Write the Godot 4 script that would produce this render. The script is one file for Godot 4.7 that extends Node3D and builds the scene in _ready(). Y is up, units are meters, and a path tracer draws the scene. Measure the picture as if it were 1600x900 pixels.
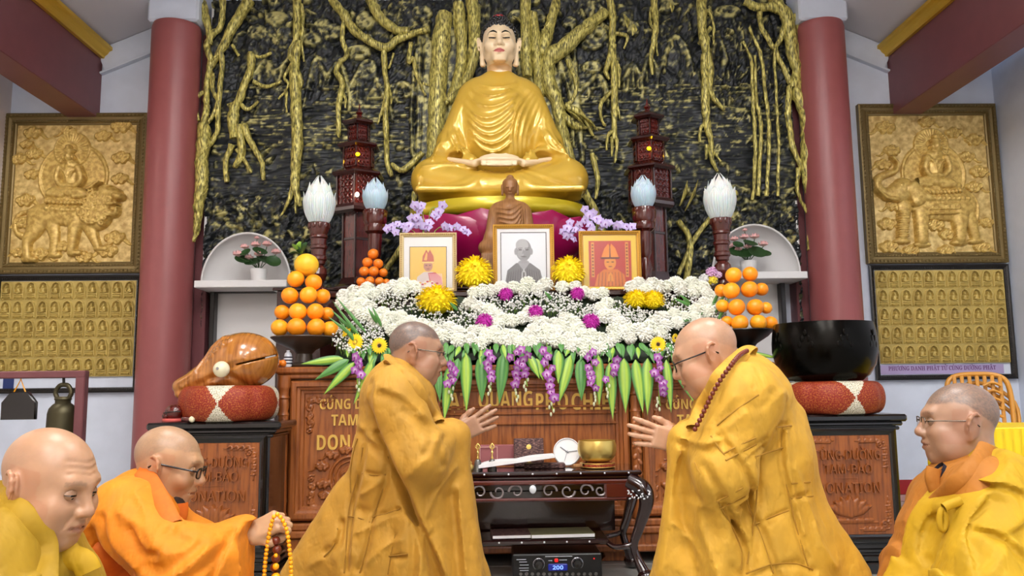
extends Node3D
# A temple hall: monks kneel and sit before an altar with a large seated Buddha.
# Meshes are built in metres, y up; W(px, py, depth) meets the sight line of a photo pixel with the plane z = -depth.

const F := 1280.0
var CP := Vector3(0, 1.0, 0)
var CB := Basis()
var ORG := {}
var USED := {}
var M := {}
var RNG := RandomNumberGenerator.new()


class MB:
	var v := PackedVector3Array()
	var c := PackedColorArray()
	var t := PackedInt32Array()
	var u := PackedVector2Array()
	var col := Color(1, 1, 1)

	func add(p: Vector3) -> int:
		v.append(p)
		c.append(col)
		return v.size() - 1

	func quad(a: int, b: int, d: int, e: int) -> void:
		t.append_array(PackedInt32Array([a, b, d, a, d, e]))

	func face(ps: Array) -> void:
		var s := v.size()
		for p in ps:
			add(p)
		for i in range(1, ps.size() - 1):
			t.append_array(PackedInt32Array([s, s + i, s + i + 1]))

	func box(at: Vector3, size: Vector3, bas := Basis(), bev := .0) -> void:
		var h := size * .5
		if bev <= .0:
			var p := []
			for i in 8:
				p.append(at + bas * Vector3(h.x if i & 1 else -h.x, h.y if i & 2 else -h.y, h.z if i & 4 else -h.z))
			for f in [[4, 5, 7, 6], [1, 0, 2, 3], [5, 1, 3, 7], [0, 4, 6, 2], [6, 7, 3, 2], [0, 1, 5, 4]]:
				face([p[f[0]], p[f[1]], p[f[2]], p[f[3]]])
			return
		bev = minf(bev, minf(h.x, minf(h.y, h.z)) * .95)
		var q := {}
		for i in 8:
			for ax in 3:
				var s := Vector3(1.0 if i & 1 else -1.0, 1.0 if i & 2 else -1.0, 1.0 if i & 4 else -1.0)
				var w := s * (h - Vector3.ONE * bev)
				w[ax] = s[ax] * h[ax]
				q[i * 3 + ax] = add(at + bas * w)
		for f in [[4, 5, 7, 6, 2], [1, 0, 2, 3, 2], [5, 1, 3, 7, 0], [0, 4, 6, 2, 0], [6, 7, 3, 2, 1], [0, 1, 5, 4, 1]]:
			quad(q[f[0] * 3 + f[4]], q[f[1] * 3 + f[4]], q[f[2] * 3 + f[4]], q[f[3] * 3 + f[4]])
		for e in [[0, 1, 1, 2], [2, 3, 2, 1], [4, 5, 2, 1], [6, 7, 1, 2], [0, 2, 2, 0], [1, 3, 0, 2], [4, 6, 0, 2], [5, 7, 2, 0], [0, 4, 0, 1], [1, 5, 1, 0], [2, 6, 1, 0], [3, 7, 0, 1]]:
			var a1: int = q[e[0] * 3 + e[2]]
			var a2: int = q[e[1] * 3 + e[2]]
			var b1: int = q[e[0] * 3 + e[3]]
			var b2: int = q[e[1] * 3 + e[3]]
			var nn := (v[a2] - v[a1]).cross(v[b2] - v[a1])
			if nn.dot(v[a1] + v[b2] - 2.0 * at) > .0:
				quad(a1, a2, b2, b1)
			else:
				quad(a1, b1, b2, a2)
		for i in 8:
			var a0: int = q[i * 3]
			var a1: int = q[i * 3 + 1]
			var a2: int = q[i * 3 + 2]
			var nn := (v[a1] - v[a0]).cross(v[a2] - v[a0])
			if nn.dot(v[a0] - at) > .0:
				t.append_array(PackedInt32Array([a0, a1, a2]))
			else:
				t.append_array(PackedInt32Array([a0, a2, a1]))

	func tube(pts: Array, rads, seg := 8, cap := true, squash := 1.0) -> void:
		var n := pts.size()
		var up := Vector3.UP
		var d0: Vector3 = (pts[1] - pts[0]).normalized()
		if absf(d0.dot(up)) > .9:
			up = Vector3.RIGHT
		var x := d0.cross(up).normalized()
		var s := v.size()
		for i in n:
			var d: Vector3 = (pts[mini(i + 1, n - 1)] - pts[maxi(i - 1, 0)]).normalized()
			x = (x - d * x.dot(d)).normalized()
			var y := d.cross(x)
			var r: float = rads if rads is float else rads[i]
			for j in seg:
				var a := TAU * j / seg
				add(pts[i] + (x * cos(a) + y * sin(a) * squash) * r)
		for i in n - 1:
			for j in seg:
				var k := (j + 1) % seg
				quad(s + i * seg + j, s + i * seg + k, s + (i + 1) * seg + k, s + (i + 1) * seg + j)
		if cap:
			for e in [0, n - 1]:
				var ctr := add(pts[e])
				for j in seg:
					var k := (j + 1) % seg
					if e == 0:
						t.append_array(PackedInt32Array([ctr, s + k, s + j]))
					else:
						t.append_array(PackedInt32Array([ctr, s + e * seg + j, s + e * seg + k]))

	# profile: Vector2(radius, height), from bottom to top
	func lathe(prof: Array, at: Vector3, seg := 24, turn := .0, bas := Basis()) -> void:
		var s := v.size()
		for p in prof:
			for j in seg:
				var a := TAU * j / seg + turn
				add(at + bas * Vector3(cos(a) * p.x, p.y, -sin(a) * p.x))
		for i in prof.size() - 1:
			for j in seg:
				var k := (j + 1) % seg
				quad(s + i * seg + j, s + i * seg + k, s + (i + 1) * seg + k, s + (i + 1) * seg + j)
		var last: int = prof.size() - 1
		if prof[0].x > .0001:
			var b := add(at + bas * Vector3(0, prof[0].y, 0))
			for j in seg:
				t.append_array(PackedInt32Array([b, s + (j + 1) % seg, s + j]))
		if prof[last].x > .0001:
			var b := add(at + bas * Vector3(0, prof[last].y, 0))
			for j in seg:
				t.append_array(PackedInt32Array([b, s + last * seg + j, s + last * seg + (j + 1) % seg]))

	func ell(at: Vector3, r: Vector3, bas := Basis(), seg := 12, rings := 8) -> void:
		var s := v.size()
		for i in rings + 1:
			var th := PI * i / rings - PI / 2
			for j in seg:
				var a := TAU * j / seg
				add(at + bas * (Vector3(cos(a) * cos(th), sin(th), -sin(a) * cos(th)) * r))
		for i in rings:
			for j in seg:
				var k := (j + 1) % seg
				quad(s + i * seg + j, s + i * seg + k, s + (i + 1) * seg + k, s + (i + 1) * seg + j)

	# polygon in the xy plane of xf (counter-clockwise), thickness along its +z from 0 to depth
	func prism(poly: PackedVector2Array, xf: Transform3D, depth: float, bev := .0) -> void:
		var n := poly.size()
		var area := .0
		for i in n:
			area += poly[i].cross(poly[(i + 1) % n])
		if area < .0:
			poly = poly.duplicate()
			poly.reverse()
		var inner := poly
		if bev > .0:
			inner = PackedVector2Array()
			for i in n:
				var a := (poly[i] - poly[(i + n - 1) % n]).normalized()
				var b := (poly[(i + 1) % n] - poly[i]).normalized()
				var nn := (Vector2(-a.y, a.x) + Vector2(-b.y, b.x)).normalized()
				inner.append(poly[i] + nn * bev)
		var tr := Geometry2D.triangulate_polygon(poly)
		var f := v.size()
		for p in inner:
			add(xf * Vector3(p.x, p.y, depth))
		for i in range(0, tr.size(), 3):
			t.append_array(_ccw(poly, tr[i], tr[i + 1], tr[i + 2], f, false))
		var g := v.size()
		for p in poly:
			add(xf * Vector3(p.x, p.y, 0))
		for i in range(0, tr.size(), 3):
			t.append_array(_ccw(poly, tr[i], tr[i + 1], tr[i + 2], g, true))
		var s := v.size()
		for p in poly:
			add(xf * Vector3(p.x, p.y, 0))
		for p in poly:
			add(xf * Vector3(p.x, p.y, depth - bev))
		if bev > .0:
			for p in inner:
				add(xf * Vector3(p.x, p.y, depth))
		for i in n:
			var k := (i + 1) % n
			quad(s + i, s + k, s + n + k, s + n + i)
			if bev > .0:
				quad(s + n + i, s + n + k, s + 2 * n + k, s + 2 * n + i)

	func _ccw(poly: PackedVector2Array, a: int, b: int, d: int, o: int, flip: bool) -> PackedInt32Array:
		var ar := (poly[b] - poly[a]).cross(poly[d] - poly[a])
		if (ar > .0) != flip:
			return PackedInt32Array([a + o, b + o, d + o])
		return PackedInt32Array([a + o, d + o, b + o])

	# f(i, j) -> Vector3 on an (nx + 1) by (ny + 1) net
	func grid(nx: int, ny: int, f: Callable) -> void:
		var s := v.size()
		for j in ny + 1:
			for i in nx + 1:
				add(f.call(i, j))
		for j in ny:
			for i in nx:
				var a := s + j * (nx + 1) + i
				quad(a, a + 1, a + nx + 2, a + nx + 1)

	func merge(o: MB, xf := Transform3D()) -> void:
		var s := v.size()
		v.append_array(xf * o.v)
		c.append_array(o.c)
		for i in o.t:
			t.append(s + i)

	func mesh(shift: Vector3, crease := 40.0) -> ArrayMesh:
		var nt := t.size() / 3
		var fn := PackedVector3Array()
		fn.resize(nt)
		var arr := []
		arr.resize(Mesh.ARRAY_MAX)
		for i in nt:
			var a := v[t[i * 3]]
			fn[i] = (v[t[i * 3 + 1]] - a).cross(v[t[i * 3 + 2]] - a)
		if crease >= 180.0:
			var nn := PackedVector3Array()
			nn.resize(v.size())
			var idx := PackedInt32Array()
			idx.resize(nt * 3)
			for i in nt:
				var i0 := t[i * 3]
				var i1 := t[i * 3 + 1]
				var i2 := t[i * 3 + 2]
				var q := fn[i]
				nn[i0] += q
				nn[i1] += q
				nn[i2] += q
				idx[i * 3] = i0
				idx[i * 3 + 1] = i2
				idx[i * 3 + 2] = i1
			for i in nn.size():
				nn[i] = nn[i].normalized() if nn[i].length_squared() > 1e-24 else Vector3.UP
			arr[Mesh.ARRAY_VERTEX] = Transform3D(Basis(), -shift) * v
			arr[Mesh.ARRAY_NORMAL] = nn
			arr[Mesh.ARRAY_COLOR] = c
			if u.size() == v.size():
				arr[Mesh.ARRAY_TEX_UV] = u
			arr[Mesh.ARRAY_INDEX] = idx
		else:
			var lim := cos(deg_to_rad(crease))
			var first := PackedInt32Array()
			first.resize(v.size())
			first.fill(-1)
			var nxt := PackedInt32Array()
			nxt.resize(nt * 3)
			var un := PackedVector3Array()
			un.resize(nt)
			for i in nt:
				un[i] = fn[i].normalized()
				for k in 3:
					nxt[i * 3 + k] = first[t[i * 3 + k]]
					first[t[i * 3 + k]] = i * 3 + k
			var ov := PackedVector3Array()
			var on := PackedVector3Array()
			var oc := PackedColorArray()
			var ou := PackedVector2Array()
			var has := u.size() == v.size()
			for i in nt:
				for kk in [0, 2, 1]:
					var vi := t[i * 3 + kk]
					var s := Vector3.ZERO
					var e := first[vi]
					while e >= 0:
						@warning_ignore("integer_division")
						var o := e / 3
						if o == i or un[o].dot(un[i]) > lim:
							s += fn[o]
						e = nxt[e]
					ov.append(v[vi] - shift)
					on.append(s.normalized() if s.length_squared() > 1e-24 else Vector3.UP)
					oc.append(c[vi])
					if has:
						ou.append(u[vi])
			arr[Mesh.ARRAY_VERTEX] = ov
			arr[Mesh.ARRAY_NORMAL] = on
			arr[Mesh.ARRAY_COLOR] = oc
			if has:
				arr[Mesh.ARRAY_TEX_UV] = ou
		var m := ArrayMesh.new()
		m.add_surface_from_arrays(Mesh.PRIMITIVE_TRIANGLES, arr)
		return m


class Prim:
	var ty := 0
	var a: Vector3
	var b: Vector3
	var e: Vector3
	var ba: Vector3
	var inv := .0
	var ra := .0
	var dr := .0
	var k := .01
	var cut := false
	var bas: Basis
	var ir: Vector3

	func dist(p: Vector3) -> float:
		if ty == 0:
			var pa := p - a
			var h := clampf(pa.dot(ba) * inv, .0, 1.0)
			return (pa - ba * h).length() - ra - dr * h
		if ty == 1:
			var q := bas * (p - a) * ir
			var k0 := q.length()
			var k1 := (q * ir).length()
			return k0 * (k0 - 1.0) / k1 if k1 > 1e-6 else -ra
		if ty == 2:
			var b2 := b - a
			var c2 := e - a
			var pa := p - a
			var n := b2.cross(c2)
			var n2 := n.length_squared()
			var w := b2.cross(pa).dot(n) / n2
			var v := pa.cross(c2).dot(n) / n2
			if w >= .0 and v >= .0 and w + v <= 1.0:
				return absf(pa.dot(n)) / sqrt(n2) - ra
			var d1 := (pa - b2 * clampf(pa.dot(b2) / b2.length_squared(), .0, 1.0)).length_squared()
			var d2 := (pa - c2 * clampf(pa.dot(c2) / c2.length_squared(), .0, 1.0)).length_squared()
			var bc := e - b
			var pb := p - b
			var d3 := (pb - bc * clampf(pb.dot(bc) / bc.length_squared(), .0, 1.0)).length_squared()
			return sqrt(minf(d1, minf(d2, d3))) - ra
		var q := (bas * (p - a)).abs() - b
		return q.max(Vector3.ZERO).length() + minf(maxf(q.x, maxf(q.y, q.z)), .0) - ra


class SDF:
	var P: Array[Prim] = []
	var D: Array[Prim] = []
	var out := MB.new()
	var cell := .01
	var lo := Vector3.INF
	var hi := -Vector3.INF
	var bump: FastNoiseLite
	var bump_amp := .0
	var flat_folds := Vector3.ONE
	var clip_lo := -Vector3.INF
	var clip_hi := Vector3.INF

	func _init(cell_ := .01) -> void:
		cell = cell_

	func grow(p: Vector3, r: float) -> void:
		lo = lo.min(p - Vector3.ONE * r)
		hi = hi.max(p + Vector3.ONE * r)

	func cap(a: Vector3, b: Vector3, ra: float, rb := -1.0, k := .02, cut := false) -> Prim:
		var q := Prim.new()
		q.a = a
		q.b = b
		q.ba = b - a
		q.inv = 1.0 / maxf(q.ba.length_squared(), 1e-9)
		q.ra = ra
		q.dr = (rb if rb >= .0 else ra) - ra
		q.k = k
		q.cut = cut
		P.append(q)
		if not cut:
			grow(a, ra)
			grow(b, ra + q.dr)
		return q

	func chain(pts: Array, rads: Array, k := .02, cut := false) -> void:
		for i in pts.size() - 1:
			cap(pts[i], pts[i + 1], rads[i], rads[i + 1], k, cut)

	func ell(at: Vector3, r: Vector3, k := .02, bas := Basis(), cut := false) -> void:
		var q := Prim.new()
		q.ty = 1
		q.a = at
		q.bas = bas.transposed()
		q.ir = Vector3.ONE / r
		q.ra = minf(r.x, minf(r.y, r.z))
		q.k = k
		q.cut = cut
		P.append(q)
		if not cut:
			grow(at, maxf(r.x, maxf(r.y, r.z)))

	func tri(a: Vector3, b: Vector3, e: Vector3, r: float, k := .02) -> void:
		var q := Prim.new()
		q.ty = 2
		q.a = a
		q.b = b
		q.e = e
		q.ra = r
		q.k = k
		P.append(q)
		grow(a, r)
		grow(b, r)
		grow(e, r)

	func sheet(ps: Array, r: float, k := .02) -> void:
		for i in range(1, ps.size() - 1):
			tri(ps[0], ps[i], ps[i + 1], r, k)

	func box(at: Vector3, half: Vector3, r: float, k := .01, bas := Basis(), cut := false) -> void:
		var q := Prim.new()
		q.ty = 3
		q.a = at
		q.b = half - Vector3.ONE * r
		q.ra = r
		q.bas = bas.transposed()
		q.k = k
		q.cut = cut
		P.append(q)
		if not cut:
			grow(at, half.length())

	# a ridge (amp > 0) or groove (amp < 0) along a polyline near the surface
	func fold(pts: Array, w: float, amp: float) -> void:
		for i in pts.size() - 1:
			var q := Prim.new()
			q.a = pts[i] * flat_folds
			q.b = pts[i + 1] * flat_folds
			q.ba = q.b - q.a
			q.inv = 1.0 / maxf(q.ba.length_squared(), 1e-9)
			q.ra = 1.0 / (w * w)
			q.dr = w
			q.k = amp
			D.append(q)

	func value(p: Vector3, ps: Array[Prim], ds: Array[Prim]) -> float:
		var d := 10.0
		for q in ps:
			var s := q.dist(p)
			var k := q.k
			if q.cut:
				var h := maxf(k - absf(d + s), .0) / k
				d = maxf(d, -s) + h * h * k * .25
			else:
				var h := maxf(k - absf(d - s), .0) / k
				d = minf(d, s) - h * h * k * .25
		if absf(d) < .09:
			var best := .0
			var low := .0
			var pf := p * flat_folds
			for q in ds:
				var pa := pf - q.a
				var h := clampf(pa.dot(q.ba) * q.inv, .0, 1.0)
				var x := (pa - q.ba * h).length_squared() * q.ra
				if x < 5.0:
					var g := q.k * (exp(-x) if flat_folds.z > .5 or q.k < .0 else exp(-1.5 * sqrt(x)))
					if g > best:
						best = g
					elif g < low:
						low = g
			d -= best + low
			if bump_amp > .0:
				d -= bump_amp * bump.get_noise_3dv(p)
		return d

	var nx := 0
	var ny := 0
	var nz := 0
	var val := PackedFloat32Array()
	var near := {}

	# shapes and folds that matter in the 4 x 4 x 4 block round a node
	func _near(key: int, x: int, y: int, z: int) -> Array:
		var hd := cell * 4.0 * .87
		var ctr := lo + (Vector3(x & ~3, y & ~3, z & ~3) + Vector3.ONE * 1.5) * cell
		var d := 10.0
		var ds := PackedFloat32Array()
		for q in P:
			var s := q.dist(ctr)
			ds.append(s)
			if not q.cut and s < d:
				d = s
		var ps: Array[Prim] = []
		for n in P.size():
			if ds[n] < hd * 2.0 + P[n].k + maxf(d, .0):
				ps.append(P[n])
		var fs: Array[Prim] = []
		var cf := ctr * flat_folds
		for q in D:
			var pa := cf - q.a
			var h := clampf(pa.dot(q.ba) * q.inv, .0, 1.0)
			if (pa - q.ba * h).length() < hd + 2.2 * q.dr:
				fs.append(q)
		near[key] = [ps, fs]
		return near[key]

	func node(x: int, y: int, z: int) -> float:
		var i := x + nx * (y + ny * z)
		var v := val[i]
		if v < 50.0:
			return v
		var key := (x >> 2) | ((y >> 2) << 10) | ((z >> 2) << 20)
		var l = near.get(key)
		if l == null:
			l = _near(key, x, y, z)
		v = value(lo + Vector3(x, y, z) * cell, l[0], l[1])
		val[i] = v
		return v

	func run() -> void:
		lo = lo.max(clip_lo) - Vector3.ONE * cell * 4.0
		hi = hi.min(clip_hi) + Vector3.ONE * cell * 4.0
		var nb := Vector3i(((hi - lo) / cell).ceil()) + Vector3i.ONE * 2
		nx = nb.x
		ny = nb.y
		nz = nb.z
		var sy := nx
		var sz := nx * ny
		val.resize(nx * ny * nz)
		val.fill(100.0)
		var vid := PackedInt32Array()
		vid.resize(val.size())
		vid.fill(-1)
		var todo: Array[Vector3i] = []
		# seeds: leave each shape upwards until the surface is crossed
		for q in P:
			if q.cut:
				continue
			var st := q.a if q.ty != 2 else (q.a + q.b + q.e) / 3.0
			var g := Vector3i(((st - lo) / cell).floor()).clamp(Vector3i.ZERO, nb - Vector3i.ONE * 2)
			if node(g.x, g.y, g.z) >= .0:
				continue
			while g.y < ny - 2 and node(g.x, g.y + 1, g.z) < .0:
				g.y += 1
			todo.append(g)
		var order: Array[Vector3i] = []
		var corner := PackedFloat32Array([0, 0, 0, 0, 0, 0, 0, 0])
		while todo:
			var g: Vector3i = todo.pop_back()
			var x := g.x
			var y := g.y
			var z := g.z
			if x < 0 or y < 0 or z < 0 or x > nx - 2 or y > ny - 2 or z > nz - 2:
				continue
			var i := x + y * sy + z * sz
			if vid[i] != -1:
				continue
			var m := 0
			for n in 8:
				var v := node(x + (n & 1), y + ((n >> 1) & 1), z + (n >> 2))
				corner[n] = v
				if v < .0:
					m |= 1 << n
			if m == 0 or m == 255:
				vid[i] = -2
				continue
			var s := Vector3.ZERO
			var cnt := 0
			for n in 8:
				for ax in 3:
					var o := n | (1 << ax)
					if o != n and ((m >> n) & 1) != ((m >> o) & 1):
						var va := corner[n]
						var p := Vector3(n & 1, (n >> 1) & 1, n >> 2)
						p[ax] += va / (va - corner[o])
						s += p
						cnt += 1
			vid[i] = out.add(lo + (Vector3(x, y, z) + s / cnt) * cell)
			order.append(g)
			# go on across faces that the surface cuts
			var f := m & 0x55
			if f != 0 and f != 0x55:
				todo.append(Vector3i(x - 1, y, z))
			f = m & 0xAA
			if f != 0 and f != 0xAA:
				todo.append(Vector3i(x + 1, y, z))
			f = m & 0x33
			if f != 0 and f != 0x33:
				todo.append(Vector3i(x, y - 1, z))
			f = m & 0xCC
			if f != 0 and f != 0xCC:
				todo.append(Vector3i(x, y + 1, z))
			f = m & 0x0F
			if f != 0 and f != 0x0F:
				todo.append(Vector3i(x, y, z - 1))
			f = m & 0xF0
			if f != 0 and f != 0xF0:
				todo.append(Vector3i(x, y, z + 1))
		for g in order:
			if g.x < 1 or g.y < 1 or g.z < 1:
				continue
			var i := g.x + g.y * sy + g.z * sz
			var s0 := val[i] < .0
			if s0 != (val[i + 1] < .0):
				_q(vid[i - sy - sz], vid[i - sz], vid[i], vid[i - sy], s0)
			if s0 != (val[i + sy] < .0):
				_q(vid[i - 1 - sz], vid[i - 1], vid[i], vid[i - sz], s0)
			if s0 != (val[i + sz] < .0):
				_q(vid[i - 1 - sy], vid[i - sy], vid[i], vid[i - 1], s0)
		val.clear()
		near.clear()

	func _q(a: int, b: int, d: int, e: int, s0: bool) -> void:
		if a < 0 or b < 0 or d < 0 or e < 0:
			return
		if s0:
			out.quad(a, b, d, e)
		else:
			out.quad(a, e, d, b)


# 2-D relief: heights are stamped on a net in metres, then turned into a mesh
class Relief:
	var x0 := .0
	var y0 := .0
	var s := .01
	var nx := 0
	var ny := 0
	var h := PackedFloat32Array()
	var paint := PackedFloat32Array()  # 1 where a stroke has been laid

	func _init(ax: float, ay: float, bx: float, by: float, step: float, floor_h := -.004) -> void:
		x0 = ax
		y0 = ay
		s = step
		nx = int(ceil((bx - ax) / step)) + 1
		ny = int(ceil((by - ay) / step)) + 1
		h.resize(nx * ny)
		h.fill(floor_h)
		paint.resize(nx * ny)

	# round-backed stroke; mode 0 = highest wins, 1 = add
	func line(a: Vector2, b: Vector2, ra: float, rb: float, height: float, base := .0, add := false, flat := .5) -> void:
		var r := maxf(ra, rb)
		var i0 := maxi(0, int((minf(a.x, b.x) - r - x0) / s))
		var i1 := mini(nx - 1, int((maxf(a.x, b.x) + r - x0) / s) + 1)
		var j0 := maxi(0, int((minf(a.y, b.y) - r - y0) / s))
		var j1 := mini(ny - 1, int((maxf(a.y, b.y) + r - y0) / s) + 1)
		var ba := b - a
		var inv := 1.0 / maxf(ba.length_squared(), 1e-12)
		for j in range(j0, j1 + 1):
			for i in range(i0, i1 + 1):
				var pa := Vector2(x0 + i * s, y0 + j * s) - a
				var t := clampf(pa.dot(ba) * inv, .0, 1.0)
				var rr := ra + (rb - ra) * t
				var q := (pa - ba * t).length() / rr
				if q < 1.0:
					var g := height * pow(1.0 - q * q, flat)
					var k := j * nx + i
					if add:
						h[k] += g
					elif base + g > h[k]:
						h[k] = base + g
						paint[k] = 1.0

	func path(ps: Array, rads, height: float, base := .0, add := false, flat := .5) -> void:
		for i in ps.size() - 1:
			var ra: float = rads if rads is float else rads[i]
			var rb: float = rads if rads is float else rads[i + 1]
			line(ps[i], ps[i + 1], ra, rb, height, base, add, flat)

	func oval(c: Vector2, r: Vector2, height: float, base := .0, turn := .0, add := false, flat := .5) -> void:
		var m := maxf(r.x, r.y)
		var i0 := maxi(0, int((c.x - m - x0) / s))
		var i1 := mini(nx - 1, int((c.x + m - x0) / s) + 1)
		var j0 := maxi(0, int((c.y - m - y0) / s))
		var j1 := mini(ny - 1, int((c.y + m - y0) / s) + 1)
		for j in range(j0, j1 + 1):
			for i in range(i0, i1 + 1):
				var p := (Vector2(x0 + i * s, y0 + j * s) - c).rotated(-turn) / r
				var q := p.length_squared()
				if q < 1.0:
					var g := height * pow(1.0 - q, flat)
					var k := j * nx + i
					if add:
						h[k] += g
					elif base + g > h[k]:
						h[k] = base + g
						paint[k] = 1.0

	# ring of a given tube radius
	func ring(c: Vector2, r: Vector2, w: float, height: float, base := .0, n := 28) -> void:
		var ps := []
		for i in n + 1:
			ps.append(c + Vector2(cos(TAU * i / n), sin(TAU * i / n)) * r)
		path(ps, w, height, base)

	func spiral(c: Vector2, r: float, turns: float, a0: float, w: float, height: float, base := .0, dir := 1.0) -> void:
		var n := int(turns * 12)
		var ps := []
		for i in n + 1:
			var f := float(i) / n
			ps.append(c + Vector2.from_angle(a0 + dir * f * turns * TAU) * r * (1.0 - .85 * f))
		path(ps, w, height, base)

	# net of the cells that rise above lim; xf carries x, y, height to the world
	func mesh(xf: Transform3D, lim := -1.0, shade = null) -> MB:
		var m := MB.new()
		var id := PackedInt32Array()
		id.resize(nx * ny)
		id.fill(-1)
		for j in ny - 1:
			for i in nx - 1:
				var k := j * nx + i
				if maxf(maxf(h[k], h[k + 1]), maxf(h[k + nx], h[k + nx + 1])) <= lim:
					continue
				for q in [k, k + 1, k + nx + 1, k + nx]:
					if id[q] < 0:
						@warning_ignore("integer_division")
						var jj: int = q / nx
						var ii: int = q % nx
						if shade != null:
							m.col = shade.call(ii, jj)
						id[q] = m.add(xf * Vector3(x0 + ii * s, y0 + jj * s, h[q]))
				m.quad(id[k], id[k + 1], id[k + nx + 1], id[k + nx])
		return m


func W(px: float, py: float, d: float) -> Vector3:
	var r := CB * Vector3((px - 800.0) / F, (450.0 - py) / F, -1.0)
	return CP + r * (d / -r.z)


# metres covered by one photo pixel at depth d
func S(d: float) -> float:
	return d / F


func numbered(called: String) -> String:
	if not USED.has(called):
		USED[called] = 0
		return called
	USED[called] += 1
	return "%s_%03d" % [called, USED[called]]


func tag(o: Node, label: String, category: String, group := "") -> void:
	o.set_meta("label", label)
	o.set_meta("category", category)
	if group:
		o.set_meta("group", group)


func thing(called: String, label: String, category: String, at := Vector3.ZERO, group := "") -> Node3D:
	var o := Node3D.new()
	o.name = numbered(called)
	add_child(o)
	o.position = at
	ORG[o] = at
	tag(o, label, category, group)
	return o


func obj(called: String, m: MB, mt: Material, parent: Node = null, crease := 40.0) -> MeshInstance3D:
	var o := MeshInstance3D.new()
	var org: Vector3 = ORG.get(parent, Vector3.ZERO) if parent else Vector3.ZERO
	o.mesh = m.mesh(org, crease)
	o.material_override = mt
	if parent:
		o.name = called
		parent.add_child(o, true)
		ORG[o] = org
	else:
		o.name = numbered(called)
		add_child(o)
		ORG[o] = Vector3.ZERO
	return o


# one more instance of a shared mesh as a part
func inst(called: String, me: Mesh, mt: Material, parent: Node, xf: Transform3D) -> MeshInstance3D:
	var o := MeshInstance3D.new()
	o.mesh = me
	o.material_override = mt
	o.name = called
	parent.add_child(o, true)
	o.transform = Transform3D(xf.basis, xf.origin - ORG.get(parent, Vector3.ZERO))
	ORG[o] = Vector3.ZERO
	return o


func solo(called: String, m: MB, mt: Material, label: String, category: String, group := "", crease := 40.0) -> MeshInstance3D:
	var o := obj(called, m, mt, null, crease)
	tag(o, label, category, group)
	return o


func struct(called: String, m: MB, mt: Material, label := "", crease := 40.0) -> MeshInstance3D:
	var o := obj(called, m, mt, null, crease)
	o.set_meta("kind", "structure")
	if label:
		o.set_meta("label", label)
	return o


func dup(root: Node3D, at: Vector3, turn := .0, label := "", group := "", sc := 1.0) -> Node3D:
	var r: Node3D = root.duplicate()
	var nm := String(root.name)
	var rx := RegEx.create_from_string("_\\d\\d\\d$")
	nm = rx.sub(nm, "")
	r.name = numbered(nm)
	add_child(r)
	r.position = at
	r.rotation.y = turn
	if sc != 1.0:
		r.scale = Vector3.ONE * sc
	if label:
		r.set_meta("label", label)
	if group:
		r.set_meta("group", group)
	return r


func mat(color: Color, rough := .6, metal := .0, o := {}) -> StandardMaterial3D:
	var m := StandardMaterial3D.new()
	m.albedo_color = color
	m.roughness = rough
	m.metallic = metal
	if o.has("coat"):
		m.clearcoat_enabled = true
		m.clearcoat = o.coat
		m.clearcoat_roughness = o.get("coat_rough", .08)
	if o.get("vc", false):
		m.vertex_color_use_as_albedo = true
	if o.has("rim"):
		m.rim_enabled = true
		m.rim = o.rim
		m.rim_tint = .6
	if o.has("sss"):
		m.subsurf_scatter_enabled = true
		m.subsurf_scatter_strength = o.sss
	if o.has("back"):
		m.backlight_enabled = true
		m.backlight = o.back
	if o.has("tex"):
		m.albedo_texture = o.tex
		m.uv1_triplanar = true
		m.uv1_world_triplanar = o.get("world", false)
		m.uv1_scale = o.get("scale", Vector3.ONE)
	if o.has("bump"):
		m.heightmap_enabled = true
		m.heightmap_texture = o.bump
		m.heightmap_scale = o.get("bump_scale", .1)
		m.uv1_triplanar = true
		m.uv1_world_triplanar = o.get("world", false)
		m.uv1_scale = o.get("scale", Vector3.ONE)
	if o.has("glow"):
		m.emission_enabled = true
		m.emission = o.glow
		m.emission_energy_multiplier = o.get("glow_energy", 1.0)
	if o.has("spec"):
		m.metallic_specular = o.spec
	return m


func noise_tex(freq: float, cols: Array, stops: Array, size := 256, kind := FastNoiseLite.TYPE_SIMPLEX_SMOOTH, oct := 4, sd := 1, stretch := Vector2.ONE) -> ImageTexture:
	var n := FastNoiseLite.new()
	n.noise_type = kind
	n.frequency = freq
	n.fractal_octaves = oct
	n.seed = sd
	var g := Gradient.new()
	g.offsets = PackedFloat32Array(stops)
	g.colors = PackedColorArray(cols)
	var im := Image.create(size, size, false, Image.FORMAT_RGB8)
	# blended at the borders so that it tiles
	for y in size:
		for x in size:
			var fx := float(x) / size
			var fy := float(y) / size
			var p := Vector2(x, y) * stretch
			var q := Vector2(size, size) * stretch
			var val := (n.get_noise_2d(p.x, p.y) * (1 - fx) + n.get_noise_2d(p.x - q.x, p.y) * fx) * (1 - fy) + (n.get_noise_2d(p.x, p.y - q.y) * (1 - fx) + n.get_noise_2d(p.x - q.x, p.y - q.y) * fx) * fy
			im.set_pixel(x, y, g.sample(clampf(val * .75 + .5, .0, 1.0)))
	return ImageTexture.create_from_image(im)


# smooth curve through points
func curve(ps: Array, per := 4) -> Array:
	var r := []
	for i in ps.size() - 1:
		var a = ps[maxi(i - 1, 0)]
		var b = ps[i]
		var d = ps[i + 1]
		var e = ps[mini(i + 2, ps.size() - 1)]
		for k in per:
			var f := float(k) / per
			r.append(b.cubic_interpolate(d, a, e, f))
	r.append(ps[ps.size() - 1])
	return r


func lerps(vals: Array, n: int) -> Array:
	var r := []
	for i in n:
		var x := float(i) / (n - 1) * (vals.size() - 1)
		var k := mini(int(x), vals.size() - 2)
		r.append(lerpf(vals[k], vals[k + 1], x - k))
	return r


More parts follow.
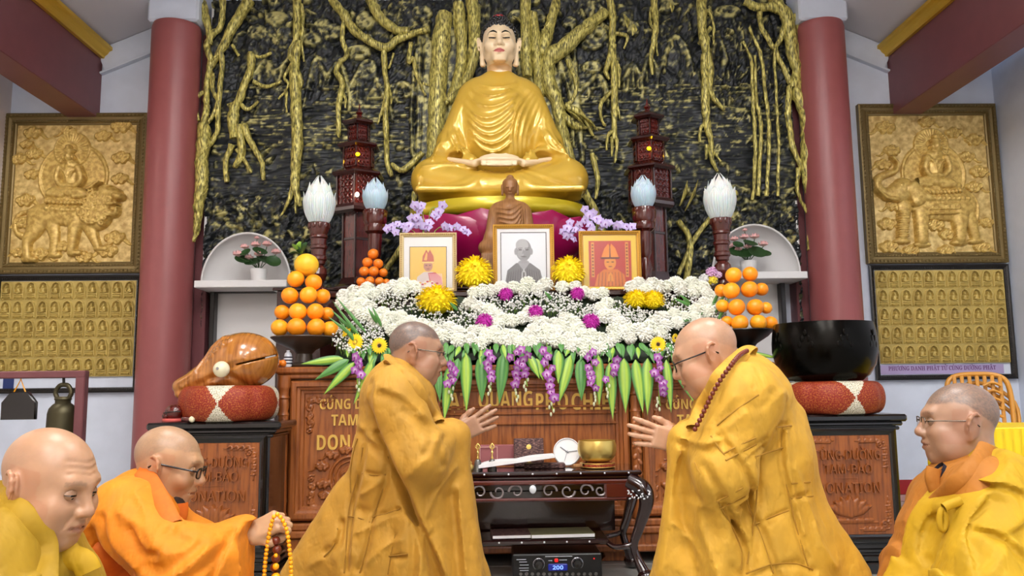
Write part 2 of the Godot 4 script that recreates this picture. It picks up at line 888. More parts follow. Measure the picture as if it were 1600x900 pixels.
func _ready() -> void:
	RNG.seed = 7
	CB = Basis(Vector3.UP, deg_to_rad(-1.25)) * Basis(Vector3.RIGHT, deg_to_rad(7.1)) * Basis(Vector3.BACK, deg_to_rad(-.65))
	var cam := Camera3D.new()
	cam.name = "camera"
	cam.fov = rad_to_deg(2.0 * atan(450.0 / F))
	cam.near = .05
	cam.transform = Transform3D(CB, CP)
	add_child(cam)
	cam.current = true
	var env := Environment.new()
	env.background_mode = Environment.BG_COLOR
	env.background_color = Color(.75, .82, .92)
	env.tonemap_mode = Environment.TONE_MAPPER_LINEAR
	env.tonemap_exposure = 1.0
	env.sdfgi_enabled = true
	env.ssao_enabled = true
	env.ssil_enabled = true
	var we := WorldEnvironment.new()
	we.name = "environment"
	we.environment = env
	add_child(we)
	materials()
	# ceiling lamps: a glowing panel and an area light of its size just below it
	for a in [[-1.15, .6, 7.5], [1.15, .6, 7.5], [-1.15, -2.6, 6.0], [1.15, -2.6, 6.0], [-1.15, 3.0, 7.0], [1.15, 3.0, 7.0]]:
		ceiling_lamp(Vector3(a[0], 4.72, a[1]), Vector2(.62, 1.25), a[2])
	for a in [[-3.98, -4.4, 5.0], [4.06, -4.4, 5.0], [-3.98, .6, 3.0], [4.06, .6, 3.0]]:
		ceiling_lamp(Vector3(a[0], 3.86, a[1]), Vector2(.3, 1.2), a[2])
	room()
	build_all()


func ceiling_lamp(at: Vector3, size: Vector2, energy: float) -> void:
	var high := at.y > 4.0
	var t := thing("ceiling_lamp", "white panel lamp hanging under the sloped ceiling on two rods" if high else "narrow white panel lamp on the flat aisle ceiling", "lamp", at, "panel lamps of the nave" if high else "panel lamps of the aisles")
	var m := MB.new()
	m.box(at + Vector3(0, .035, 0), Vector3(size.x + .04, .05, size.y + .04), Basis(), .006)
	obj("housing", m, M.white_metal, t)
	m = MB.new()
	m.box(at + Vector3(0, .008, 0), Vector3(size.x, .012, size.y), Basis(), .003)
	obj("diffuser_light", m, M.lamp_panel, t)
	if high:
		m = MB.new()
		m.box(at + Vector3(0, .061, 0), Vector3(size.x, .006, size.y))
		obj("added_upper_light", m, M.lamp_panel, t)  # added glowing upper face that brightens the ceiling
		for s in [-1.0, 1.0]:
			m = MB.new()
			m.tube([at + Vector3(0, .05, s * size.y * .4), at + Vector3(0, .62, s * size.y * .4)], .006, 6)
			obj("rod", m, M.white_metal, t)
	# upward lights added on the nave panels to brighten the ceiling
	for up in ([false, true] if high else [false]):
		var l := AreaLight3D.new()
		l.name = numbered("panel_light")
		l.area_size = size
		l.light_energy = energy * (.9 if up else 1.0)
		l.light_color = Color(1.0, .985, .96)
		l.shadow_enabled = true
		l.area_range = 30.0
		add_child(l)
		l.position = at + Vector3(0, .066 if up else -.004, 0)
		l.rotation = Vector3(PI / 2 if up else -PI / 2, 0, 0)


func materials() -> void:
	var plaster := noise_tex(.03, [Color(.975, .975, .975), Color(1, 1, 1)], [.3, .7], 256)
	var wood_n := noise_tex(.02, [Color(.72, .66, .6), Color(.88, .85, .82), Color(.95, .94, .92), Color(1, 1, 1)], [.2, .45, .6, .85], 512, FastNoiseLite.TYPE_SIMPLEX_SMOOTH, 4, 5, Vector2(3.0, .28))
	var cloth_n := noise_tex(.022, [Color(0, 0, 0), Color(.75, .75, .75), Color(1, 1, 1)], [.3, .5, .62], 256, FastNoiseLite.TYPE_SIMPLEX, 4, 9, Vector2(1.0, .55))
	var cloth_c := noise_tex(.02, [Color(.9, .9, .88), Color(1, 1, 1)], [.3, .7], 256, FastNoiseLite.TYPE_SIMPLEX_SMOOTH, 4, 19)
	var speck := noise_tex(.12, [Color(.05, .055, .05), Color(.3, .27, .12), Color(.78, .68, .3), Color(.95, .88, .5)], [.25, .42, .55, .8], 512, FastNoiseLite.TYPE_SIMPLEX, 4, 3)
	var bark := noise_tex(.05, [Color(.3, .29, .18), Color(.6, .57, .34), Color(.85, .81, .5), Color(1, .97, .7)], [.2, .42, .58, .8], 512, FastNoiseLite.TYPE_SIMPLEX, 5, 4, Vector2(1.3, .3))
	var brocade := noise_tex(.09, [Color(.62, .12, .07), Color(.74, .24, .11), Color(.93, .66, .28)], [.4, .6, .74], 256, FastNoiseLite.TYPE_SIMPLEX, 3, 11)
	var brocade_w := noise_tex(.12, [Color(.92, .9, .84), Color(.85, .8, .62), Color(.35, .36, .3)], [.45, .6, .75], 256, FastNoiseLite.TYPE_SIMPLEX, 3, 12)
	var gild := noise_tex(.04, [Color(.78, .72, .62), Color(1, 1, 1)], [.25, .7], 256, FastNoiseLite.TYPE_SIMPLEX_SMOOTH, 4, 8)
	M.wall = mat(Color(.83, .865, .925), .75, 0, {"tex": plaster, "scale": Vector3.ONE * .5, "world": true})
	M.wall_warm = mat(Color(.9, .865, .845), .75, 0, {"tex": plaster, "scale": Vector3.ONE * .5, "world": true})
	M.ceiling = mat(Color(.82, .82, .85), .85)
	M.floor = mat(Color(.62, .62, .6), .16, 0, {"tex": plaster, "scale": Vector3.ONE * .8})
	M.grout = mat(Color(.4, .4, .39), .8)
	M.red_tile = mat(Color(.62, .1, .12), .2)
	M.pink_tile = mat(Color(.72, .55, .54), .2)
	M.maroon = mat(Color(.6, .33, .33), .38, 0, {"tex": plaster, "scale": Vector3.ONE * .7})
	M.maroon_dark = mat(Color(.45, .255, .27), .42, 0, {"tex": plaster, "scale": Vector3.ONE * .7})
	M.gold_trim = mat(Color(.86, .7, .22), .35, .5)
	M.white_metal = mat(Color(.9, .9, .9), .4)
	M.lamp_panel = mat(Color(1, 1, 1), .5, 0, {"glow": Color(1, .98, .95), "glow_energy": 4.0})
	M.white_paint = mat(Color(.88, .88, .88), .55)
	M.relief = mat(Color(1, 1, 1), .42, .25, {"vc": true})
	M.root = mat(Color(.95, .94, .8), .42, .15, {"tex": bark, "scale": Vector3.ONE * 1.6})
	M.gold_plate = mat(Color(.9, .8, .53), .36, .2, {"tex": gild, "scale": Vector3.ONE * 1.4})
	M.gold_relief = mat(Color(.86, .74, .42), .36, .25, {"tex": gild, "scale": Vector3.ONE * 2.0})
	M.gold_frame = mat(Color(.46, .39, .23), .42, .5)
	M.gold_tile = mat(Color(.75, .66, .37), .42, .2)
	M.gold_tile_b = mat(Color(.71, .62, .34), .44, .2)
	M.black_frame = mat(Color(.075, .06, .055), .3)
	M.buddha_gold = mat(Color(.84, .69, .25), .26, .2, {"coat": .6, "coat_rough": .08})
	M.buddha_skin = mat(Color(.97, .9, .8), .3, 0, {"vc": true, "coat": .3})
	M.buddha_hair = mat(Color(.025, .03, .045), .22, 0, {"coat": .5})
	M.ruby = mat(Color(.6, .03, .05), .2, 0, {"coat": .5})
	M.brow = mat(Color(.04, .035, .035), .5)
	M.lip = mat(Color(.78, .4, .45), .35)
	M.lotus = mat(Color(.6, .03, .3), .3, 0, {"vc": true, "coat": .35})
	M.lotus_gold = mat(Color(.78, .7, .14), .3, .3, {"coat": .3})
	M.lotus_core = mat(Color(.42, .03, .2), .4)
	M.cream_ball = mat(Color(.9, .87, .74), .3)
	M.yellow_lamp = mat(Color(1, .85, .1), .4, 0, {"glow": Color(1.0, .8, .05), "glow_energy": 1.2})
	M.white_lamp = mat(Color(1, .95, .9), .4, 0, {"glow": Color(1.0, .92, .85), "glow_energy": 2.0})
	M.frame_gold = mat(Color(.8, .6, .22), .35, .4)
	M.frame_cream = mat(Color(.82, .74, .54), .4, .2)
	M.frame_bead = mat(Color(.6, .42, .14), .4, .4)
	M.frame_yellow = mat(Color(.92, .78, .2), .5)
	M.glass_pane = mat(Color(.02, .02, .02, .04), .02)
	M.glass_pane.transparency = BaseMaterial3D.TRANSPARENCY_ALPHA
	M.rosewood_lamp = mat(Color(.3, .12, .09), .25, 0, {"coat": .6, "coat_rough": .08})
	M.orange_b = mat(Color(.9, .48, .08), .42)
	M.orange_c = mat(Color(1.0, .66, .12), .36)
	M.leaf_light = mat(Color(.5, .66, .22), .45)
	M.dish_brown = mat(Color(.25, .2, .16), .35)
	M.porcelain = mat(Color(.85, .87, .9), .15)
	M.lacquer_dark = mat(Color(.13, .045, .04), .16, 0, {"coat": .8, "coat_rough": .05})
	M.pearl_scroll = mat(Color(.5, .46, .46), .2, .3, {"coat": .6})
	M.steel_dull = mat(Color(.45, .45, .44), .35, .8)
	M.book_brocade = mat(Color(.85, .8, .8), .6, 0, {"tex": noise_tex(.05, [Color(.22, .1, .12), Color(.3, .15, .16), Color(.62, .5, .45)], [.4, .58, .66], 256, FastNoiseLite.TYPE_SIMPLEX, 2, 23, Vector2(.5, 3.0)), "scale": Vector3.ONE * 5.0})
	M.book_olive = mat(Color(.42, .4, .27), .55)
	M.blue_screen = mat(Color(.05, .08, .3), .2, 0, {"glow": Color(.1, .16, .6), "glow_energy": .5})
	M.blue_digits = mat(Color(.5, .65, 1.0), .3, 0, {"glow": Color(.45, .6, 1.0), "glow_energy": .8})
	M.red_led = mat(Color(.8, .05, .05), .3, 0, {"glow": Color(.9, .08, .06), "glow_energy": .8})
	M.print_grey = mat(Color(.7, .72, .75), .5)
	M.leaf_dark = mat(Color(.1, .17, .08), .6)
	M.seed_brown = mat(Color(.25, .13, .04), .7)
	M.bud_cream = mat(Color(.8, .82, .68), .5)
	M.wood = mat(Color(.72, .38, .13), .36, 0, {"tex": wood_n, "scale": Vector3(1.1, 1.1, 1.1), "coat": .35, "coat_rough": .15})
	M.wood_altar = mat(Color(.65, .38, .17), .38, 0, {"tex": wood_n, "scale": Vector3(1.3, 1.3, 1.3), "coat": .3, "coat_rough": .2})
	M.wood_box = mat(Color(.61, .34, .12), .4, 0, {"tex": wood_n, "scale": Vector3(1.6, 1.6, 1.6), "coat": .25, "coat_rough": .2})
	M.wood_statue = mat(Color(.64, .46, .28), .45, 0, {"tex": wood_n, "scale": Vector3.ONE * 3.0})
	M.fish_wood = mat(Color(.76, .5, .21), .22, 0, {"tex": wood_n, "scale": Vector3.ONE * 1.5, "coat": .7, "coat_rough": .06})
	M.rosewood = mat(Color(.2, .06, .045), .22, 0, {"tex": wood_n, "scale": Vector3.ONE * 2.0, "coat": .6, "coat_rough": .08})
	M.redwood = mat(Color(.36, .09, .06), .25, 0, {"tex": wood_n, "scale": Vector3.ONE * 2.0, "coat": .55, "coat_rough": .1})
	M.black_wood = mat(Color(.045, .04, .04), .2, 0, {"coat": .5, "coat_rough": .1})
	M.pearl = mat(Color(.86, .88, .9), .2, .2, {"coat": .5})
	M.letter_gold = mat(Color(.86, .7, .34), .4, .35)
	M.letter_wood = mat(Color(.4, .19, .06), .45)
	M.glass_white = mat(Color(.93, .93, .92), .3, 0, {"sss": .4, "back": Color(.6, .6, .58)})
	M.glass_frost = mat(Color(.8, .87, .92), .35, 0, {"sss": .4, "back": Color(.5, .55, .6)})
	M.lacquer = mat(Color(.3, .09, .055), .22, 0, {"coat": .7, "coat_rough": .06})
	M.orange = mat(Color(1.0, .6, .08), .38, 0, {"vc": true, "bump": noise_tex(.2, [Color.BLACK, Color.WHITE], [.2, .8], 128, FastNoiseLite.TYPE_CELLULAR, 1, 2), "bump_scale": .05, "scale": Vector3.ONE * 14.0})
	M.pomelo = mat(Color(.95, .75, .17), .42)
	M.leaf = mat(Color(1, 1, 1), .4, 0, {"vc": true, "back": Color(.1, .2, .04)})
	M.petal = mat(Color(1, 1, 1), .65, 0, {"vc": true, "back": Color(.25, .25, .25)})
	M.leaf_plain = mat(Color(.16, .3, .14), .45)
	M.bronze = mat(Color(.3, .28, .2), .42, .75)
	M.black_bronze = mat(Color(.07, .065, .055), .22, .85)
	M.brass = mat(Color(.86, .75, .42), .32, .8)
	M.brocade = mat(Color(.8, .76, .72), .6, .1, {"tex": brocade, "scale": Vector3.ONE * 4.0})
	M.brocade_white = mat(Color(1, 1, 1), .6, .1, {"tex": brocade_w, "scale": Vector3.ONE * 4.0})
	M.robe_gold = mat(Color(.74, .55, .17), .72, 0, {"tex": cloth_c, "bump": cloth_n, "bump_scale": .35, "scale": Vector3.ONE * 2.2, "rim": .25})
	M.robe_gold_b = mat(Color(.81, .62, .18), .72, 0, {"tex": cloth_c, "bump": cloth_n, "bump_scale": .35, "scale": Vector3.ONE * 2.2, "rim": .25})
	M.robe_orange = mat(Color(.9, .53, .03), .72, 0, {"tex": cloth_c, "bump": cloth_n, "bump_scale": .35, "scale": Vector3.ONE * 2.2, "rim": .2})
	M.robe_orange_deep = mat(Color(.86, .42, .03), .72, 0, {"tex": cloth_c, "scale": Vector3.ONE * 4.0, "rim": .2})
	M.robe_yellow = mat(Color(.76, .6, .03), .72, 0, {"tex": cloth_c, "bump": cloth_n, "bump_scale": .35, "scale": Vector3.ONE * 2.2, "rim": .2})
	M.robe_olive = mat(Color(.66, .52, .05), .72, 0, {"tex": cloth_c, "bump": cloth_n, "bump_scale": .35, "scale": Vector3.ONE * 2.2, "rim": .2})
	M.robe_brown = mat(Color(.7, .44, .12), .72, 0, {"tex": cloth_c, "bump": cloth_n, "bump_scale": .35, "scale": Vector3.ONE * 2.2, "rim": .2})
	M.seam_a = mat(Color(.58, .42, .11), .8)  # seam colours darker than the robes: shadow lines put into the colour
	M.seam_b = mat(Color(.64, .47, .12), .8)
	M.dark_cloth = mat(Color(.16, .1, .07), .85)
	M.navy_cloth = mat(Color(.1, .11, .18), .85)
	M.skin = mat(Color(1, 1, 1), .37, 0, {"vc": true, "sss": .12})
	M.eye = mat(Color(.66, .6, .56), .2)  # eye white darkened, shade under the lids put into the colour
	M.iris = mat(Color(.07, .04, .03), .1)
	M.glasses = mat(Color(.05, .05, .06), .25)
	M.glasses_metal = mat(Color(.35, .33, .3), .25, .9)
	M.lens = mat(Color(.05, .05, .06, .08), .02)
	M.lens.transparency = BaseMaterial3D.TRANSPARENCY_ALPHA
	M.bead_brown = mat(Color(.42, .16, .08), .3)
	M.bead_tan = mat(Color(.6, .4, .2), .4)
	M.bead_amber = mat(Color(.98, .68, .05), .3)
	M.cord = mat(Color(.3, .12, .08), .7)
	M.plastic = mat(Color(.8, .56, .2), .3)
	M.yellow_satin = mat(Color(.97, .83, .08), .4, 0, {"rim": .3})
	M.paper = mat(Color(.9, .9, .9), .7)
	M.black_plastic = mat(Color(.03, .032, .038), .35)
	M.steel = mat(Color(.7, .7, .72), .25, .9)
	M.black_matte = mat(Color(.035, .033, .033), .6)


func room() -> void:
	var B := -7.25
	var XL := -4.36
	var XR := 4.66
	var ZR := 4.2
	var BL := -3.56
	var BR := 3.68
	var mid := .06
	var eave := 4.14
	var slope := .43
	var apex := eave + slope * (mid - BL)
	var m := MB.new()
	m.box(Vector3((XL + XR) / 2, -.11, (B + ZR) / 2), Vector3(XR - XL + .6, .2, ZR - B + .6))
	var fl := struct("floor", m, M.grout, "polished pale grey floor tiles")
	m = MB.new()
	m.box(Vector3.ZERO, Vector3(.597, .01, .597), Basis(), .003)
	var tm := m.mesh(Vector3.ZERO)
	for i in 15:
		for j in 14:
			inst("tile", tm, M.floor, fl, Transform3D(Basis(), Vector3(XL + .3 + i * .6, -.005, B + .3 + j * .6)))
	m = MB.new()
	m.box(Vector3((XL + XR) / 2, -.005, (B + 8.4 + ZR) / 2), Vector3(XR - XL, .01, ZR - B - 8.4))
	obj("far_tiles", m, M.floor, fl).set_meta("kind", "stuff")
	# back wall with a gable
	var poly := PackedVector2Array([Vector2(XL - .2, -.2), Vector2(XR + .2, -.2), Vector2(XR + .2, eave), Vector2(BR, eave), Vector2(mid, apex + .1), Vector2(BL, eave), Vector2(XL - .2, eave)])
	m = MB.new()
	m.prism(poly, Transform3D(Basis(), Vector3(0, 0, B - .2)), .2)
	struct("wall_back", m, M.wall, "bluish white plaster wall behind the altar")
	m = MB.new()
	m.prism(poly, Transform3D(Basis(), Vector3(0, 0, ZR)), .2)
	struct("wall_rear", m, M.wall_warm)
	m = MB.new()
	m.box(Vector3(XL - .1, 2.0, (B + ZR) / 2), Vector3(.2, 4.3, ZR - B))
	struct("wall_left", m, M.wall_warm)
	m = MB.new()
	m.box(Vector3(XR + .1, 2.0, (B + ZR) / 2), Vector3(.2, 4.3, ZR - B))
	struct("wall_right", m, M.wall, "bluish white side wall beside the elephant panel")
	m = MB.new()
	for s in [[BL - .05, eave - .02], [BR + .05, eave - .02]]:
		var a := Vector3(s[0], s[1], B - .2)
		var b := Vector3(mid, apex, B - .2)
		var dz := Vector3(0, 0, ZR - B + .4)
		var th := Vector3(0, .12, 0)
		if s[0] < 0:
			m.face([a, a + dz, b + dz, b])
			m.face([a + th, b + th, b + dz + th, a + dz + th])
		else:
			m.face([b, b + dz, a + dz, a])
			m.face([b + th, a + th, a + dz + th, b + dz + th])
	for s in [[XL, BL], [BR, XR]]:
		m.box(Vector3((s[0] + s[1]) / 2, 3.98, (B + ZR) / 2), Vector3(s[1] - s[0] - .2, .1, ZR - B))
	struct("ceiling", m, M.ceiling, "pale ceiling rising in two slopes")
	# roof-line moulding on the back wall
	for s in [[BL, -1.0], [BR, 1.0]]:
		var ang: float = atan(slope) * -s[1]
		var dir := Vector3(cos(ang), sin(ang), 0)
		m = MB.new()
		var c: Vector3 = Vector3(s[0], eave, B) - dir * s[1] * .95
		m.box(c + Vector3(0, -.13, .012), Vector3(1.9, .23, .05), Basis(Vector3.BACK, ang), .004)
		m.box(c + Vector3(0, -.245, .018), Vector3(1.9, .02, .07), Basis(Vector3.BACK, ang), .003)
		struct("trim_1" if s[1] < 0 else "trim_2", m, M.wall, "white band following the roof slope")
	# beams with a gilded cornice
	for s in [[BL, -1.0], [BR, 1.0]]:
		var t := thing("ceiling_beam", "dark red beam running out from the wall above the lion panel" if s[1] < 0 else "dark red beam running out from the wall above the elephant panel", "beam", Vector3(s[0], 3.48, B))
		m = MB.new()
		m.box(Vector3(s[0] + s[1] * .135, 3.815, (B + ZR) / 2), Vector3(.27, .67, ZR - B), Basis(), .006)
		obj("body", m, M.maroon_dark, t)
		m = MB.new()
		var prof := [Vector2(-.01, -.02), Vector2(.03, -.02), Vector2(.035, .0), Vector2(.06, .02), Vector2(.075, .045), Vector2(.1, .055), Vector2(.1, .085), Vector2(-.01, .085)]
		var pv := PackedVector2Array()
		for p in prof:
			pv.append(Vector2(-s[1] * p.x, p.y))
		m.prism(pv, Transform3D(Basis(), Vector3(s[0], eave - .085, B)), ZR - B)
		obj("cornice", m, M.gold_trim, t, 20.0)
	# columns
	for s in [[-2.77, "round red column beside the lion panel"], [2.93, "round red column beside the elephant panel"]]:
		m = MB.new()
		var prof := [Vector2(.24, .0), Vector2(.24, .12), Vector2(.215, .16), Vector2(.213, 1.5), Vector2(.206, 4.16), Vector2(.196, 4.2)]
		m.lathe(prof, Vector3(s[0], 0, -6.93), 48)
		solo("red_column", m, M.maroon, s[1], "column")
		m = MB.new()
		m.box(Vector3(s[0], 4.46, -7.03), Vector3(.44, .5, .43), Basis(), .02)
		struct("trim_3" if s[0] < 0 else "trim_4", m, M.wall, "white plaster block over the column")
	for s in [[-2.545, "dark red pilaster between the lion panel column and the tree relief"], [2.705, "dark red pilaster between the elephant panel column and the tree relief"]]:
		m = MB.new()
		m.box(Vector3(s[0], 2.1, -7.165), Vector3(.11, 4.2, .168), Basis(), .005)
		solo("pilaster", m, M.maroon_dark, s[1], "pilaster")
	# skirting of red tiles over a pink course, in pieces
	m = MB.new()
	m.box(Vector3.ZERO, Vector3(.297, .124, .016), Basis(), .002)
	var rt := m.mesh(Vector3.ZERO)
	m = MB.new()
	m.box(Vector3.ZERO, Vector3(.297, .056, .016), Basis(), .002)
	var pt := m.mesh(Vector3.ZERO)
	for s in [[XL, -2.9, "baseboard_left"], [3.08, XR, "baseboard_right"]]:
		m = MB.new()
		m.box(Vector3((s[0] + s[1]) / 2, .092, B + .004), Vector3(s[1] - s[0], .184, .008))
		var b := struct(s[2], m, M.grout, "skirting of red tiles over a pink course")
		for i in int((s[1] - s[0]) / .3):
			inst("tile", rt, M.red_tile, b, Transform3D(Basis(), Vector3(s[0] + .15 + i * .3, .122, B + .014)))
			inst("tile", pt, M.pink_tile, b, Transform3D(Basis(), Vector3(s[0] + .15 + i * .3, .029, B + .014)))


func flat_print(im: Image, rough := .35) -> StandardMaterial3D:
	var m := StandardMaterial3D.new()
	m.albedo_texture = ImageTexture.create_from_image(im)
	m.roughness = rough
	return m


const RZ := 7.02
# roots and stems of the tree relief: photo points and half-widths in pixels
const ROOTS := [
	[[389, 0, 373, 27, 358, 53, 345, 80, 333, 98, 326, 109, 332, 120, 333, 142, 340, 156], [9, 8, 7, 5, 4, 3.5, 3, 3]],
	[[348, 0, 348, 18, 343, 44, 333, 53, 324, 69, 324, 78, 329, 93, 326, 111, 323, 133, 322, 156, 322, 178, 317, 196], [5, 5, 5, 5, 5.5, 5, 5, 4.5, 5, 6]],
	[[316, 2, 322, 27, 327, 51, 328, 70], [6, 6, 5]],
	[[345, 78, 347, 93, 345, 124, 342, 153, 340, 169, 340, 200, 335, 215, 327, 226, 313, 231, 306, 224], [5, 4, 4, 4, 4, 4.5, 5]],
	[[322, 140, 309, 149, 304, 160, 307, 178, 310, 189], [4, 3.5, 3]],
	[[340, 158, 330, 184, 317, 197], [3, 3.5]],
	[[317, 192, 320, 222, 315, 251, 317, 278, 313, 307, 310, 333, 305, 360, 302, 378], [9, 11, 10, 10, 9, 7, 5, 3]],
	[[318, 235, 309, 267, 304, 292, 309, 320], [4, 4, 3]],
	[[393, 84, 391, 111, 382, 133, 375, 153, 367, 169, 364, 195, 367, 215], [6, 6, 6, 7, 9, 8]],
	[[371, 195, 378, 233, 367, 262], [7, 6, 4]],
	[[381, 195, 387, 213, 398, 233, 409, 255, 411, 281], [6, 5, 4, 3]],
	[[370, 232, 393, 269], [4, 2]],
	[[362, 225, 355, 244, 352, 267, 354, 284], [5, 4, 4]],
	[[394, 87, 407, 89, 424, 82], [3, 2]],
	[[395, 127, 418, 135, 440, 127], [3, 2.5]],
	[[362, 69, 373, 87], [2.5, 2]],
	[[355, 165, 371, 160, 387, 171, 404, 158], [4, 3, 2]],
	[[464, 0, 464, 33, 462, 62, 453, 84, 460, 102, 471, 127, 466, 140], [6.5, 6.5, 5, 4, 3.5, 3]],
	[[466, 66, 461, 107, 462, 144, 464, 178, 465, 222, 463, 255, 461, 289, 469, 322], [6, 8, 9, 9.5, 9, 8, 7, 3]],
	[[458, 285, 451, 315, 438, 336], [4, 3, 1]],
	[[462, 300, 462, 334], [3.5, 1]],
	[[471, 6, 473, 33, 471, 67, 475, 96], [3, 2.5, 1.5]],
	[[455, 98, 444, 120, 451, 133, 435, 154], [3, 2.5, 1.5]],
	[[447, 142, 447, 175], [2.5, 1.2]],
	[[520, 0, 540, 27, 557, 50, 600, 75, 625, 60, 670, 46], [7, 7, 7, 7, 6, 5]],
	[[580, 0, 592, 25, 615, 45, 640, 49], [8, 8, 7, 5]],
	[[538, 24, 535, 62, 542, 85, 530, 97], [4, 4, 3.5]],
	[[531, 98, 525, 112, 535, 130, 529, 162, 529, 200, 529, 214], [4, 4, 4.5, 4, 2]],
	[[530, 138, 539, 152, 539, 168], [3, 1.5]],
	[[600, 75, 601, 112, 605, 137, 602, 175, 604, 225, 605, 255, 612, 275], [5, 4, 4.5, 4.5, 4, 3]],
	[[615, 82, 607, 107], [2, 1.5]],
	[[601, 158, 590, 193], [3, 1.5]],
	[[605, 128, 611, 150, 610, 162], [2.5, 1.5]],
	[[642, 66, 639, 97, 647, 92, 650, 115, 665, 150], [3.5, 3.5, 2]],
	[[660, 129, 677, 134], [2.5, 1.5]],
	[[696, 20, 690, 62, 685, 130, 682, 200, 676, 262, 660, 330], [12, 14, 14, 14, 12, 9]],
	[[716, 6, 722, 87, 712, 137, 700, 160], [9, 10, 9, 7]],
	[[737, 0, 742, 60, 738, 100, 722, 136], [10, 10, 9, 6]],
	[[677, 173, 690, 166, 706, 153], [5, 5, 4]],
	[[832, 20, 838, 70, 840, 105, 845, 150], [8, 9, 9, 8]],
	[[820, 0, 822, 60, 824, 120], [8, 9, 9]],
	[[947, 18, 912, 47, 882, 75, 857, 95, 857, 130, 870, 160, 877, 200, 887, 235, 905, 290], [8, 11, 13, 13, 12, 10, 9, 8, 6]],
	[[870, 0, 862, 30, 853, 62, 846, 90], [7, 9, 10, 9]],
	[[887, 92, 900, 130, 895, 155, 880, 168], [4, 3.5, 3]],
	[[882, 165, 910, 180, 927, 212], [6, 5, 2]],
	[[876, 176, 896, 196, 917, 200], [7, 6, 2]],
	[[952, 0, 957, 25, 956, 75, 950, 100, 947, 112, 953, 123], [6, 6, 5, 4, 2.5]],
	[[958, 70, 960, 140, 960, 175, 960, 218], [5, 5.5, 5, 4]],
	[[963, 96, 967, 110, 967, 138], [3.5, 3, 2]],
	[[962, 52, 980, 57, 975, 76], [3.5, 3, 1.5]],
	[[962, 137, 940, 160, 939, 182, 946, 196], [3.5, 3, 2]],
	[[962, 158, 970, 187], [3, 1.2]],
	[[960, 203, 950, 212, 948, 234], [3.5, 3, 1.5]],
	[[960, 205, 964, 225, 961, 254], [3.5, 3, 1.5]],
	[[956, 214, 957, 244], [3, 1.5]],
	[[1022, 0, 1025, 37, 1022, 62, 1017, 92, 1020, 116], [5.5, 5, 4, 2]],
	[[1018, 10, 1016, 35, 1023, 50, 1028, 86], [2.5, 2, 1.5]],
	[[1097, 0, 1097, 37, 1102, 75, 1110, 107, 1110, 145, 1132, 172], [8, 7.5, 7, 6, 4.5, 2]],
	[[1101, 85, 1102, 150, 1104, 185, 1107, 205, 1111, 224, 1113, 249, 1122, 267], [6.5, 6.5, 6, 5, 4, 2]],
	[[1107, 14, 1115, 40, 1115, 68], [3, 2, 1.5]],
	[[1111, 42, 1092, 68], [3.5, 2.5]],
	[[1107, 190, 1095, 200, 1094, 222], [3.5, 2]],
	[[1105, 226, 1103, 249], [3, 1.5]],
	[[1116, 236, 1127, 252], [2.5, 1.5]],
	[[1163, 2, 1185, 12, 1212, 13, 1229, 29, 1237, 81, 1245, 110, 1239, 137], [6, 7, 8, 10, 9, 8, 7]],
	[[1207, -4, 1227, 22], [10, 9]],
	[[1251, 20, 1227, 42, 1220, 61, 1212, 78, 1224, 105, 1236, 130], [6, 6, 4, 3.5, 4, 5]],
	[[1187, 18, 1190, 42, 1210, 77], [4.5, 4, 3.5]],
	[[1249, 40, 1249, 81, 1246, 117, 1246, 147, 1256, 171, 1262, 205, 1261, 240, 1261, 273, 1266, 305, 1270, 332], [6, 6, 7, 8, 10, 11, 11, 9, 7, 4]],
	[[1234, 135, 1231, 171, 1234, 205, 1242, 239, 1256, 266], [5, 4.5, 4.5, 4]],
	[[1248, 262, 1246, 298, 1262, 333], [3.5, 3, 2.5]],
	[[1268, 325, 1267, 356, 1267, 391], [4, 4.5, 6]],
	[[1161, 64, 1173, 93, 1177, 156, 1180, 220, 1180, 264, 1176, 312], [2, 2.5, 3, 3, 2.5]],
	[[1171, 42, 1188, 81, 1195, 134, 1201, 186, 1202, 230, 1198, 306], [2, 2.5, 3, 3, 3]],
	[[1180, 86, 1182, 156, 1188, 186, 1189, 220, 1185, 306], [2, 2.5, 3, 3]],
	[[1210, 78, 1213, 147, 1217, 215, 1216, 306], [2, 2, 2.5, 2.5]],
	[[660, 238, 630, 266, 612, 256], [5, 5, 3]],
	[[660, 330, 632, 380, 596, 430], [6, 5, 4]],
	[[648, 300, 640, 350, 622, 400], [4, 4, 3]],
	[[905, 290, 930, 330, 950, 392], [7, 6, 4]],
	[[925, 240, 934, 280, 931, 310], [4, 4, 2]],
	[[1150, 300, 1120, 330, 1086, 372, 1060, 430], [4, 4, 4, 3]],
	[[1060, 345, 1078, 378, 1072, 440], [4, 5, 5]],
]


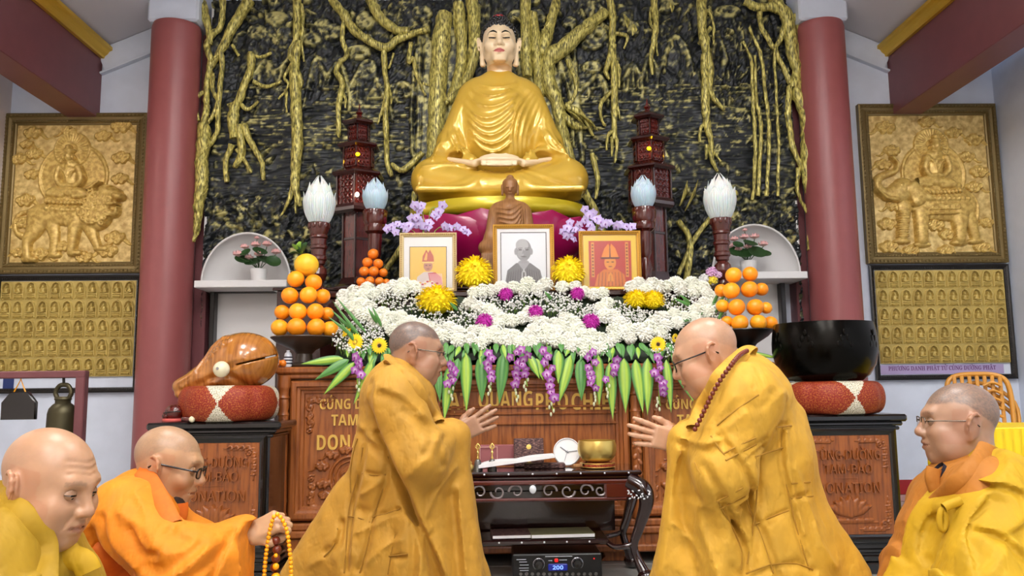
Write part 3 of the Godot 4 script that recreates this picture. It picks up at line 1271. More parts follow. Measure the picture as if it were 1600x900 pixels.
func relief_wall() -> void:
	var x0 := -2.49
	var x1 := 2.66
	var y0 := 1.55
	var y1 := 4.48
	var t := thing("tree_relief_wall", "dark carved wall relief of a gilded banyan tree with hanging roots", "wall relief", Vector3(.08, y0, -RZ))
	var st := .0105
	var r := Relief.new(x0, y0, x1, y1, st, .0)
	var n := FastNoiseLite.new()
	n.seed = 5
	n.frequency = 2.2
	n.fractal_octaves = 3
	var n2 := FastNoiseLite.new()
	n2.seed = 8
	n2.frequency = 7.5
	n2.noise_type = FastNoiseLite.TYPE_SIMPLEX
	n2.fractal_octaves = 4
	n2.fractal_gain = .6
	n2.domain_warp_enabled = true
	n2.domain_warp_amplitude = .25
	n2.domain_warp_frequency = 3.0
	var nw := FastNoiseLite.new()
	nw.seed = 18
	nw.frequency = 9.0
	nw.fractal_type = FastNoiseLite.FRACTAL_RIDGED
	nw.fractal_octaves = 2
	for j in r.ny:
		var y := y0 + j * st
		for i in r.nx:
			var x := x0 + i * st
			var h := .03 + .03 * n.get_noise_2d(x, y)
			# water band in the middle, rock at the foot, foliage above
			var band := smoothstep(2.62, 2.8, y) * (1.0 - smoothstep(3.35, 3.6, y + .2 * n.get_noise_2d(x * 1.3, 3.0)))
			h += band * .016 * nw.get_noise_2d(x * .22, y * 2.0)
			h += (1.0 - band) * lerpf(.05, .03, smoothstep(2.6, 2.9, y)) * n2.get_noise_2d(x, y * lerpf(.8, .45, smoothstep(2.6, 2.9, y)))
			r.h[j * r.nx + i] = h
	var rg := RandomNumberGenerator.new()
	rg.seed = 21
	var px2 := func(px: float, py: float) -> Vector2:
		var w := W(px, py, RZ - .04)
		return Vector2(w.x, w.y)
	# cloud curls
	for a in [[432, 28, 16, 8], [487, 62, 14, 9], [520, 50, 16, 12], [505, 40, 12, 10], [570, 33, 13, 12], [575, 110, 14, 16], [560, 82, 18, 10], [930, 55, 18, 14], [925, 105, 14, 8], [925, 70, 16, 7], [402, 50, 14, 10], [1137, 18, 20, 8], [1042, 8, 9, 12], [978, 30, 8, 10], [990, 45, 8, 11], [890, 35, 10, 8], [808, 25, 12, 8], [660, 20, 14, 10], [840, 25, 12, 9]]:
		var c: Vector2 = px2.call(a[0], a[1])
		for k in 3:
			var f := 1.0 - k * .3
			r.ring(c + Vector2(.01, -.006) * k, Vector2(a[2], a[3]) * S(RZ) * f, .015, .022, .042, 20)
	# distant hills
	for a in [[[395, 120, 415, 95, 430, 112, 455, 88]], [[480, 140, 495, 90, 510, 118, 530, 98, 545, 140]], [[545, 140, 572, 102, 600, 150]], [[610, 165, 627, 128, 660, 160]], [[905, 145, 935, 118, 950, 145]], [[975, 125, 990, 100, 1003, 122, 1015, 85, 1030, 110, 1050, 60, 1068, 68, 1080, 100]], [[1110, 95, 1122, 60, 1135, 95]]]:
		var ps := []
		for i in range(0, a[0].size(), 2):
			ps.append(px2.call(a[0][i], a[0][i + 1]))
		ps = curve(ps, 4)
		r.path(ps, .022, .03, .035)
		for q in range(0, ps.size(), 2):
			r.path([ps[q], ps[q] + Vector2(rg.randf_range(-.05, .05), -rg.randf_range(.08, .2))], .013, .02, .032)
	# leaves and bamboo sprays pressed into the ground
	for k in 250:
		var px := rg.randf_range(330, 1240)
		var py := rg.randf_range(0, 60) if k < 130 else rg.randf_range(225, 440)
		if px > 700 and px < 860 and k < 130:
			py = rg.randf_range(0, 140)
		var c: Vector2 = px2.call(px, py)
		var d := Vector2.from_angle(rg.randf_range(0, TAU)) * rg.randf_range(.02, .05)
		r.line(c - d, c + d, rg.randf_range(.012, .03), .006, .03, .03)
	for k in 90:
		var px := rg.randf_range(1120, 1235)
		var py := rg.randf_range(30, 230)
		var c: Vector2 = px2.call(px, py)
		var d := Vector2.from_angle(rg.randf_range(-2.4, -.7)) * rg.randf_range(.04, .1)
		r.line(c, c + d, .008, .003, .02, .035)
	for k in 420:
		var px := rg.randf_range(330, 1190)
		var py := rg.randf_range(130, 235)
		var c: Vector2 = px2.call(px, py)
		r.line(c, c + Vector2(rg.randf_range(.06, .22), rg.randf_range(-.006, .006)), .008, .005, .016, .03)
	# fibres of the big trunks
	for a in [[690, 30, 676, 300, 40], [850, 40, 880, 260, 45], [725, 10, 715, 150, 30]]:
		for k in 26:
			var f := rg.randf_range(-1.0, 1.0)
			var q1: Vector2 = px2.call(a[0] + f * a[4], a[1] + rg.randf_range(0, 60))
			var q2: Vector2 = px2.call(a[2] + f * a[4] * .7, a[3] - rg.randf_range(0, 80))
			var mm := (q1 + q2) / 2 + Vector2(rg.randf_range(-.05, .05), 0)
			r.path(curve([q1, mm, q2], 5), rg.randf_range(.012, .028), .03, .04)
	# pebbles over the niches
	for k in 160:
		var c: Vector2 = px2.call(rg.randf_range(330, 470) if k % 2 else rg.randf_range(1080, 1240), rg.randf_range(290, 440))
		r.oval(c, Vector2(rg.randf_range(.02, .06), rg.randf_range(.015, .04)), .03, .01, rg.randf_range(-.5, .5))
	# gold paint brushed over the modelled strokes, worn through in a broken grain; the ground stays black-green with stray gold flecks
	var g := FastNoiseLite.new()
	g.seed = 3
	g.frequency = 14.0
	g.fractal_octaves = 4
	var g2 := FastNoiseLite.new()
	g2.seed = 31
	g2.frequency = 1.6
	var ref := r
	var dark := Color(.016, .021, .024)
	var mid := Color(.1, .1, .05)
	var gold := Color(.5, .46, .18)
	var holes := [[W(388, 443, RZ), .375], [W(1178, 430, RZ), .38]]
	var shade := func(i: int, j: int) -> Color:
		var k := j * ref.nx + i
		var x := ref.x0 + i * ref.s
		var y := ref.y0 + j * ref.s
		var grain := g.get_noise_2d(x, y) + .5 * g2.get_noise_2d(x, y)
		var z := grain * 1.1 + (.42 if ref.paint[k] > .5 else -.24)
		return dark.lerp(mid, smoothstep(-.1, .25, z)).lerp(gold, smoothstep(.25, .75, z))
	var full := r.mesh(Transform3D(Basis(), Vector3(0, 0, -RZ)), -1.0, shade)
	# leave the two niches open
	var cutm := MB.new()
	cutm.v = full.v
	cutm.c = full.c
	for i in range(0, full.t.size(), 3):
		var ctr := (full.v[full.t[i]] + full.v[full.t[i + 1]] + full.v[full.t[i + 2]]) / 3.0
		var keep := true
		for hh in holes:
			var q: Vector3 = ctr - hh[0]
			if absf(q.x) < hh[1] and q.y < .0 or Vector2(q.x, q.y * .88).length() < hh[1]:
				keep = false
		if keep:
			cutm.t.append_array(PackedInt32Array([full.t[i], full.t[i + 1], full.t[i + 2]]))
	obj("carved_ground", cutm, M.relief, t, 180.0)
	var e := MB.new()
	for x in [x0, x1]:
		e.box(Vector3(x, (1.95 + y1) / 2, -RZ - .1), Vector3(.02, y1 - 1.95, .24), Basis(), .004)
	obj("edge_strips", e, M.white_paint, t)
	var nr := FastNoiseLite.new()
	nr.seed = 77
	nr.frequency = 6.0
	for q in ROOTS:
		var ps := []
		for i in range(0, q[0].size(), 2):
			ps.append(W(q[0][i], q[0][i + 1], RZ - .085))
		ps = curve(ps, 5)
		var rr := lerps(q[1], ps.size())
		var m := MB.new()
		for i in ps.size():
			var rad: float = rr[i] * S(RZ) * 1.02
			rr[i] = rad * (1.0 + .25 * nr.get_noise_3dv(ps[i] * 2.0))
			ps[i].z = -RZ + .075 + rad * .3 + .03 * nr.get_noise_3dv(ps[i])
		m.tube(ps, rr, 10)
		for i in m.v.size():
			m.v[i] += Vector3(1, 1, 1) * .007 * nr.get_noise_3dv(m.v[i] * 5.0)
		obj("root", m, M.root, t, 60.0)
		# fine strands wound along the thicker ones
		if q[1][0] >= 7:
			var m2 := MB.new()
			var off: float = rg.randf_range(0, TAU)
			var ps2 := []
			for i in ps.size():
				var a := off + i * .5
				ps2.append(ps[i] + Vector3(cos(a) * .95, .0, sin(a) * .95) * rr[i])
			m2.tube(ps2, .012, 6)
			obj("strand", m2, M.root, t, 60.0)
	# tree leaves standing off the ground
	for a in [[1062, 322, 1074, 282, 6], [1070, 330, 1091, 280, 6], [1052, 318, 1036, 300, 4], [905, 178, 935, 205, 9], [880, 168, 915, 198, 8], [850, 40, 862, 60, 6], [800, 25, 815, 38, 7], [700, 22, 690, 38, 6], [975, 22, 980, 44, 6], [1045, 2, 1050, 20, 5], [990, 38, 988, 56, 5]]:
		var m := MB.new()
		var p0 := W(a[0], a[1], RZ - .09)
		var p1 := W(a[2], a[3], RZ - .12)
		m.tube(curve([p0, p0.lerp(p1, .5) + Vector3(.01, 0, .02), p1], 4), lerps([.008, a[4] * S(RZ), .002], 9), 8, true, .35)
		obj("leaf", m, M.root, t, 60.0)
	niches(holes)


func niches(holes: Array) -> void:
	var k := 0
	for hh in holes:
		var c: Vector3 = hh[0]
		var R: float = hh[1]
		var nm: String = ["lion panel", "elephant panel"][k]
		var t := thing("wall_niche", "white half-dome niche with a shelf, near the " + nm, "niche", Vector3(c.x, c.y, -RZ))
		var m := MB.new()
		m.grid(28, 10, func(i: int, j: int):
			var a := PI * i / 28.0
			var b: float = PI / 2 * j / 10.0
			return Vector3(c.x, c.y, -RZ + .07) + Vector3(cos(a) * cos(b) * R, sin(a) * cos(b) * R / .88, -sin(b) * .27))
		obj("dome", m, M.white_paint, t, 180.0)
		m = MB.new()
		var ps := []
		for i in 29:
			var a := PI * i / 28.0
			ps.append(Vector3(c.x, c.y, -RZ + .07) + Vector3(cos(a) * R, sin(a) * R / .88, 0))
		m.tube(ps, .009, 6)
		obj("rim", m, M.white_paint, t)
		m = MB.new()
		m.box(Vector3(c.x, c.y - .03, -RZ + .02), Vector3(R * 2.04, .06, .4), Basis(), .005)
		obj("shelf", m, M.white_paint, t)
		k += 1
	# white recessed panels with dark frames under the niches
	for a in [[335, 455, 470, 620, "lion panel", 1], [1090, 440, 1228, 600, "elephant panel", -1]]:
		var p0 := W(a[0], a[1], 7.15)
		var p1 := W(a[2], a[3], 7.15)
		var t := thing("recessed_panel", "white recessed wall panel in a dark frame below the niche near the " + a[4], "wall panel", Vector3((p0.x + p1.x) / 2, p1.y, -7.2))
		var m := MB.new()
		m.box(Vector3((p0.x + p1.x) / 2, (p0.y + p1.y) / 2, -7.2), Vector3(p1.x - p0.x, p0.y - p1.y, .02))
		obj("field", m, M.white_paint, t)
		m = MB.new()
		var xx: float = p0.x if a[5] > 0 else p1.x
		m.box(Vector3(xx, (p0.y + p1.y) / 2, -7.15), Vector3(.04, p0.y - p1.y + .04, .1), Basis(), .004)
		m.box(Vector3((p0.x + p1.x) / 2, p0.y, -7.15), Vector3(p1.x - p0.x, .04, .1), Basis(), .004)
		obj("frame", m, M.black_frame, t)
	lotus_vase(W(404, 441, 6.93), "potted pink lotus flowers in the niche near the lion panel", 0)
	lotus_vase(W(1170, 428, 6.93), "potted pink lotus flowers in the niche near the elephant panel", 1)


func lotus_vase(at: Vector3, label: String, v: int) -> void:
	var s := S(6.93)
	var base := Vector3(at.x, at.y, at.z)
	var t := thing("lotus_pot", label, "potted flowers", base)
	var m := MB.new()
	m.lathe([Vector2(9, 0), Vector2(11, 1), Vector2(12, 10), Vector2(13, 20), Vector2(12, 21), Vector2(11, 20)].map(func(p): return p * s), base, 20)
	obj("pot", m, M.white_paint, t)
	var rg := RandomNumberGenerator.new()
	rg.seed = 40 + v
	for q in [[-32, 40, 10], [-22, 52, 8], [-5, 55, 9], [12, 56, 9], [26, 44, 9], [0, 40, 8], [-16, 36, 8], [-4, 68, 5]]:
		var p: Vector3 = base + Vector3(q[0] * s, q[1] * s, rg.randf_range(-.01, .03))
		m = MB.new()
		m.tube(curve([base + Vector3(0, 18 * s, 0), base + Vector3(q[0] * s * .4, 30 * s, 0), p], 4), .004, 5)
		obj("stem", m, M.leaf_plain, t)
		m = MB.new()
		flower_cup(m, p, q[2] * s, 6, Color(.85, .42, .42), Color(.9, .62, .6), rg)
		obj("lotus_flower", m, M.petal, t)
	for q in [[-26, 34, 12], [-8, 30, 14], [12, 32, 15], [24, 30, 12], [2, 46, 12], [-18, 44, 9]]:
		var p: Vector3 = base + Vector3(q[0] * s, q[1] * s, rg.randf_range(.01, .05))
		m = MB.new()
		m.lathe([Vector2(0, 0), Vector2(q[2] * s * .6, .004), Vector2(q[2] * s, .018), Vector2(q[2] * s * .98, .02), Vector2(q[2] * s * .5, .008), Vector2(0, .005)], p, 14, .0, Basis(Vector3.RIGHT, rg.randf_range(.3, 1.0)) * Basis(Vector3.BACK, rg.randf_range(-.4, .4)))
		obj("lotus_leaf", m, M.leaf_plain, t, 60.0)


# a small open flower of pointed petals
func flower_cup(m: MB, at: Vector3, r: float, np: int, c0: Color, c1: Color, rg: RandomNumberGenerator, tilt := Basis()) -> void:
	for ringi in 2:
		for i in np:
			var a := TAU * (i + ringi * .5) / np + rg.randf_range(-.2, .2)
			var out := tilt * Vector3(cos(a), .0, sin(a))
			var up := tilt * Vector3.UP
			var side := out.cross(up)
			var op := .9 - ringi * .45
			var p0 := at
			var p1 := at + (out * op * .8 + up * .35) * r
			var p2 := at + (out * op + up * (.9 + .2 * ringi)) * r
			m.col = c1
			var k := m.v.size()
			m.add(p0)
			m.add(p1 - side * r * .42)
			m.add(p1 + side * r * .42)
			m.col = c0
			m.add(p2)
			m.add(p1 + out * r * .12)
			m.t.append_array(PackedInt32Array([k, k + 1, k + 4, k, k + 4, k + 2, k + 1, k + 3, k + 4, k + 4, k + 3, k + 2]))


const PZ := 7.2


# letters the fonts lack are built from a base letter and marks: ' acute, ` grave, ? hook, ^ circumflex, . dot below, h horn
const MARKED := {"Ú": "U'", "Ư": "Uh", "Ờ": "Oh`", "Ả": "A?", "Ậ": "A^.", "Ổ": "O^?", "Ế": "E^'", "Ơ": "Oh", "Ử": "Uh?", "Ấ": "A^'"}


func lettering(txt: String, at: Vector3, width: float, height: float, depth: float, mt: Material, parent: Node, bold := true, serif := false, called := "lettering") -> MeshInstance3D:
	var tm := TextMesh.new()
	var f := SystemFont.new()
	f.font_names = PackedStringArray(["Droid Serif" if serif else "Droid Sans"])
	f.font_weight = 700 if bold else 400
	var plain := ""
	var marks := []
	for ch in txt:
		var d: String = MARKED.get(ch, ch)
		if d.length() > 1:
			marks.append([plain, d])
		plain += d[0]
	tm.font = f
	tm.text = plain
	tm.font_size = 64
	tm.pixel_size = .01
	tm.depth = .1
	tm.curve_step = 2.0
	var bb := tm.get_aabb()
	var o := MeshInstance3D.new()
	o.mesh = tm
	o.material_override = mt
	o.name = called
	parent.add_child(o, true)
	o.scale = Vector3(width / bb.size.x, height / bb.size.y, depth / .1)
	o.position = at - ORG.get(parent, Vector3.ZERO) - bb.get_center() * o.scale
	ORG[o] = Vector3.ZERO
	var total := f.get_string_size(plain, HORIZONTAL_ALIGNMENT_LEFT, -1, 64).x
	for k in marks:
		var x0 := f.get_string_size(k[0], HORIZONTAL_ALIGNMENT_LEFT, -1, 64).x
		var x1 := f.get_string_size(k[0] + k[1][0], HORIZONTAL_ALIGNMENT_LEFT, -1, 64).x
		var cx := bb.position.x + bb.size.x * (x0 + x1) * .5 / total
		var hw := bb.size.x * (x1 - x0) * .5 / total
		var top := bb.end.y + .05
		var m := MB.new()
		var w := .045 if bold else .03
		for c in k[1].substr(1):
			var ps := []
			if c == "'":
				ps = [Vector2(-.04, 0), Vector2(.06, .12)]
			elif c == "`":
				ps = [Vector2(.04, 0), Vector2(-.06, .12)]
			elif c == "?":
				ps = [Vector2(-.05, .1), Vector2(0, .14), Vector2(.05, .1), Vector2(0, .05), Vector2(0, 0)]
			elif c == "^":
				ps = [Vector2(-.1, 0), Vector2(0, .09), Vector2(.1, 0)]
			elif c == ".":
				ps = [Vector2(-.01, bb.position.y - top - .09), Vector2(.01, bb.position.y - top - .09)]
			else:
				ps = [Vector2(hw * .6, -.08), Vector2(hw * .85, -.05), Vector2(hw * .9, .04)]
			var p3 := []
			for p in ps:
				p3.append(Vector3(cx + p.x, top + p.y, .0))
			m.tube(p3, w, 6)
			if c == "^":
				top += .12
		for i in m.v.size():
			m.v[i].z = clampf(m.v[i].z * 9.0, -.05, .05)
		obj("accent", m, mt, o, 30.0)
	return o


# a moulding swept round a rectangle; prof: Vector2(inset, height)
func frame_ring(m: MB, x0: float, x1: float, y0: float, y1: float, z: float, prof: Array) -> void:
	for k in prof.size() - 1:
		var a: Vector2 = prof[k]
		var b: Vector2 = prof[k + 1]
		var ca := [Vector3(x0 + a.x, y0 + a.x, z + a.y), Vector3(x1 - a.x, y0 + a.x, z + a.y), Vector3(x1 - a.x, y1 - a.x, z + a.y), Vector3(x0 + a.x, y1 - a.x, z + a.y)]
		var cb := [Vector3(x0 + b.x, y0 + b.x, z + b.y), Vector3(x1 - b.x, y0 + b.x, z + b.y), Vector3(x1 - b.x, y1 - b.x, z + b.y), Vector3(x0 + b.x, y1 - b.x, z + b.y)]
		for i in 4:
			var j := (i + 1) % 4
			m.face([ca[i], ca[j], cb[j], cb[i]])


func bead_ring(m: MB, x0: float, x1: float, y0: float, y1: float, z: float, step: float, r: float) -> void:
	for side in 4:
		var a: Vector3 = [Vector3(x0, y0, z), Vector3(x1, y0, z), Vector3(x1, y1, z), Vector3(x0, y1, z)][side]
		var b: Vector3 = [Vector3(x1, y0, z), Vector3(x1, y1, z), Vector3(x0, y1, z), Vector3(x0, y0, z)][side]
		var n := int(a.distance_to(b) / step)
		for i in n:
			m.ell(a.lerp(b, (i + .5) / n), Vector3(r, r, r), Basis(), 6, 4)


func cloud(r: Relief, c: Vector2, s: float, fl := 1.0) -> void:
	var u := .0056 * s
	r.oval(c, Vector2(15, 6) * u, .012, .0)
	for a in [[-8, 2, 6], [1, 4, 7], [9, 1, 6], [-3, -4, 5], [6, -5, 4]]:
		var p := c + Vector2(a[0] * fl, a[1]) * u
		r.oval(p, Vector2(a[2], a[2]) * u, .014, .004)
		r.spiral(p, a[2] * u * .85, 1.4, 1.0, 1.3 * u, .01, .014, fl)
	r.path(curve([c + Vector2(-14 * fl, -3) * u, c + Vector2(-20 * fl, -8) * u, c + Vector2(-26 * fl, -7) * u], 4), lerps([3.0 * u, 2.0 * u, .8 * u], 9), .012, .0)


func gold_panels() -> void:
	for side in 2:
		var xm := [112.0, 1456.0][side] as float
		var ym := [302.0, 287.0][side] as float
		var x0 := W([.5, 1348.0][side], ym, PZ).x
		var x1 := W([225.0, 1565.0][side], ym, PZ).x
		var y1 := W(xm, [177.0, 162.5][side], PZ).y
		var y0 := W(xm, [427.0, 411.0][side], PZ).y
		var z := -7.245
		var t := thing("gold_relief_panel", ["framed gold relief of a seated deity riding a lion", "framed gold relief of a seated deity riding an elephant"][side], "relief panel", Vector3((x0 + x1) / 2, y0, z))
		var m := MB.new()
		m.box(Vector3((x0 + x1) / 2, (y0 + y1) / 2, z + .012), Vector3(x1 - x0 - .02, y1 - y0 - .02, .02))
		obj("plate", m, M.gold_plate, t)
		m = MB.new()
		frame_ring(m, x0, x1, y0, y1, z, [Vector2(0, 0), Vector2(0, .055), Vector2(.012, .062), Vector2(.03, .062), Vector2(.036, .05), Vector2(.06, .045), Vector2(.066, .052), Vector2(.08, .052), Vector2(.088, .035), Vector2(.1, .03), Vector2(.104, .022)])
		obj("frame", m, M.gold_frame, t, 25.0)
		m = MB.new()
		bead_ring(m, x0 + .021, x1 - .021, y0 + .021, y1 - .021, z + .06, .034, .0115)
		bead_ring(m, x0 + .073, x1 - .073, y0 + .073, y1 - .073, z + .05, .026, .008)
		obj("beading", m, M.gold_frame, t, 60.0)
		var xf := Transform3D(Basis(), Vector3(0, 0, z + .022))
		var q := func(px: float, py: float) -> Vector2:
			var w := W(px, py, PZ)
			return Vector2(w.x, w.y)
		var u := S(PZ)
		var st := .0062
		var ox := [.0, 1348.0][side] as float
		# clouds
		var cl: Array = [[[50, 207, 1.1], [188, 197, 1.2], [160, 212, 1], [105, 205, .9], [28, 248, 1], [52, 240, 1], [48, 272, .9], [188, 246, 1.1], [186, 279, 1], [38, 313, 1.1], [33, 348, 1], [178, 372, 1.2], [165, 392, 1.2], [130, 402, 1], [60, 398, 1.1], [95, 385, .9], [25, 395, .8], [40, 225, .8]], [[1385, 199, 1.2], [1450, 190, 1], [1492, 207, 1], [1524, 218, 1.1], [1395, 235, 1], [1381, 257, 1], [1512, 245, 1], [1532, 268, 1.1], [1524, 292, 1], [1397, 322, .9], [1388, 350, 1.1], [1463, 352, 1.1], [1482, 366, 1], [1543, 348, .9], [1390, 386, 1.1], [1536, 386, 1], [1425, 392, 1], [1480, 392, 1]]][side]
		for a in cl:
			var c: Vector2 = q.call(a[0], a[1])
			var rr := Relief.new(c.x - .17, c.y - .1, c.x + .17, c.y + .1, st)
			cloud(rr, c, a[2], 1.0 if int(a[0]) % 2 else -1.0)
			obj("cloud", rr.mesh(xf, -.003), M.gold_relief, t, 180.0)
		# halo rings
		var hc: Vector2 = q.call([113, 1460][side], [275, 271][side])
		var hr: float = [53, 51][side] * u
		var rl := Relief.new(hc.x - hr - .03, hc.y - hr - .03, hc.x + hr + .03, hc.y + hr + .18, st)
		rl.oval(hc, Vector2(hr, hr), .008, .0, .0, false, .1)
		rl.ring(hc, Vector2(hr, hr), .016, .014, .004, 48)
		var kc: Vector2 = q.call([112, 1456][side], [233, 226][side])
		var kr := 27.0 * u
		rl.oval(kc, Vector2(kr, kr), .01, .006, .0, false, .1)
		rl.ring(kc, Vector2(kr, kr), .011, .01, .012, 36)
		for i in 32:
			var dv := Vector2.from_angle(TAU * i / 32)
			rl.line(kc + dv * kr * .35, kc + dv * kr * .92, .006, .009, .008, .016)
		obj("halo", rl.mesh(xf, -.003), M.gold_relief, t, 180.0)
		# mount
		var fx := func(d: float) -> float:
			return ox + d
		rl = Relief.new(x0 + .1, y0 + .1, x1 - .1, y1 - .35, st)
		var L := func(pts: Array, rads: Array, hgt: float, base: float) -> void:
			var ps := []
			for i in range(0, pts.size(), 2):
				ps.append(q.call(pts[i], pts[i + 1]))
			var cv := curve(ps, 5)
			rl.path(cv, lerps(rads, cv.size()).map(func(x): return x * u), hgt, base)
		if side == 0:
			L.call([62, 338, 90, 332, 120, 335, 140, 338], [20, 20, 21, 22], .05, .01)
			L.call([60, 338, 52, 360, 42, 378, 43, 402], [20, 13, 8, 7], .05, .008)
			L.call([38, 405, 54, 405], [6, 5], .04, .008)
			L.call([80, 350, 84, 372, 82, 396], [12, 8, 7], .035, .004)
			L.call([78, 398, 90, 398], [5, 5], .03, .004)
			L.call([118, 345, 114, 370, 112, 392], [13, 9, 7], .055, .01)
			L.call([110, 395, 124, 395], [6, 5], .045, .008)
			L.call([138, 352, 146, 372, 152, 386], [12, 8, 6], .04, .006)
			L.call([150, 388, 164, 388], [5, 5], .035, .006)
			L.call([150, 335, 158, 320, 166, 308], [26, 24, 20], .06, .012)
			L.call([164, 300, 182, 304], [12, 10], .07, .015)
			L.call([160, 330, 180, 334, 184, 326], [10, 6, 4], .06, .012)
			L.call([182, 306, 190, 308], [8, 6], .075, .016)
			for k in 34:
				var an := 1.4 + k * .37
				var rd := 8.0 + 22.0 * fmod(k * .618, 1.0)
				var c: Vector2 = q.call(152 + cos(an) * rd * .75, 326 + sin(an) * rd)
				rl.spiral(c, 6.0 * u, 1.2, an, 1.8 * u, .012, .066)
			for a in [[168, 293, 176, 292], [172, 320, 186, 319], [150, 290, 158, 286], [140, 296, 150, 292]]:
				L.call(a, [3, 2], .014, .075)
			L.call([44, 330, 30, 334, 22, 346, 24, 362, 32, 368], [4, 4, 4, 4, 6], .02, .004)
			for k in 9:
				rl.oval(q.call(76 + k * 8, 326 + 3 * sin(k * .4)), Vector2(4, 4.5) * u, .02, .055)
		else:
			L.call([1448, 318, 1475, 316, 1500, 320], [27, 30, 29], .05, .01)
			L.call([1412, 296, 1402, 302], [20, 17], .06, .012)
			L.call([1395, 302, 1380, 301, 1371, 291, 1373, 279, 1385, 272, 1398, 268, 1402, 256, 1393, 246], [12, 9, 7.5, 7, 6, 5, 4, 3], .05, .012)
			L.call([1400, 312, 1384, 310, 1369, 297], [4, 3.5, 1.5], .025, .05)
			L.call([1425, 296, 1432, 308, 1428, 318], [12, 14, 6], .03, .06)
			L.call([1440, 306, 1452, 312], [9, 4], .025, .06)
			L.call([1414, 322, 1412, 346, 1410, 370], [13, 10, 9], .045, .006)
			L.call([1440, 330, 1440, 352, 1441, 375], [14, 11, 10], .055, .01)
			L.call([1500, 335, 1500, 355, 1500, 372], [17, 11, 10], .055, .01)
			L.call([1516, 338, 1521, 356, 1525, 370], [12, 9, 8], .04, .006)
			L.call([1518, 304, 1527, 318, 1527, 342], [2.5, 2, 3], .02, .02)
			for k in 4:
				rl.path([q.call(1451, 314 + k * 7), q.call(1496, 313 + k * 7)], 1.5 * u, .012, .056)
			for k in 9:
				rl.oval(q.call(1450 + k * 7.5, 311), Vector2(3.6, 4) * u, .02, .056)
				if k < 6:
					rl.spiral(q.call(1454 + k * 8, 324), 3.5 * u, 1.3, k, 1.1 * u, .01, .056)
			for a in [[1410, 377], [1442, 382], [1500, 379], [1526, 377]]:
				rl.oval(q.call(a[0], a[1]), Vector2(15, 5) * u, .04, .004)
			for k in 12:
				for lx in [1411.0, 1441.0, 1500.0]:
					rl.path([q.call(lx - 8, 330 + k * 3.6), q.call(lx + 8, 330 + k * 3.6)], .8 * u, .005, .05)
			rl.oval(q.call(1407, 290), Vector2(2, 1.5) * u, .01, .068)
		obj(["lion", "elephant"][side], rl.mesh(xf, -.003), M.gold_relief, t, 180.0)
		# rider on a lotus seat
		var d: float = [.0, 1350.0][side]
		var e: float = [.0, -16.0][side]
		rl = Relief.new(q.call(d + 60, 0).x, q.call(0 + d, 325 + e).y, q.call(d + 165, 0).x, q.call(d, 222 + e).y, st * .8)
		L = func(pts: Array, rads: Array, hgt: float, base: float) -> void:
			var ps := []
			for i in range(0, pts.size(), 2):
				ps.append(q.call(pts[i] + d, pts[i + 1] + e))
			var cv := curve(ps, 5)
			rl.path(cv, lerps(rads, cv.size()).map(func(x): return x * u), hgt, base)
		L.call([76, 308, 110, 312, 146, 307], [7, 9, 7], .05, .012)
		for k in 13:
			rl.oval(q.call(d + 75 + k * 6.0, e + 315 + 3.0 * sin(k * .26)), Vector2(3.6, 4.6) * u, .03, .05)
		L.call([110, 268, 110, 285, 110, 298], [15, 13, 17], .055, .022)
		L.call([110, 262, 110, 266], [16, 16], .05, .02)
		L.call([96, 264, 92, 280, 100, 292, 112, 291], [6, 5, 4.5, 4], .04, .05)
		L.call([125, 264, 130, 280, 122, 291, 110, 292], [6, 5, 4.5, 4], .04, .05)
		L.call([112, 300, 88, 300, 80, 304, 100, 307], [8, 8, 6, 5], .05, .035)
		L.call([108, 302, 128, 302, 136, 306, 118, 308], [7, 8, 6, 5], .05, .04)
		L.call([110, 256, 110, 258], [5, 6], .05, .025)
		rl.oval(q.call(d + 110, e + 246), Vector2(8, 10) * u, .06, .03)
		rl.oval(q.call(d + 110, e + 237), Vector2(9, 5) * u, .055, .03)
		rl.oval(q.call(d + 109, e + 231), Vector2(5, 5) * u, .05, .03)
		for sx in [-1.0, 1.0]:
			rl.oval(q.call(d + 110 + sx * 8, e + 248), Vector2(2, 5) * u, .05, .03)
			rl.oval(q.call(d + 110 + sx * 3, e + 245), Vector2(2, 1) * u, .006, .083)
		rl.path([q.call(d + 110, e + 244), q.call(d + 110, e + 248)], 1.2 * u, .01, .085)
		for k in 4:
			L.call([100 + k * 3, 266 + k, 110, 276 + k * 5, 121 - k * 2, 268 + k], [1.2, 1.2], .008, .074)
		obj("rider", rl.mesh(xf, -.003), M.gold_relief, t, 180.0)
		tile_panel(side)


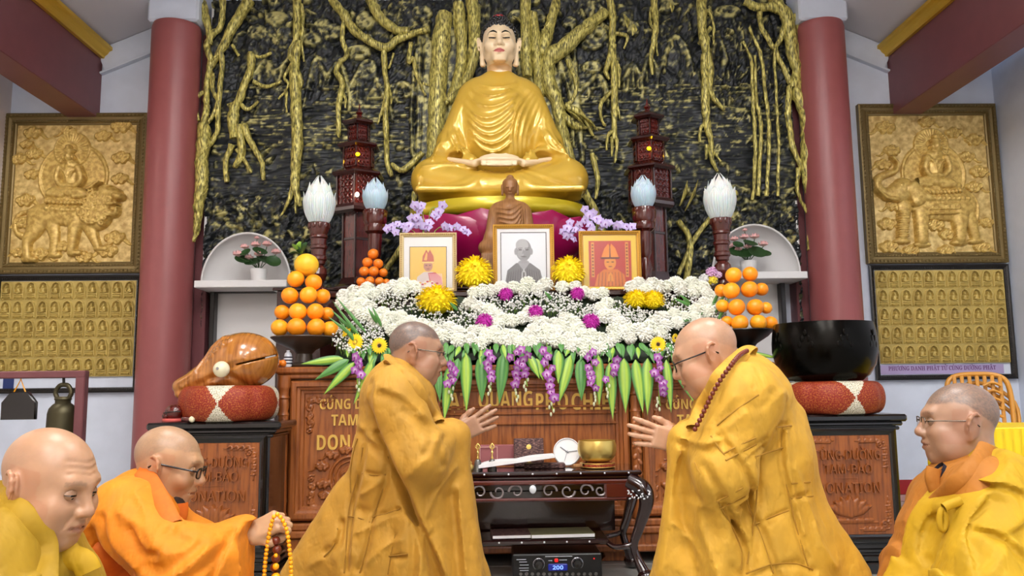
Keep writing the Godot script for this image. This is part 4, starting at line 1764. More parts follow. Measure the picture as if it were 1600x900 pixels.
func tile_panel(side: int) -> void:
	var xa: float = [-14.0, 1364.5][side]
	var xb: float = [217.0, 1584.0][side]
	var ym: float = [520.0, 500.0][side]
	var x0 := W(xa, ym, PZ).x
	var x1 := W(xb, ym, PZ).x
	var y1 := W((xa + xb) / 2, [430.0, 413.0][side], PZ).y
	var y0 := W((xa + xb) / 2, [614.0, 593.0][side], PZ).y
	var z := -7.245
	var t := thing("buddha_tile_panel", ["black framed panel of small gold Buddha tiles under the lion relief", "black framed panel of small gold Buddha tiles with a lilac caption strip"][side], "tile panel", Vector3((x0 + x1) / 2, y0, z))
	var m := MB.new()
	m.box(Vector3((x0 + x1) / 2, (y0 + y1) / 2, z + .006), Vector3(x1 - x0, y1 - y0, .012))
	obj("backing", m, M.wall, t)
	m = MB.new()
	frame_ring(m, x0, x1, y0, y1, z, [Vector2(0, 0), Vector2(0, .04), Vector2(.012, .045), Vector2(.026, .035), Vector2(.04, .03), Vector2(.045, .012)])
	obj("frame", m, M.black_frame, t, 25.0)
	m = MB.new()
	bead_ring(m, x0 + .03, x1 - .03, y0 + .03, y1 - .03, z + .035, .02, .006)
	obj("beading", m, M.black_frame, t, 60.0)
	var tw := (x1 - x0 - .1) / 11.0
	var top := y1 - .05
	var bot := W((xa + xb) / 2, [589.0, 567.5][side], PZ).y
	var th := (top - bot) / 5.0
	var rl := Relief.new(-tw * .49, -th * .49, tw * .49, th * .49, .0036, .0)
	var hw := tw * .5
	rl.oval(Vector2(0, th * .02), Vector2(hw * .78, th * .44), -.013, .0, .0, true, .25)
	rl.path([Vector2(-hw * .75, -th * .4), Vector2(-hw * .75, th * .15), Vector2(-hw * .5, th * .36), Vector2(0, th * .45), Vector2(hw * .5, th * .36), Vector2(hw * .75, th * .15), Vector2(hw * .75, -th * .4)], .007, .014, .0)
	rl.oval(Vector2(0, th * .2), Vector2(.011, .016), .022)
	rl.oval(Vector2(0, th * .3), Vector2(.006, .008), .019)
	rl.oval(Vector2(0, -th * .02), Vector2(.021, .032), .022)
	rl.path([Vector2(-.018, th * .05), Vector2(-.024, -th * .1), Vector2(0, -th * .14)], .006, .012, .022)
	rl.path([Vector2(.018, th * .05), Vector2(.024, -th * .1), Vector2(0, -th * .14)], .006, .012, .022)
	rl.path([Vector2(-.026, -th * .2), Vector2(.026, -th * .2)], .012, .022)
	rl.path([Vector2(-.028, -th * .31), Vector2(.028, -th * .31)], .008, .017)
	rl.path([Vector2(-.022, -th * .39), Vector2(.022, -th * .39)], .006, .015)
	var tmesh: MB = rl.mesh(Transform3D(Basis(), Vector3(0, 0, .022)))
	tmesh.box(Vector3(0, 0, .004), Vector3(tw * .98, th * .98, .008))
	var me := tmesh.mesh(Vector3.ZERO, 60.0)
	for j in 5:
		for i in 11:
			inst("tile", me, M.gold_tile if (i * 7 + j * 3) % 4 else M.gold_tile_b, t, Transform3D(Basis(), Vector3(x0 + .05 + (i + .5) * tw, top - (j + .5) * th, z + .01)))
	if side == 1:
		m = MB.new()
		var ya := bot - .012
		var yb := y0 + .05
		m.box(Vector3((x0 + x1) / 2 - .03, (ya + yb) / 2, z + .014), Vector3(x1 - x0 - .16, ya - yb, .006))
		obj("caption_strip", m, mat(Color(.66, .6, .76), .6), t)
		var dk := mat(Color(.42, .25, .45), .6)
		lettering("PHƯƠNG DANH PHẬT TỬ CÚNG DƯỜNG PHẬT", Vector3((x0 + x1) / 2 - .03, ya - .03, z + .018), x1 - x0 - .3, .038, .002, dk, t, true, true)
	else:
		m = MB.new()
		m.box(Vector3(x0 + .16, y0 + .085, z + .016), Vector3(.09, .13, .006))
		obj("blue_card", m, mat(Color(.12, .2, .42), .5), t)


const BD := 6.35


func buddha() -> void:
	var B := func(px: float, py: float, dz: float) -> Vector3: return W(px, py, BD - dz)
	var u := S(BD)
	var t := thing("buddha_statue", "large gold robed seated Buddha statue with pale face and black curled hair", "statue", W(781, 320, BD))
	var s := SDF.new(.0098)
	s.flat_folds = Vector3(1, 1, .15)
	s.ell(B.call(780, 205, -.02), Vector3(66 * u, 88 * u, .23), .05)
	s.cap(B.call(748, 142, -.02), B.call(812, 142, -.02), 22 * u, 22 * u, .08)
	s.cap(B.call(770, 126, .0), B.call(790, 126, .0), 16 * u, 16 * u, .06)
	for sd in [-1.0, 1.0]:
		var X := func(d: float) -> float: return 781.0 + sd * d
		s.cap(B.call(X.call(46), 152, -.02), B.call(X.call(76), 225, .02), 22 * u, 22 * u, .06)
		s.cap(B.call(X.call(76), 225, .02), B.call(X.call(88), 250, .06), 22 * u, 16 * u, .05)
		s.cap(B.call(X.call(80), 238, .06), B.call(X.call(44), 252, .24), 18 * u, 10 * u, .05)
		# sleeve edge hanging to the knee
		s.chain([B.call(X.call(72), 215, .12), B.call(X.call(95), 236, .14), B.call(X.call(104), 252, .16)], [6 * u, 6 * u, 5 * u], .04)
		s.ell(B.call(X.call(72), 244, .2), Vector3(17 * u, 9 * u, .1), .02, Basis(Vector3.BACK, -sd * .1), true)
		# folded legs
		s.cap(B.call(X.call(104), 283, .1), B.call(X.call(24), 296, .26), 33 * u, 24 * u, .06)
		s.cap(B.call(X.call(60), 275, -.1), B.call(X.call(104), 281, .06), 30 * u, 32 * u, .06)
	s.ell(B.call(781, 296, .2), Vector3(70 * u, 24 * u, .2), .06)
	s.box(B.call(781, 311, .02), Vector3(128 * u, 5 * u, .36), .02, .03)
	for f in [[748, 126, 778, 133, 806, 124], [740, 134, 768, 149, 797, 137], [730, 140, 764, 167, 808, 145], [726, 154, 760, 185, 802, 160], [728, 168, 762, 199, 801, 174], [732, 184, 764, 212, 800, 190], [734, 200, 766, 225, 799, 206], [740, 216, 768, 237, 798, 222]]:
		var a: Vector3 = B.call(f[0], f[1], .2)
		var b: Vector3 = B.call(f[2], f[3], .2)
		var c: Vector3 = B.call(f[4], f[5], .2)
		var arc := []
		for k in 9:
			var q := k / 8.0
			var bb := b * 2.0 - (a + c) * .5
			arc.append(a.lerp(bb, q).lerp(bb.lerp(c, q), q))
		s.fold(arc, .017, .026)
	for f in [[830, 132, 812, 160, 800, 200, 802, 240], [836, 136, 818, 165, 808, 205, 808, 240], [841, 140, 826, 170, 815, 210, 815, 240], [846, 144, 834, 175, 822, 210, 822, 240], [850, 150, 842, 180, 830, 212, 829, 240], [855, 160, 852, 190, 866, 215, 884, 240], [858, 168, 862, 195, 876, 222, 890, 246], [846, 190, 850, 210, 862, 228, 880, 238], [715, 150, 706, 190, 716, 220, 724, 240], [708, 160, 700, 200, 710, 225, 716, 240], [722, 145, 712, 185, 722, 215, 730, 236], [700, 175, 690, 210, 682, 235], [694, 190, 684, 225, 676, 248], [660, 262, 700, 258, 745, 262], [752, 276, 720, 292, 680, 300, 660, 298], [755, 284, 725, 300, 690, 306], [752, 268, 748, 285, 754, 304], [808, 270, 812, 288, 806, 304], [812, 276, 850, 292, 890, 302], [812, 284, 846, 300, 886, 306], [815, 268, 856, 282, 900, 294], [756, 264, 781, 276, 806, 264], [752, 270, 781, 290, 810, 270], [758, 266, 781, 283, 804, 266], [768, 300, 781, 306, 795, 300]]:
		var ps := []
		for i in range(0, f.size(), 2):
			ps.append(B.call(f[i], f[i + 1], .22))
		s.fold(curve(ps, 3), .014, .03)
	job(s, func(o: MB): obj("robe", o, M.buddha_gold, t, 180.0))
	# hands laid in the lap
	var h := SDF.new(.006)
	h.ell(B.call(780, 252, .33), Vector3(38 * u, 7 * u, .09), .02)
	h.ell(B.call(780, 247, .32), Vector3(30 * u, 5 * u, .075), .02)
	for sd in [-1.0, 1.0]:
		h.cap(B.call(780 + sd * 80, 249, .12), B.call(780 + sd * 38, 256, .33), 4 * u, 5 * u, .03)
		h.chain([B.call(780 + sd * 22, 247, .36), B.call(780 + sd * 10, 243, .37), B.call(780 + sd * 1.5, 244, .37)], [4 * u, 3.2 * u, 2.6 * u], .01)
		for k in 4:
			h.cap(B.call(780 + sd * 26, 247.5 + k * 3.0, .36 + k * .012), B.call(780 - sd * 18, 247.0 + k * 3.4, .385 + k * .01), 2.6 * u, 2.0 * u, .006)
	job(h, func(o: MB):
		for i in o.v.size():
			o.c[i] = Color(.93, .86, .72)
		obj("hands", o, M.buddha_skin, t, 180.0))
	# head
	var hx := Transform3D(Basis.from_scale(Vector3(1.72, 1.62, 1.62)), B.call(780, 71, .04))
	var hs := head_sdf({"jowl": .35, "age": .15, "ear": 1.6, "cell": .0034, "chest": false})
	job(hs, func(o: MB):
		for i in o.v.size():
			var p := o.v[i]
			var c := Color(.9, .83, .68)
			if p.y < -.108 and p.y > -.135:
				c = Color(.82, .6, .36)
			if p.z > .078 and absf(p.x) < .025 and p.y < -.055 and p.y > -.079 and absf(p.y + .0665) < .003 + .0085 * (1.0 - absf(p.x) / .026):
				c = Color(.62, .2, .24)
			o.c[i] = c
		add_lids(o, -4.0, -7.0, Color(.9, .83, .68))
		var hm := MB.new()
		hm.merge(o, hx)
		var hd := obj("head", hm, M.buddha_skin, t, 180.0)
		for sd in [-1.0, 1.0]:
			var m := MB.new()
			m.tube(curve([hx * Vector3(sd * .01, .022, .099), hx * Vector3(sd * .026, .033, .0935), hx * Vector3(sd * .043, .03, .082), hx * Vector3(sd * .053, .02, .071)], 4), lerps([.006, .0115, .0105, .004], 13), 6, true, .6)
			obj("eyebrow", m, M.brow, hd, 60.0)
			m = MB.new()
			m.tube(curve([hx * Vector3(sd * .016, .0015, .0885), hx * Vector3(sd * .024, -.001, .0912), hx * Vector3(sd * .033, -.0008, .0917), hx * Vector3(sd * .048, .003, .085)], 4), lerps([.0035, .006, .004], 13), 6)
			obj("eyelid_line", m, M.brow, hd, 60.0)
		var dot := MB.new()
		dot.ell(hx * Vector3(0, .032, .094), Vector3.ONE * .006, Basis(), 8, 6)
		obj("forehead_dot", dot, M.buddha_skin, hd, 180.0)
		# hair: a cap of snail curls, the crown bump and the red jewel
		var cap := MB.new()
		cap.ell(hx * Vector3(0, .048, -.02), Vector3(.081, .076, .09) * 1.64, Basis(), 28, 16)
		cap.ell(hx * Vector3(0, .112, -.02), Vector3(.047, .042, .05) * 1.64, Basis(), 20, 12)
		var hair := obj("hair", cap, M.buddha_hair, t, 180.0)
		var sm := MB.new()
		sm.ell(Vector3.ZERO, Vector3.ONE * .0165, Basis(), 8, 6)
		var cm := sm.mesh(Vector3.ZERO, 180.0)
		for k in 400:
			var y := 1.0 - 2.0 * (k + .5) / 400.0
			var a := k * 2.39996
			var rr := sqrt(1.0 - y * y)
			var n := Vector3(cos(a) * rr, y, sin(a) * rr)
			var p := Vector3(0, .048, -.02) + n * Vector3(.083, .078, .092)
			if p.z < -.03 or p.y < -.01 or (p.z > .03 and p.y < .064) or (p.z > -.01 and p.y < .05 + p.z * .3 and absf(p.x) < .072):
				continue
			inst("curl", cm, M.buddha_hair, hair, Transform3D(Basis(), hx * p))
		for k in 90:
			var y := 1.0 - 1.2 * (k + .5) / 90.0
			var a := k * 2.39996
			var rr := sqrt(1.0 - y * y)
			var p := Vector3(0, .112, -.02) + Vector3(cos(a) * rr, y, sin(a) * rr) * Vector3(.048, .043, .051)
			if p.z > -.05:
				inst("curl", cm, M.buddha_hair, hair, Transform3D(Basis(), hx * p))
		var jw := MB.new()
		jw.ell(hx * Vector3(0, .146, .0), Vector3(.05, .022, .045), Basis(), 16, 8)
		obj("crown_jewel", jw, M.ruby, t, 180.0))
	# lotus throne
	var base := W(781, 402, BD)
	var l := thing("lotus_throne", "purple lotus throne with a gold rim under the large Buddha", "lotus throne", Vector3(base.x, 1.76, -BD))
	var c := Vector3(base.x, 0, -BD)
	var zs := Vector3(1, 1, .72)
	var y0 := W(781, 408, BD - .4).y
	var y1 := W(781, 322, BD - .4).y
	var m := MB.new()
	m.lathe([Vector2(.5, 1.763), Vector2(.62, 1.78), Vector2(.62, y0 - .02), Vector2(.52, y0 + .02), Vector2(.56, y0 + .14), Vector2(.6, y1 - .02), Vector2(.5, y1)], c, 40, .0, Basis.from_scale(zs))
	obj("core", m, M.lotus_core, l)
	m = MB.new()
	m.lathe([Vector2(.6, y1 - .07), Vector2(.69, y1 - .05), Vector2(.715, y1 - .0), Vector2(.69, y1 + .055), Vector2(.6, y1 + .065)], c, 48, .0, Basis.from_scale(zs))
	obj("seat_rim", m, M.lotus_gold, l, 60.0)
	for ly in 2:
		var np := 8
		for k in np:
			var a0 := TAU * (k + .5 * ly + .25) / np
			m = MB.new()
			var hh := y1 - y0 - .02
			m.grid(8, 10, func(i: int, j: int):
				var v := j / 10.0
				var wv := sqrt(maxf(.0, 1.0 - pow(v, 3.5))) * (.6 + .4 * minf(1.0, v * 2.0))
				var w := (i / 4.0 - 1.0) * wv
				var a := a0 + w * PI / np * 1.2
				var r := .54 + .2 * sin(v * PI * .7) - .07 * w * w + (.0 if ly == 1 else -.035) + .03 * pow(v, 6.0)
				return c + Vector3(cos(a) * r, y0 + hh * v * (.97 if ly == 0 else .9), sin(a) * r * .72))
			for i in m.v.size():
				m.c[i] = Color(1, 1, 1)
			obj("petal", m, M.lotus, l, 180.0)
	wooden_buddha()
	for sd in 2:
		pagoda(sd)


func wooden_buddha() -> void:
	var D := 5.74
	var u := S(D)
	var B := func(px: float, py: float, dz: float) -> Vector3: return W(px, py, D - dz)
	var bot := 1.66
	var t := thing("wooden_buddha_statue", "small brown wooden Buddha statue seated behind the middle portrait frame", "statue", Vector3(W(797, 350, D).x, bot, -D))
	var s := SDF.new(.0048)
	s.flat_folds = Vector3(1, 1, .15)
	s.cap(B.call(797, 335, 0), B.call(797, 378, .0), 24 * u, 25 * u, .03)
	s.cap(B.call(778, 326, 0), B.call(816, 326, 0), 10 * u, 10 * u, .04)
	s.cap(B.call(797, 308, .0), B.call(797, 322, 0), 7 * u, 9 * u, .02)
	for sd in [-1.0, 1.0]:
		s.cap(B.call(797 + sd * 25, 332, 0), B.call(797 + sd * 32, 372, .01), 9 * u, 8 * u, .03)
		s.cap(B.call(797 + sd * 32, 372, .01), B.call(797 + sd * 8, 388, .12), 8 * u, 5 * u, .03)
		s.cap(B.call(797 + sd * 38, 387, .02), B.call(797 + sd * 4, 396, .12), 12 * u, 9 * u, .03)
	s.box(Vector3(W(797, 350, D).x, (bot + W(797, 400, D).y) / 2, -D + .02), Vector3(46 * u, maxf(.02, (W(797, 400, D).y - bot) / 2 + .01), .09), .015, .02)
	for k in 7:
		s.fold(curve([B.call(775 + k * 2, 322 + k * 8, .1), B.call(797 + k * 2, 326 + k * 8, .12), B.call(814, 314 + k * 7, .1)], 4), .008, .012)
	for k in 3:
		s.fold([B.call(816 + k * 4, 326, .08), B.call(818 + k * 4, 370, .08)], .007, .01)
	s.ell(B.call(797, 293, .0), Vector3(11.5 * u, 15 * u, 13 * u), .01)
	s.ell(B.call(797, 287, -.005), Vector3(12.6 * u, 9.5 * u, 13 * u), .006)
	s.ell(B.call(797, 278, -.005), Vector3(6 * u, 5 * u, 6 * u), .01)
	s.cap(B.call(797, 291, .055), B.call(797, 297, .062), 1.2 * u, 1.9 * u, .01)
	for sd in [-1.0, 1.0]:
		s.cap(B.call(797 + sd * 12.4, 290, 0), B.call(797 + sd * 12, 304, 0), 1.8 * u, 2 * u, .006)
		s.ell(B.call(797 + sd * 4.6, 292, .055), Vector3(3 * u, 1.4 * u, .006), .006)
	s.cap(B.call(794, 301.5, .054), B.call(800, 301.5, .054), 1.2 * u, 1.2 * u, .006)
	job(s, func(o: MB): obj("figure", o, M.wood_statue, t, 180.0))


func pagoda(sd: int) -> void:
	var D := 6.25
	var cx: float = [560.0, 1015.0][sd]
	var oy: float = [.0, -9.0][sd]
	var u := S(D)
	var c := W(cx, 300 + oy, D)
	c.y = 0
	var Y := func(py: float) -> float: return W(cx, py + oy, D).y
	var t := thing("wooden_pagoda", ["tiered dark red wooden pagoda tower behind the orange pyramid with twelve small oranges", "tiered dark red wooden pagoda tower behind the portrait on red ground"][sd], "pagoda", Vector3(c.x, 1.762, c.z))
	var hexa := func(list: Array) -> MB:
		var m := MB.new()
		var pr := []
		for p in list:
			pr.append(Vector2(p[0] * u * 1.1, Y.call(p[1])))
		m.lathe(pr, c, 6, PI / 6.0)
		return m
	obj("finial", hexa.call([[3, 186], [5, 183], [3, 180], [6, 177], [3, 174], [1.5, 170], [.5, 163]]), M.redwood, t, 20.0)
	var tiers := [[26, 186, 198, 16, 222], [33, 222, 234, 23, 264], [40, 264, 279, 32, 324]]
	for k in 3:
		var r: Array = tiers[k]
		obj("roof", hexa.call([[r[0] - 4, r[2] + 1], [r[0], r[2] - 2], [r[0] - 1, r[2] - 5], [r[0] * .62, r[1] + 2], [r[0] * .5, r[1]]]), M.rosewood, t, 20.0)
		var body := obj("storey", hexa.call([[r[3] * .93, r[4]], [r[3] * .93, r[2]]]), M.redwood, t, 20.0)
		var m := MB.new()
		for i in 6:
			var a := PI / 6.0 + TAU * i / 6.0
			var p: Vector3 = c + Vector3(cos(a), 0, -sin(a)) * r[3] * u * 1.1
			m = MB.new()
			m.tube([Vector3(p.x, Y.call(r[4]), p.z), Vector3(p.x, Y.call(r[2]), p.z)], 1.6 * u, 6)
			obj("post", m, M.rosewood, body)
		# carved lattice on the faces
		m = MB.new()
		for i in 6:
			var a := TAU * (i + 1) / 6.0
			var n := Vector3(cos(a), 0, -sin(a))
			var side := n.cross(Vector3.UP)
			var ap: float = r[3] * u * 1.1 * .866
			var hw: float = r[3] * u * .42
			for q in (5 if k == 2 else 3):
				var yy := lerpf(Y.call(r[4]), Y.call(r[2]), (q + .5) / (5.0 if k == 2 else 3.0))
				var ctr := Vector3(c.x, yy, c.z) + n * (ap + .002)
				for z in [-1.0, .0, 1.0]:
					var ps := []
					for w in 9:
						var an := TAU * w / 8.0
						ps.append(ctr + side * (z * hw * .62 + cos(an) * hw * .28) + Vector3.UP * sin(an) * hw * .3)
					m.tube(ps, .0045, 5, false)
		obj("lattice", m, M.redwood, body, 60.0)
	obj("gallery_slab", hexa.call([[32, 338], [36, 334], [36, 329], [34, 324]]), M.rosewood, t, 20.0)
	obj("shaft", hexa.call([[21, 440], [21, 338]]), M.redwood, t, 20.0)
	var m2 := MB.new()
	for i in 6:
		var a := PI / 6.0 + TAU * i / 6.0
		var p := c + Vector3(cos(a), 0, -sin(a)) * 22.0 * u * 1.1
		m2.tube([Vector3(p.x, Y.call(440), p.z), Vector3(p.x, Y.call(338), p.z)], 2.2 * u, 6)
	m2.lathe([Vector2(24.5 * u, Y.call(378)), Vector2(25 * u, Y.call(376)), Vector2(24.5 * u, Y.call(374))], c, 6, PI / 6.0)
	obj("shaft_ribs", m2, M.rosewood, t)
	var fb := MB.new()
	fb.lathe([Vector2(36 * u, 1.762), Vector2(36 * u, 1.79), Vector2(30 * u, 1.81), Vector2(26 * u, Y.call(436))], c, 6, PI / 6.0)
	obj("foot", fb, M.rosewood, t, 20.0)
	# small lamps burning in the storeys
	var b := W(cx - 1, 241 + oy, D - .135)
	var g := MB.new()
	g.ell(b, Vector3(.018, .016, .012), Basis(), 12, 8)
	obj("yellow_lamp", g, M.yellow_lamp, t, 180.0)
	var ol := OmniLight3D.new()
	ol.name = numbered("storey_light")
	ol.light_color = Color(1.0, .75, .1)
	ol.light_energy = .008
	ol.light_size = .015
	ol.shadow_enabled = true
	add_child(ol)
	ol.position = b + Vector3(0, 0, .03)
	if sd == 0:
		b = W(cx - 2, 304 + oy, D - .18)
		g = MB.new()
		g.ell(b, Vector3(.017, .02, .012), Basis(), 12, 8)
		obj("white_lamp", g, M.white_lamp, t, 180.0)
		ol = OmniLight3D.new()
		ol.name = numbered("storey_light")
		ol.light_color = Color(1.0, .88, .75)
		ol.light_energy = .02
		ol.light_size = .015
		ol.shadow_enabled = true
		add_child(ol)
		ol.position = b + Vector3(0, 0, .03)


const AZ := 4.92


func altar() -> void:
	var xl := W(432, 700, AZ).x
	var xr := W(1212, 700, AZ).x
	var top := 1.15
	var xc := (xl + xr) / 2
	var t := thing("altar_table", "long carved wooden altar with gold lettering behind the two kneeling monks", "altar", Vector3(xc, 0, -AZ))
	var m := MB.new()
	m.box(Vector3(xc, .62, -5.2), Vector3(xr - xl - .06, 1.02, .4), Basis(), .004)
	obj("carcass", m, M.wood_altar, t)
	m = MB.new()
	m.box(Vector3(xc, top - .02, -5.15), Vector3(xr - xl + .03, .04, .53), Basis(), .01)
	m.box(Vector3(xc, top - .055, -5.15), Vector3(xr - xl + .01, .03, .5), Basis(), .008)
	obj("top_slab", m, M.wood_altar, t)
	m = MB.new()
	for a in [[.225, .04, .06], [.185, .04, .1], [.13, .07, .05], [.085, .04, .12]]:
		m.box(Vector3(xc, a[0], -5.16 + a[2] * .5), Vector3(xr - xl + a[2] * .3, a[1], .48), Basis(), .008)
	obj("base_moulding", m, M.wood_altar, t)
	for x in [xl + .05, xc - .5, xc + .5, xr - .05]:
		m = MB.new()
		m.prism(PackedVector2Array([Vector2(-.07, .07), Vector2(-.06, .03), Vector2(-.085, .0), Vector2(.085, .0), Vector2(.06, .03), Vector2(.07, .07)]), Transform3D(Basis(), Vector3(x, 0, -AZ - .12)), .1, .008)
		obj("foot", m, M.wood_altar, t)
	# framed fields: left wing, middle, right wing
	var px := [[452, 655], [668, 984], [1004, 1196]]
	for k in 3:
		var x0 := W(px[k][0], 700, AZ).x
		var x1 := W(px[k][1], 700, AZ).x
		m = MB.new()
		frame_ring(m, x0, x1, .26, 1.07, -AZ - .045, [Vector2(0, 0), Vector2(0, .045), Vector2(.012, .055), Vector2(.035, .055), Vector2(.04, .04), Vector2(.055, .036), Vector2(.06, .02), Vector2(.075, .018), Vector2(.08, .004)])
		obj("panel_frame", m, M.wood_altar, t, 25.0)
		m = MB.new()
		m.box(Vector3((x0 + x1) / 2, .665, -AZ - .045), Vector3(x1 - x0 - .1, .74, .01))
		obj("panel", m, M.wood_altar, t)
	# turned and carved corner columns
	for x in [442.0, 660.0, 994.0, 1204.0]:
		var c := W(x, 700, AZ)
		m = MB.new()
		var pr := [Vector2(.034, .25), Vector2(.034, .3), Vector2(.028, .31), Vector2(.03, .36), Vector2(.034, .37), Vector2(.03, .39), Vector2(.031, .86), Vector2(.036, .87), Vector2(.028, .89), Vector2(.034, .93), Vector2(.03, .96), Vector2(.037, .97), Vector2(.03, .985), Vector2(.033, 1.02), Vector2(.04, 1.03), Vector2(.04, 1.1)]
		m.lathe(pr, Vector3(c.x, 0, -AZ + .012), 16)
		var col := obj("corner_column", m, M.wood_altar, t)
		m = MB.new()
		for i in 14:
			var y := .41 + i * .0325
			m.ell(Vector3(c.x + .013 * (1 if i % 2 else -1), y, -AZ + .04), Vector3(.014, .02, .008), Basis(Vector3.BACK, .6 if i % 2 else -.6), 8, 6)
		obj("carved_scrolls", m, M.wood_altar, col, 60.0)
	# carving: corner sprays and a wheel among clouds
	var z := -AZ - .04
	var xf := Transform3D(Basis(), Vector3(0, 0, z))
	for k in [0, 2]:
		var cxp: float = [557.0, .0, 1100.0][k]
		var q := func(dx: float, py: float) -> Vector2:
			var w := W(cxp + dx, py, AZ)
			return Vector2(w.x, w.y)
		var u := S(AZ)
		var c: Vector2 = q.call(-10, 748)
		var r := Relief.new(c.x - .3, c.y - .22, c.x + .3, c.y + .24, .006)
		r.ring(c, Vector2(32, 33) * u, .011, .014, .004, 32)
		r.ring(c, Vector2(25, 26) * u, .007, .01, .004, 32)
		r.oval(c, Vector2(20, 20) * u, .012, .0, .0, false, .2)
		for i in 9:
			r.spiral(c + Vector2.from_angle(i * .7) * (6.0 + i * 1.3) * u, 8 * u, 1.3, i * 1.1, .005, .012, .01)
		for a in [[-30, 712], [-8, 704], [14, 708], [-46, 730], [-44, 758], [-40, 775], [-20, 785], [6, 790], [28, 780], [36, 760], [38, 730]]:
			cloud(r, q.call(a[0] - 10, a[1]), .55, 1.0 if int(a[0]) % 4 else -1.0)
		obj("carved_medallion", r.mesh(xf, -.003), M.wood_altar, t, 180.0)
		for cr in [[-82, 618, 1, -1], [62, 618, -1, -1], [-82, 806, 1, 1], [62, 806, -1, 1]]:
			var o: Vector2 = q.call(cr[0], cr[1])
			r = Relief.new(o.x - .03 if cr[2] > 0 else o.x - .22, o.y - .03 if cr[3] > 0 else o.y - .26, o.x + .22 if cr[2] > 0 else o.x + .03, o.y + .26 if cr[3] > 0 else o.y + .03, .006)
			for i in 9:
				var d := Vector2(cr[2] * (.03 + .018 * i), cr[3] * .03) if i % 2 else Vector2(cr[2] * .03, cr[3] * (.03 + .022 * i))
				r.spiral(o + d, .024, 1.3, i * .9, .0055, .012, .002, cr[2])
				r.oval(o + d * .7 + Vector2(cr[2], cr[3]) * .012, Vector2(.012, .02), .01, .0, i * .8)
			obj("corner_carving", r.mesh(xf, -.003), M.wood_altar, t, 180.0)
		var L := func(txt: String, dx: float, py: float, w: float, h: float) -> void:
			var p := W(cxp + dx, py, AZ)
			p.z = z + .006
			lettering(txt, p, w * u, h * u, .012, M.letter_gold, t)
		L.call("CÚNG DƯỜNG", 0, 631, 116, 16)
		L.call("TAM BẢO", 4, 656, 88, 17)
		L.call("DONATION", 2, 691, 128, 23)
	for a in [["PHẬT", 699, 68, 26], ["QUANG", 790, 84, 31], ["PHỔ", 863, 50, 26], ["CHIẾU", 933, 78, 26]]:
		var p := W(a[1], 627, AZ)
		p.z = z + .006
		lettering(a[0], p, a[2] * S(AZ), a[3] * S(AZ), .012, M.letter_gold, t)
	m = MB.new()
	for y in [.9, .86, .8]:
		m.box(Vector3(W(826, 660, AZ).x, y, z + .006), Vector3(1.1, .016, .02), Basis(), .005)
	obj("rail_mouldings", m, M.wood_altar, t)
	# stepped tiers behind the altar
	m = MB.new()
	m.box(Vector3(xc - .1, .81, -5.7), Vector3(2.5, 1.62, .5), Basis(), .006)
	m.box(Vector3(xc - .1, 1.64, -5.695), Vector3(2.56, .04, .53), Basis(), .008)
	solo("altar_step", m, M.rosewood, "dark wooden step behind the flowers carrying the portraits", "altar step")
	m = MB.new()
	m.box(Vector3(.06, .87, -6.42), Vector3(3.3, 1.74, .87), Basis(), .006)
	m.box(Vector3(.06, 1.75, -6.42), Vector3(3.36, .024, .9), Basis(), .006)
	solo("altar_platform", m, M.rosewood, "dark wooden platform carrying the lotus throne and the pagodas", "platform")


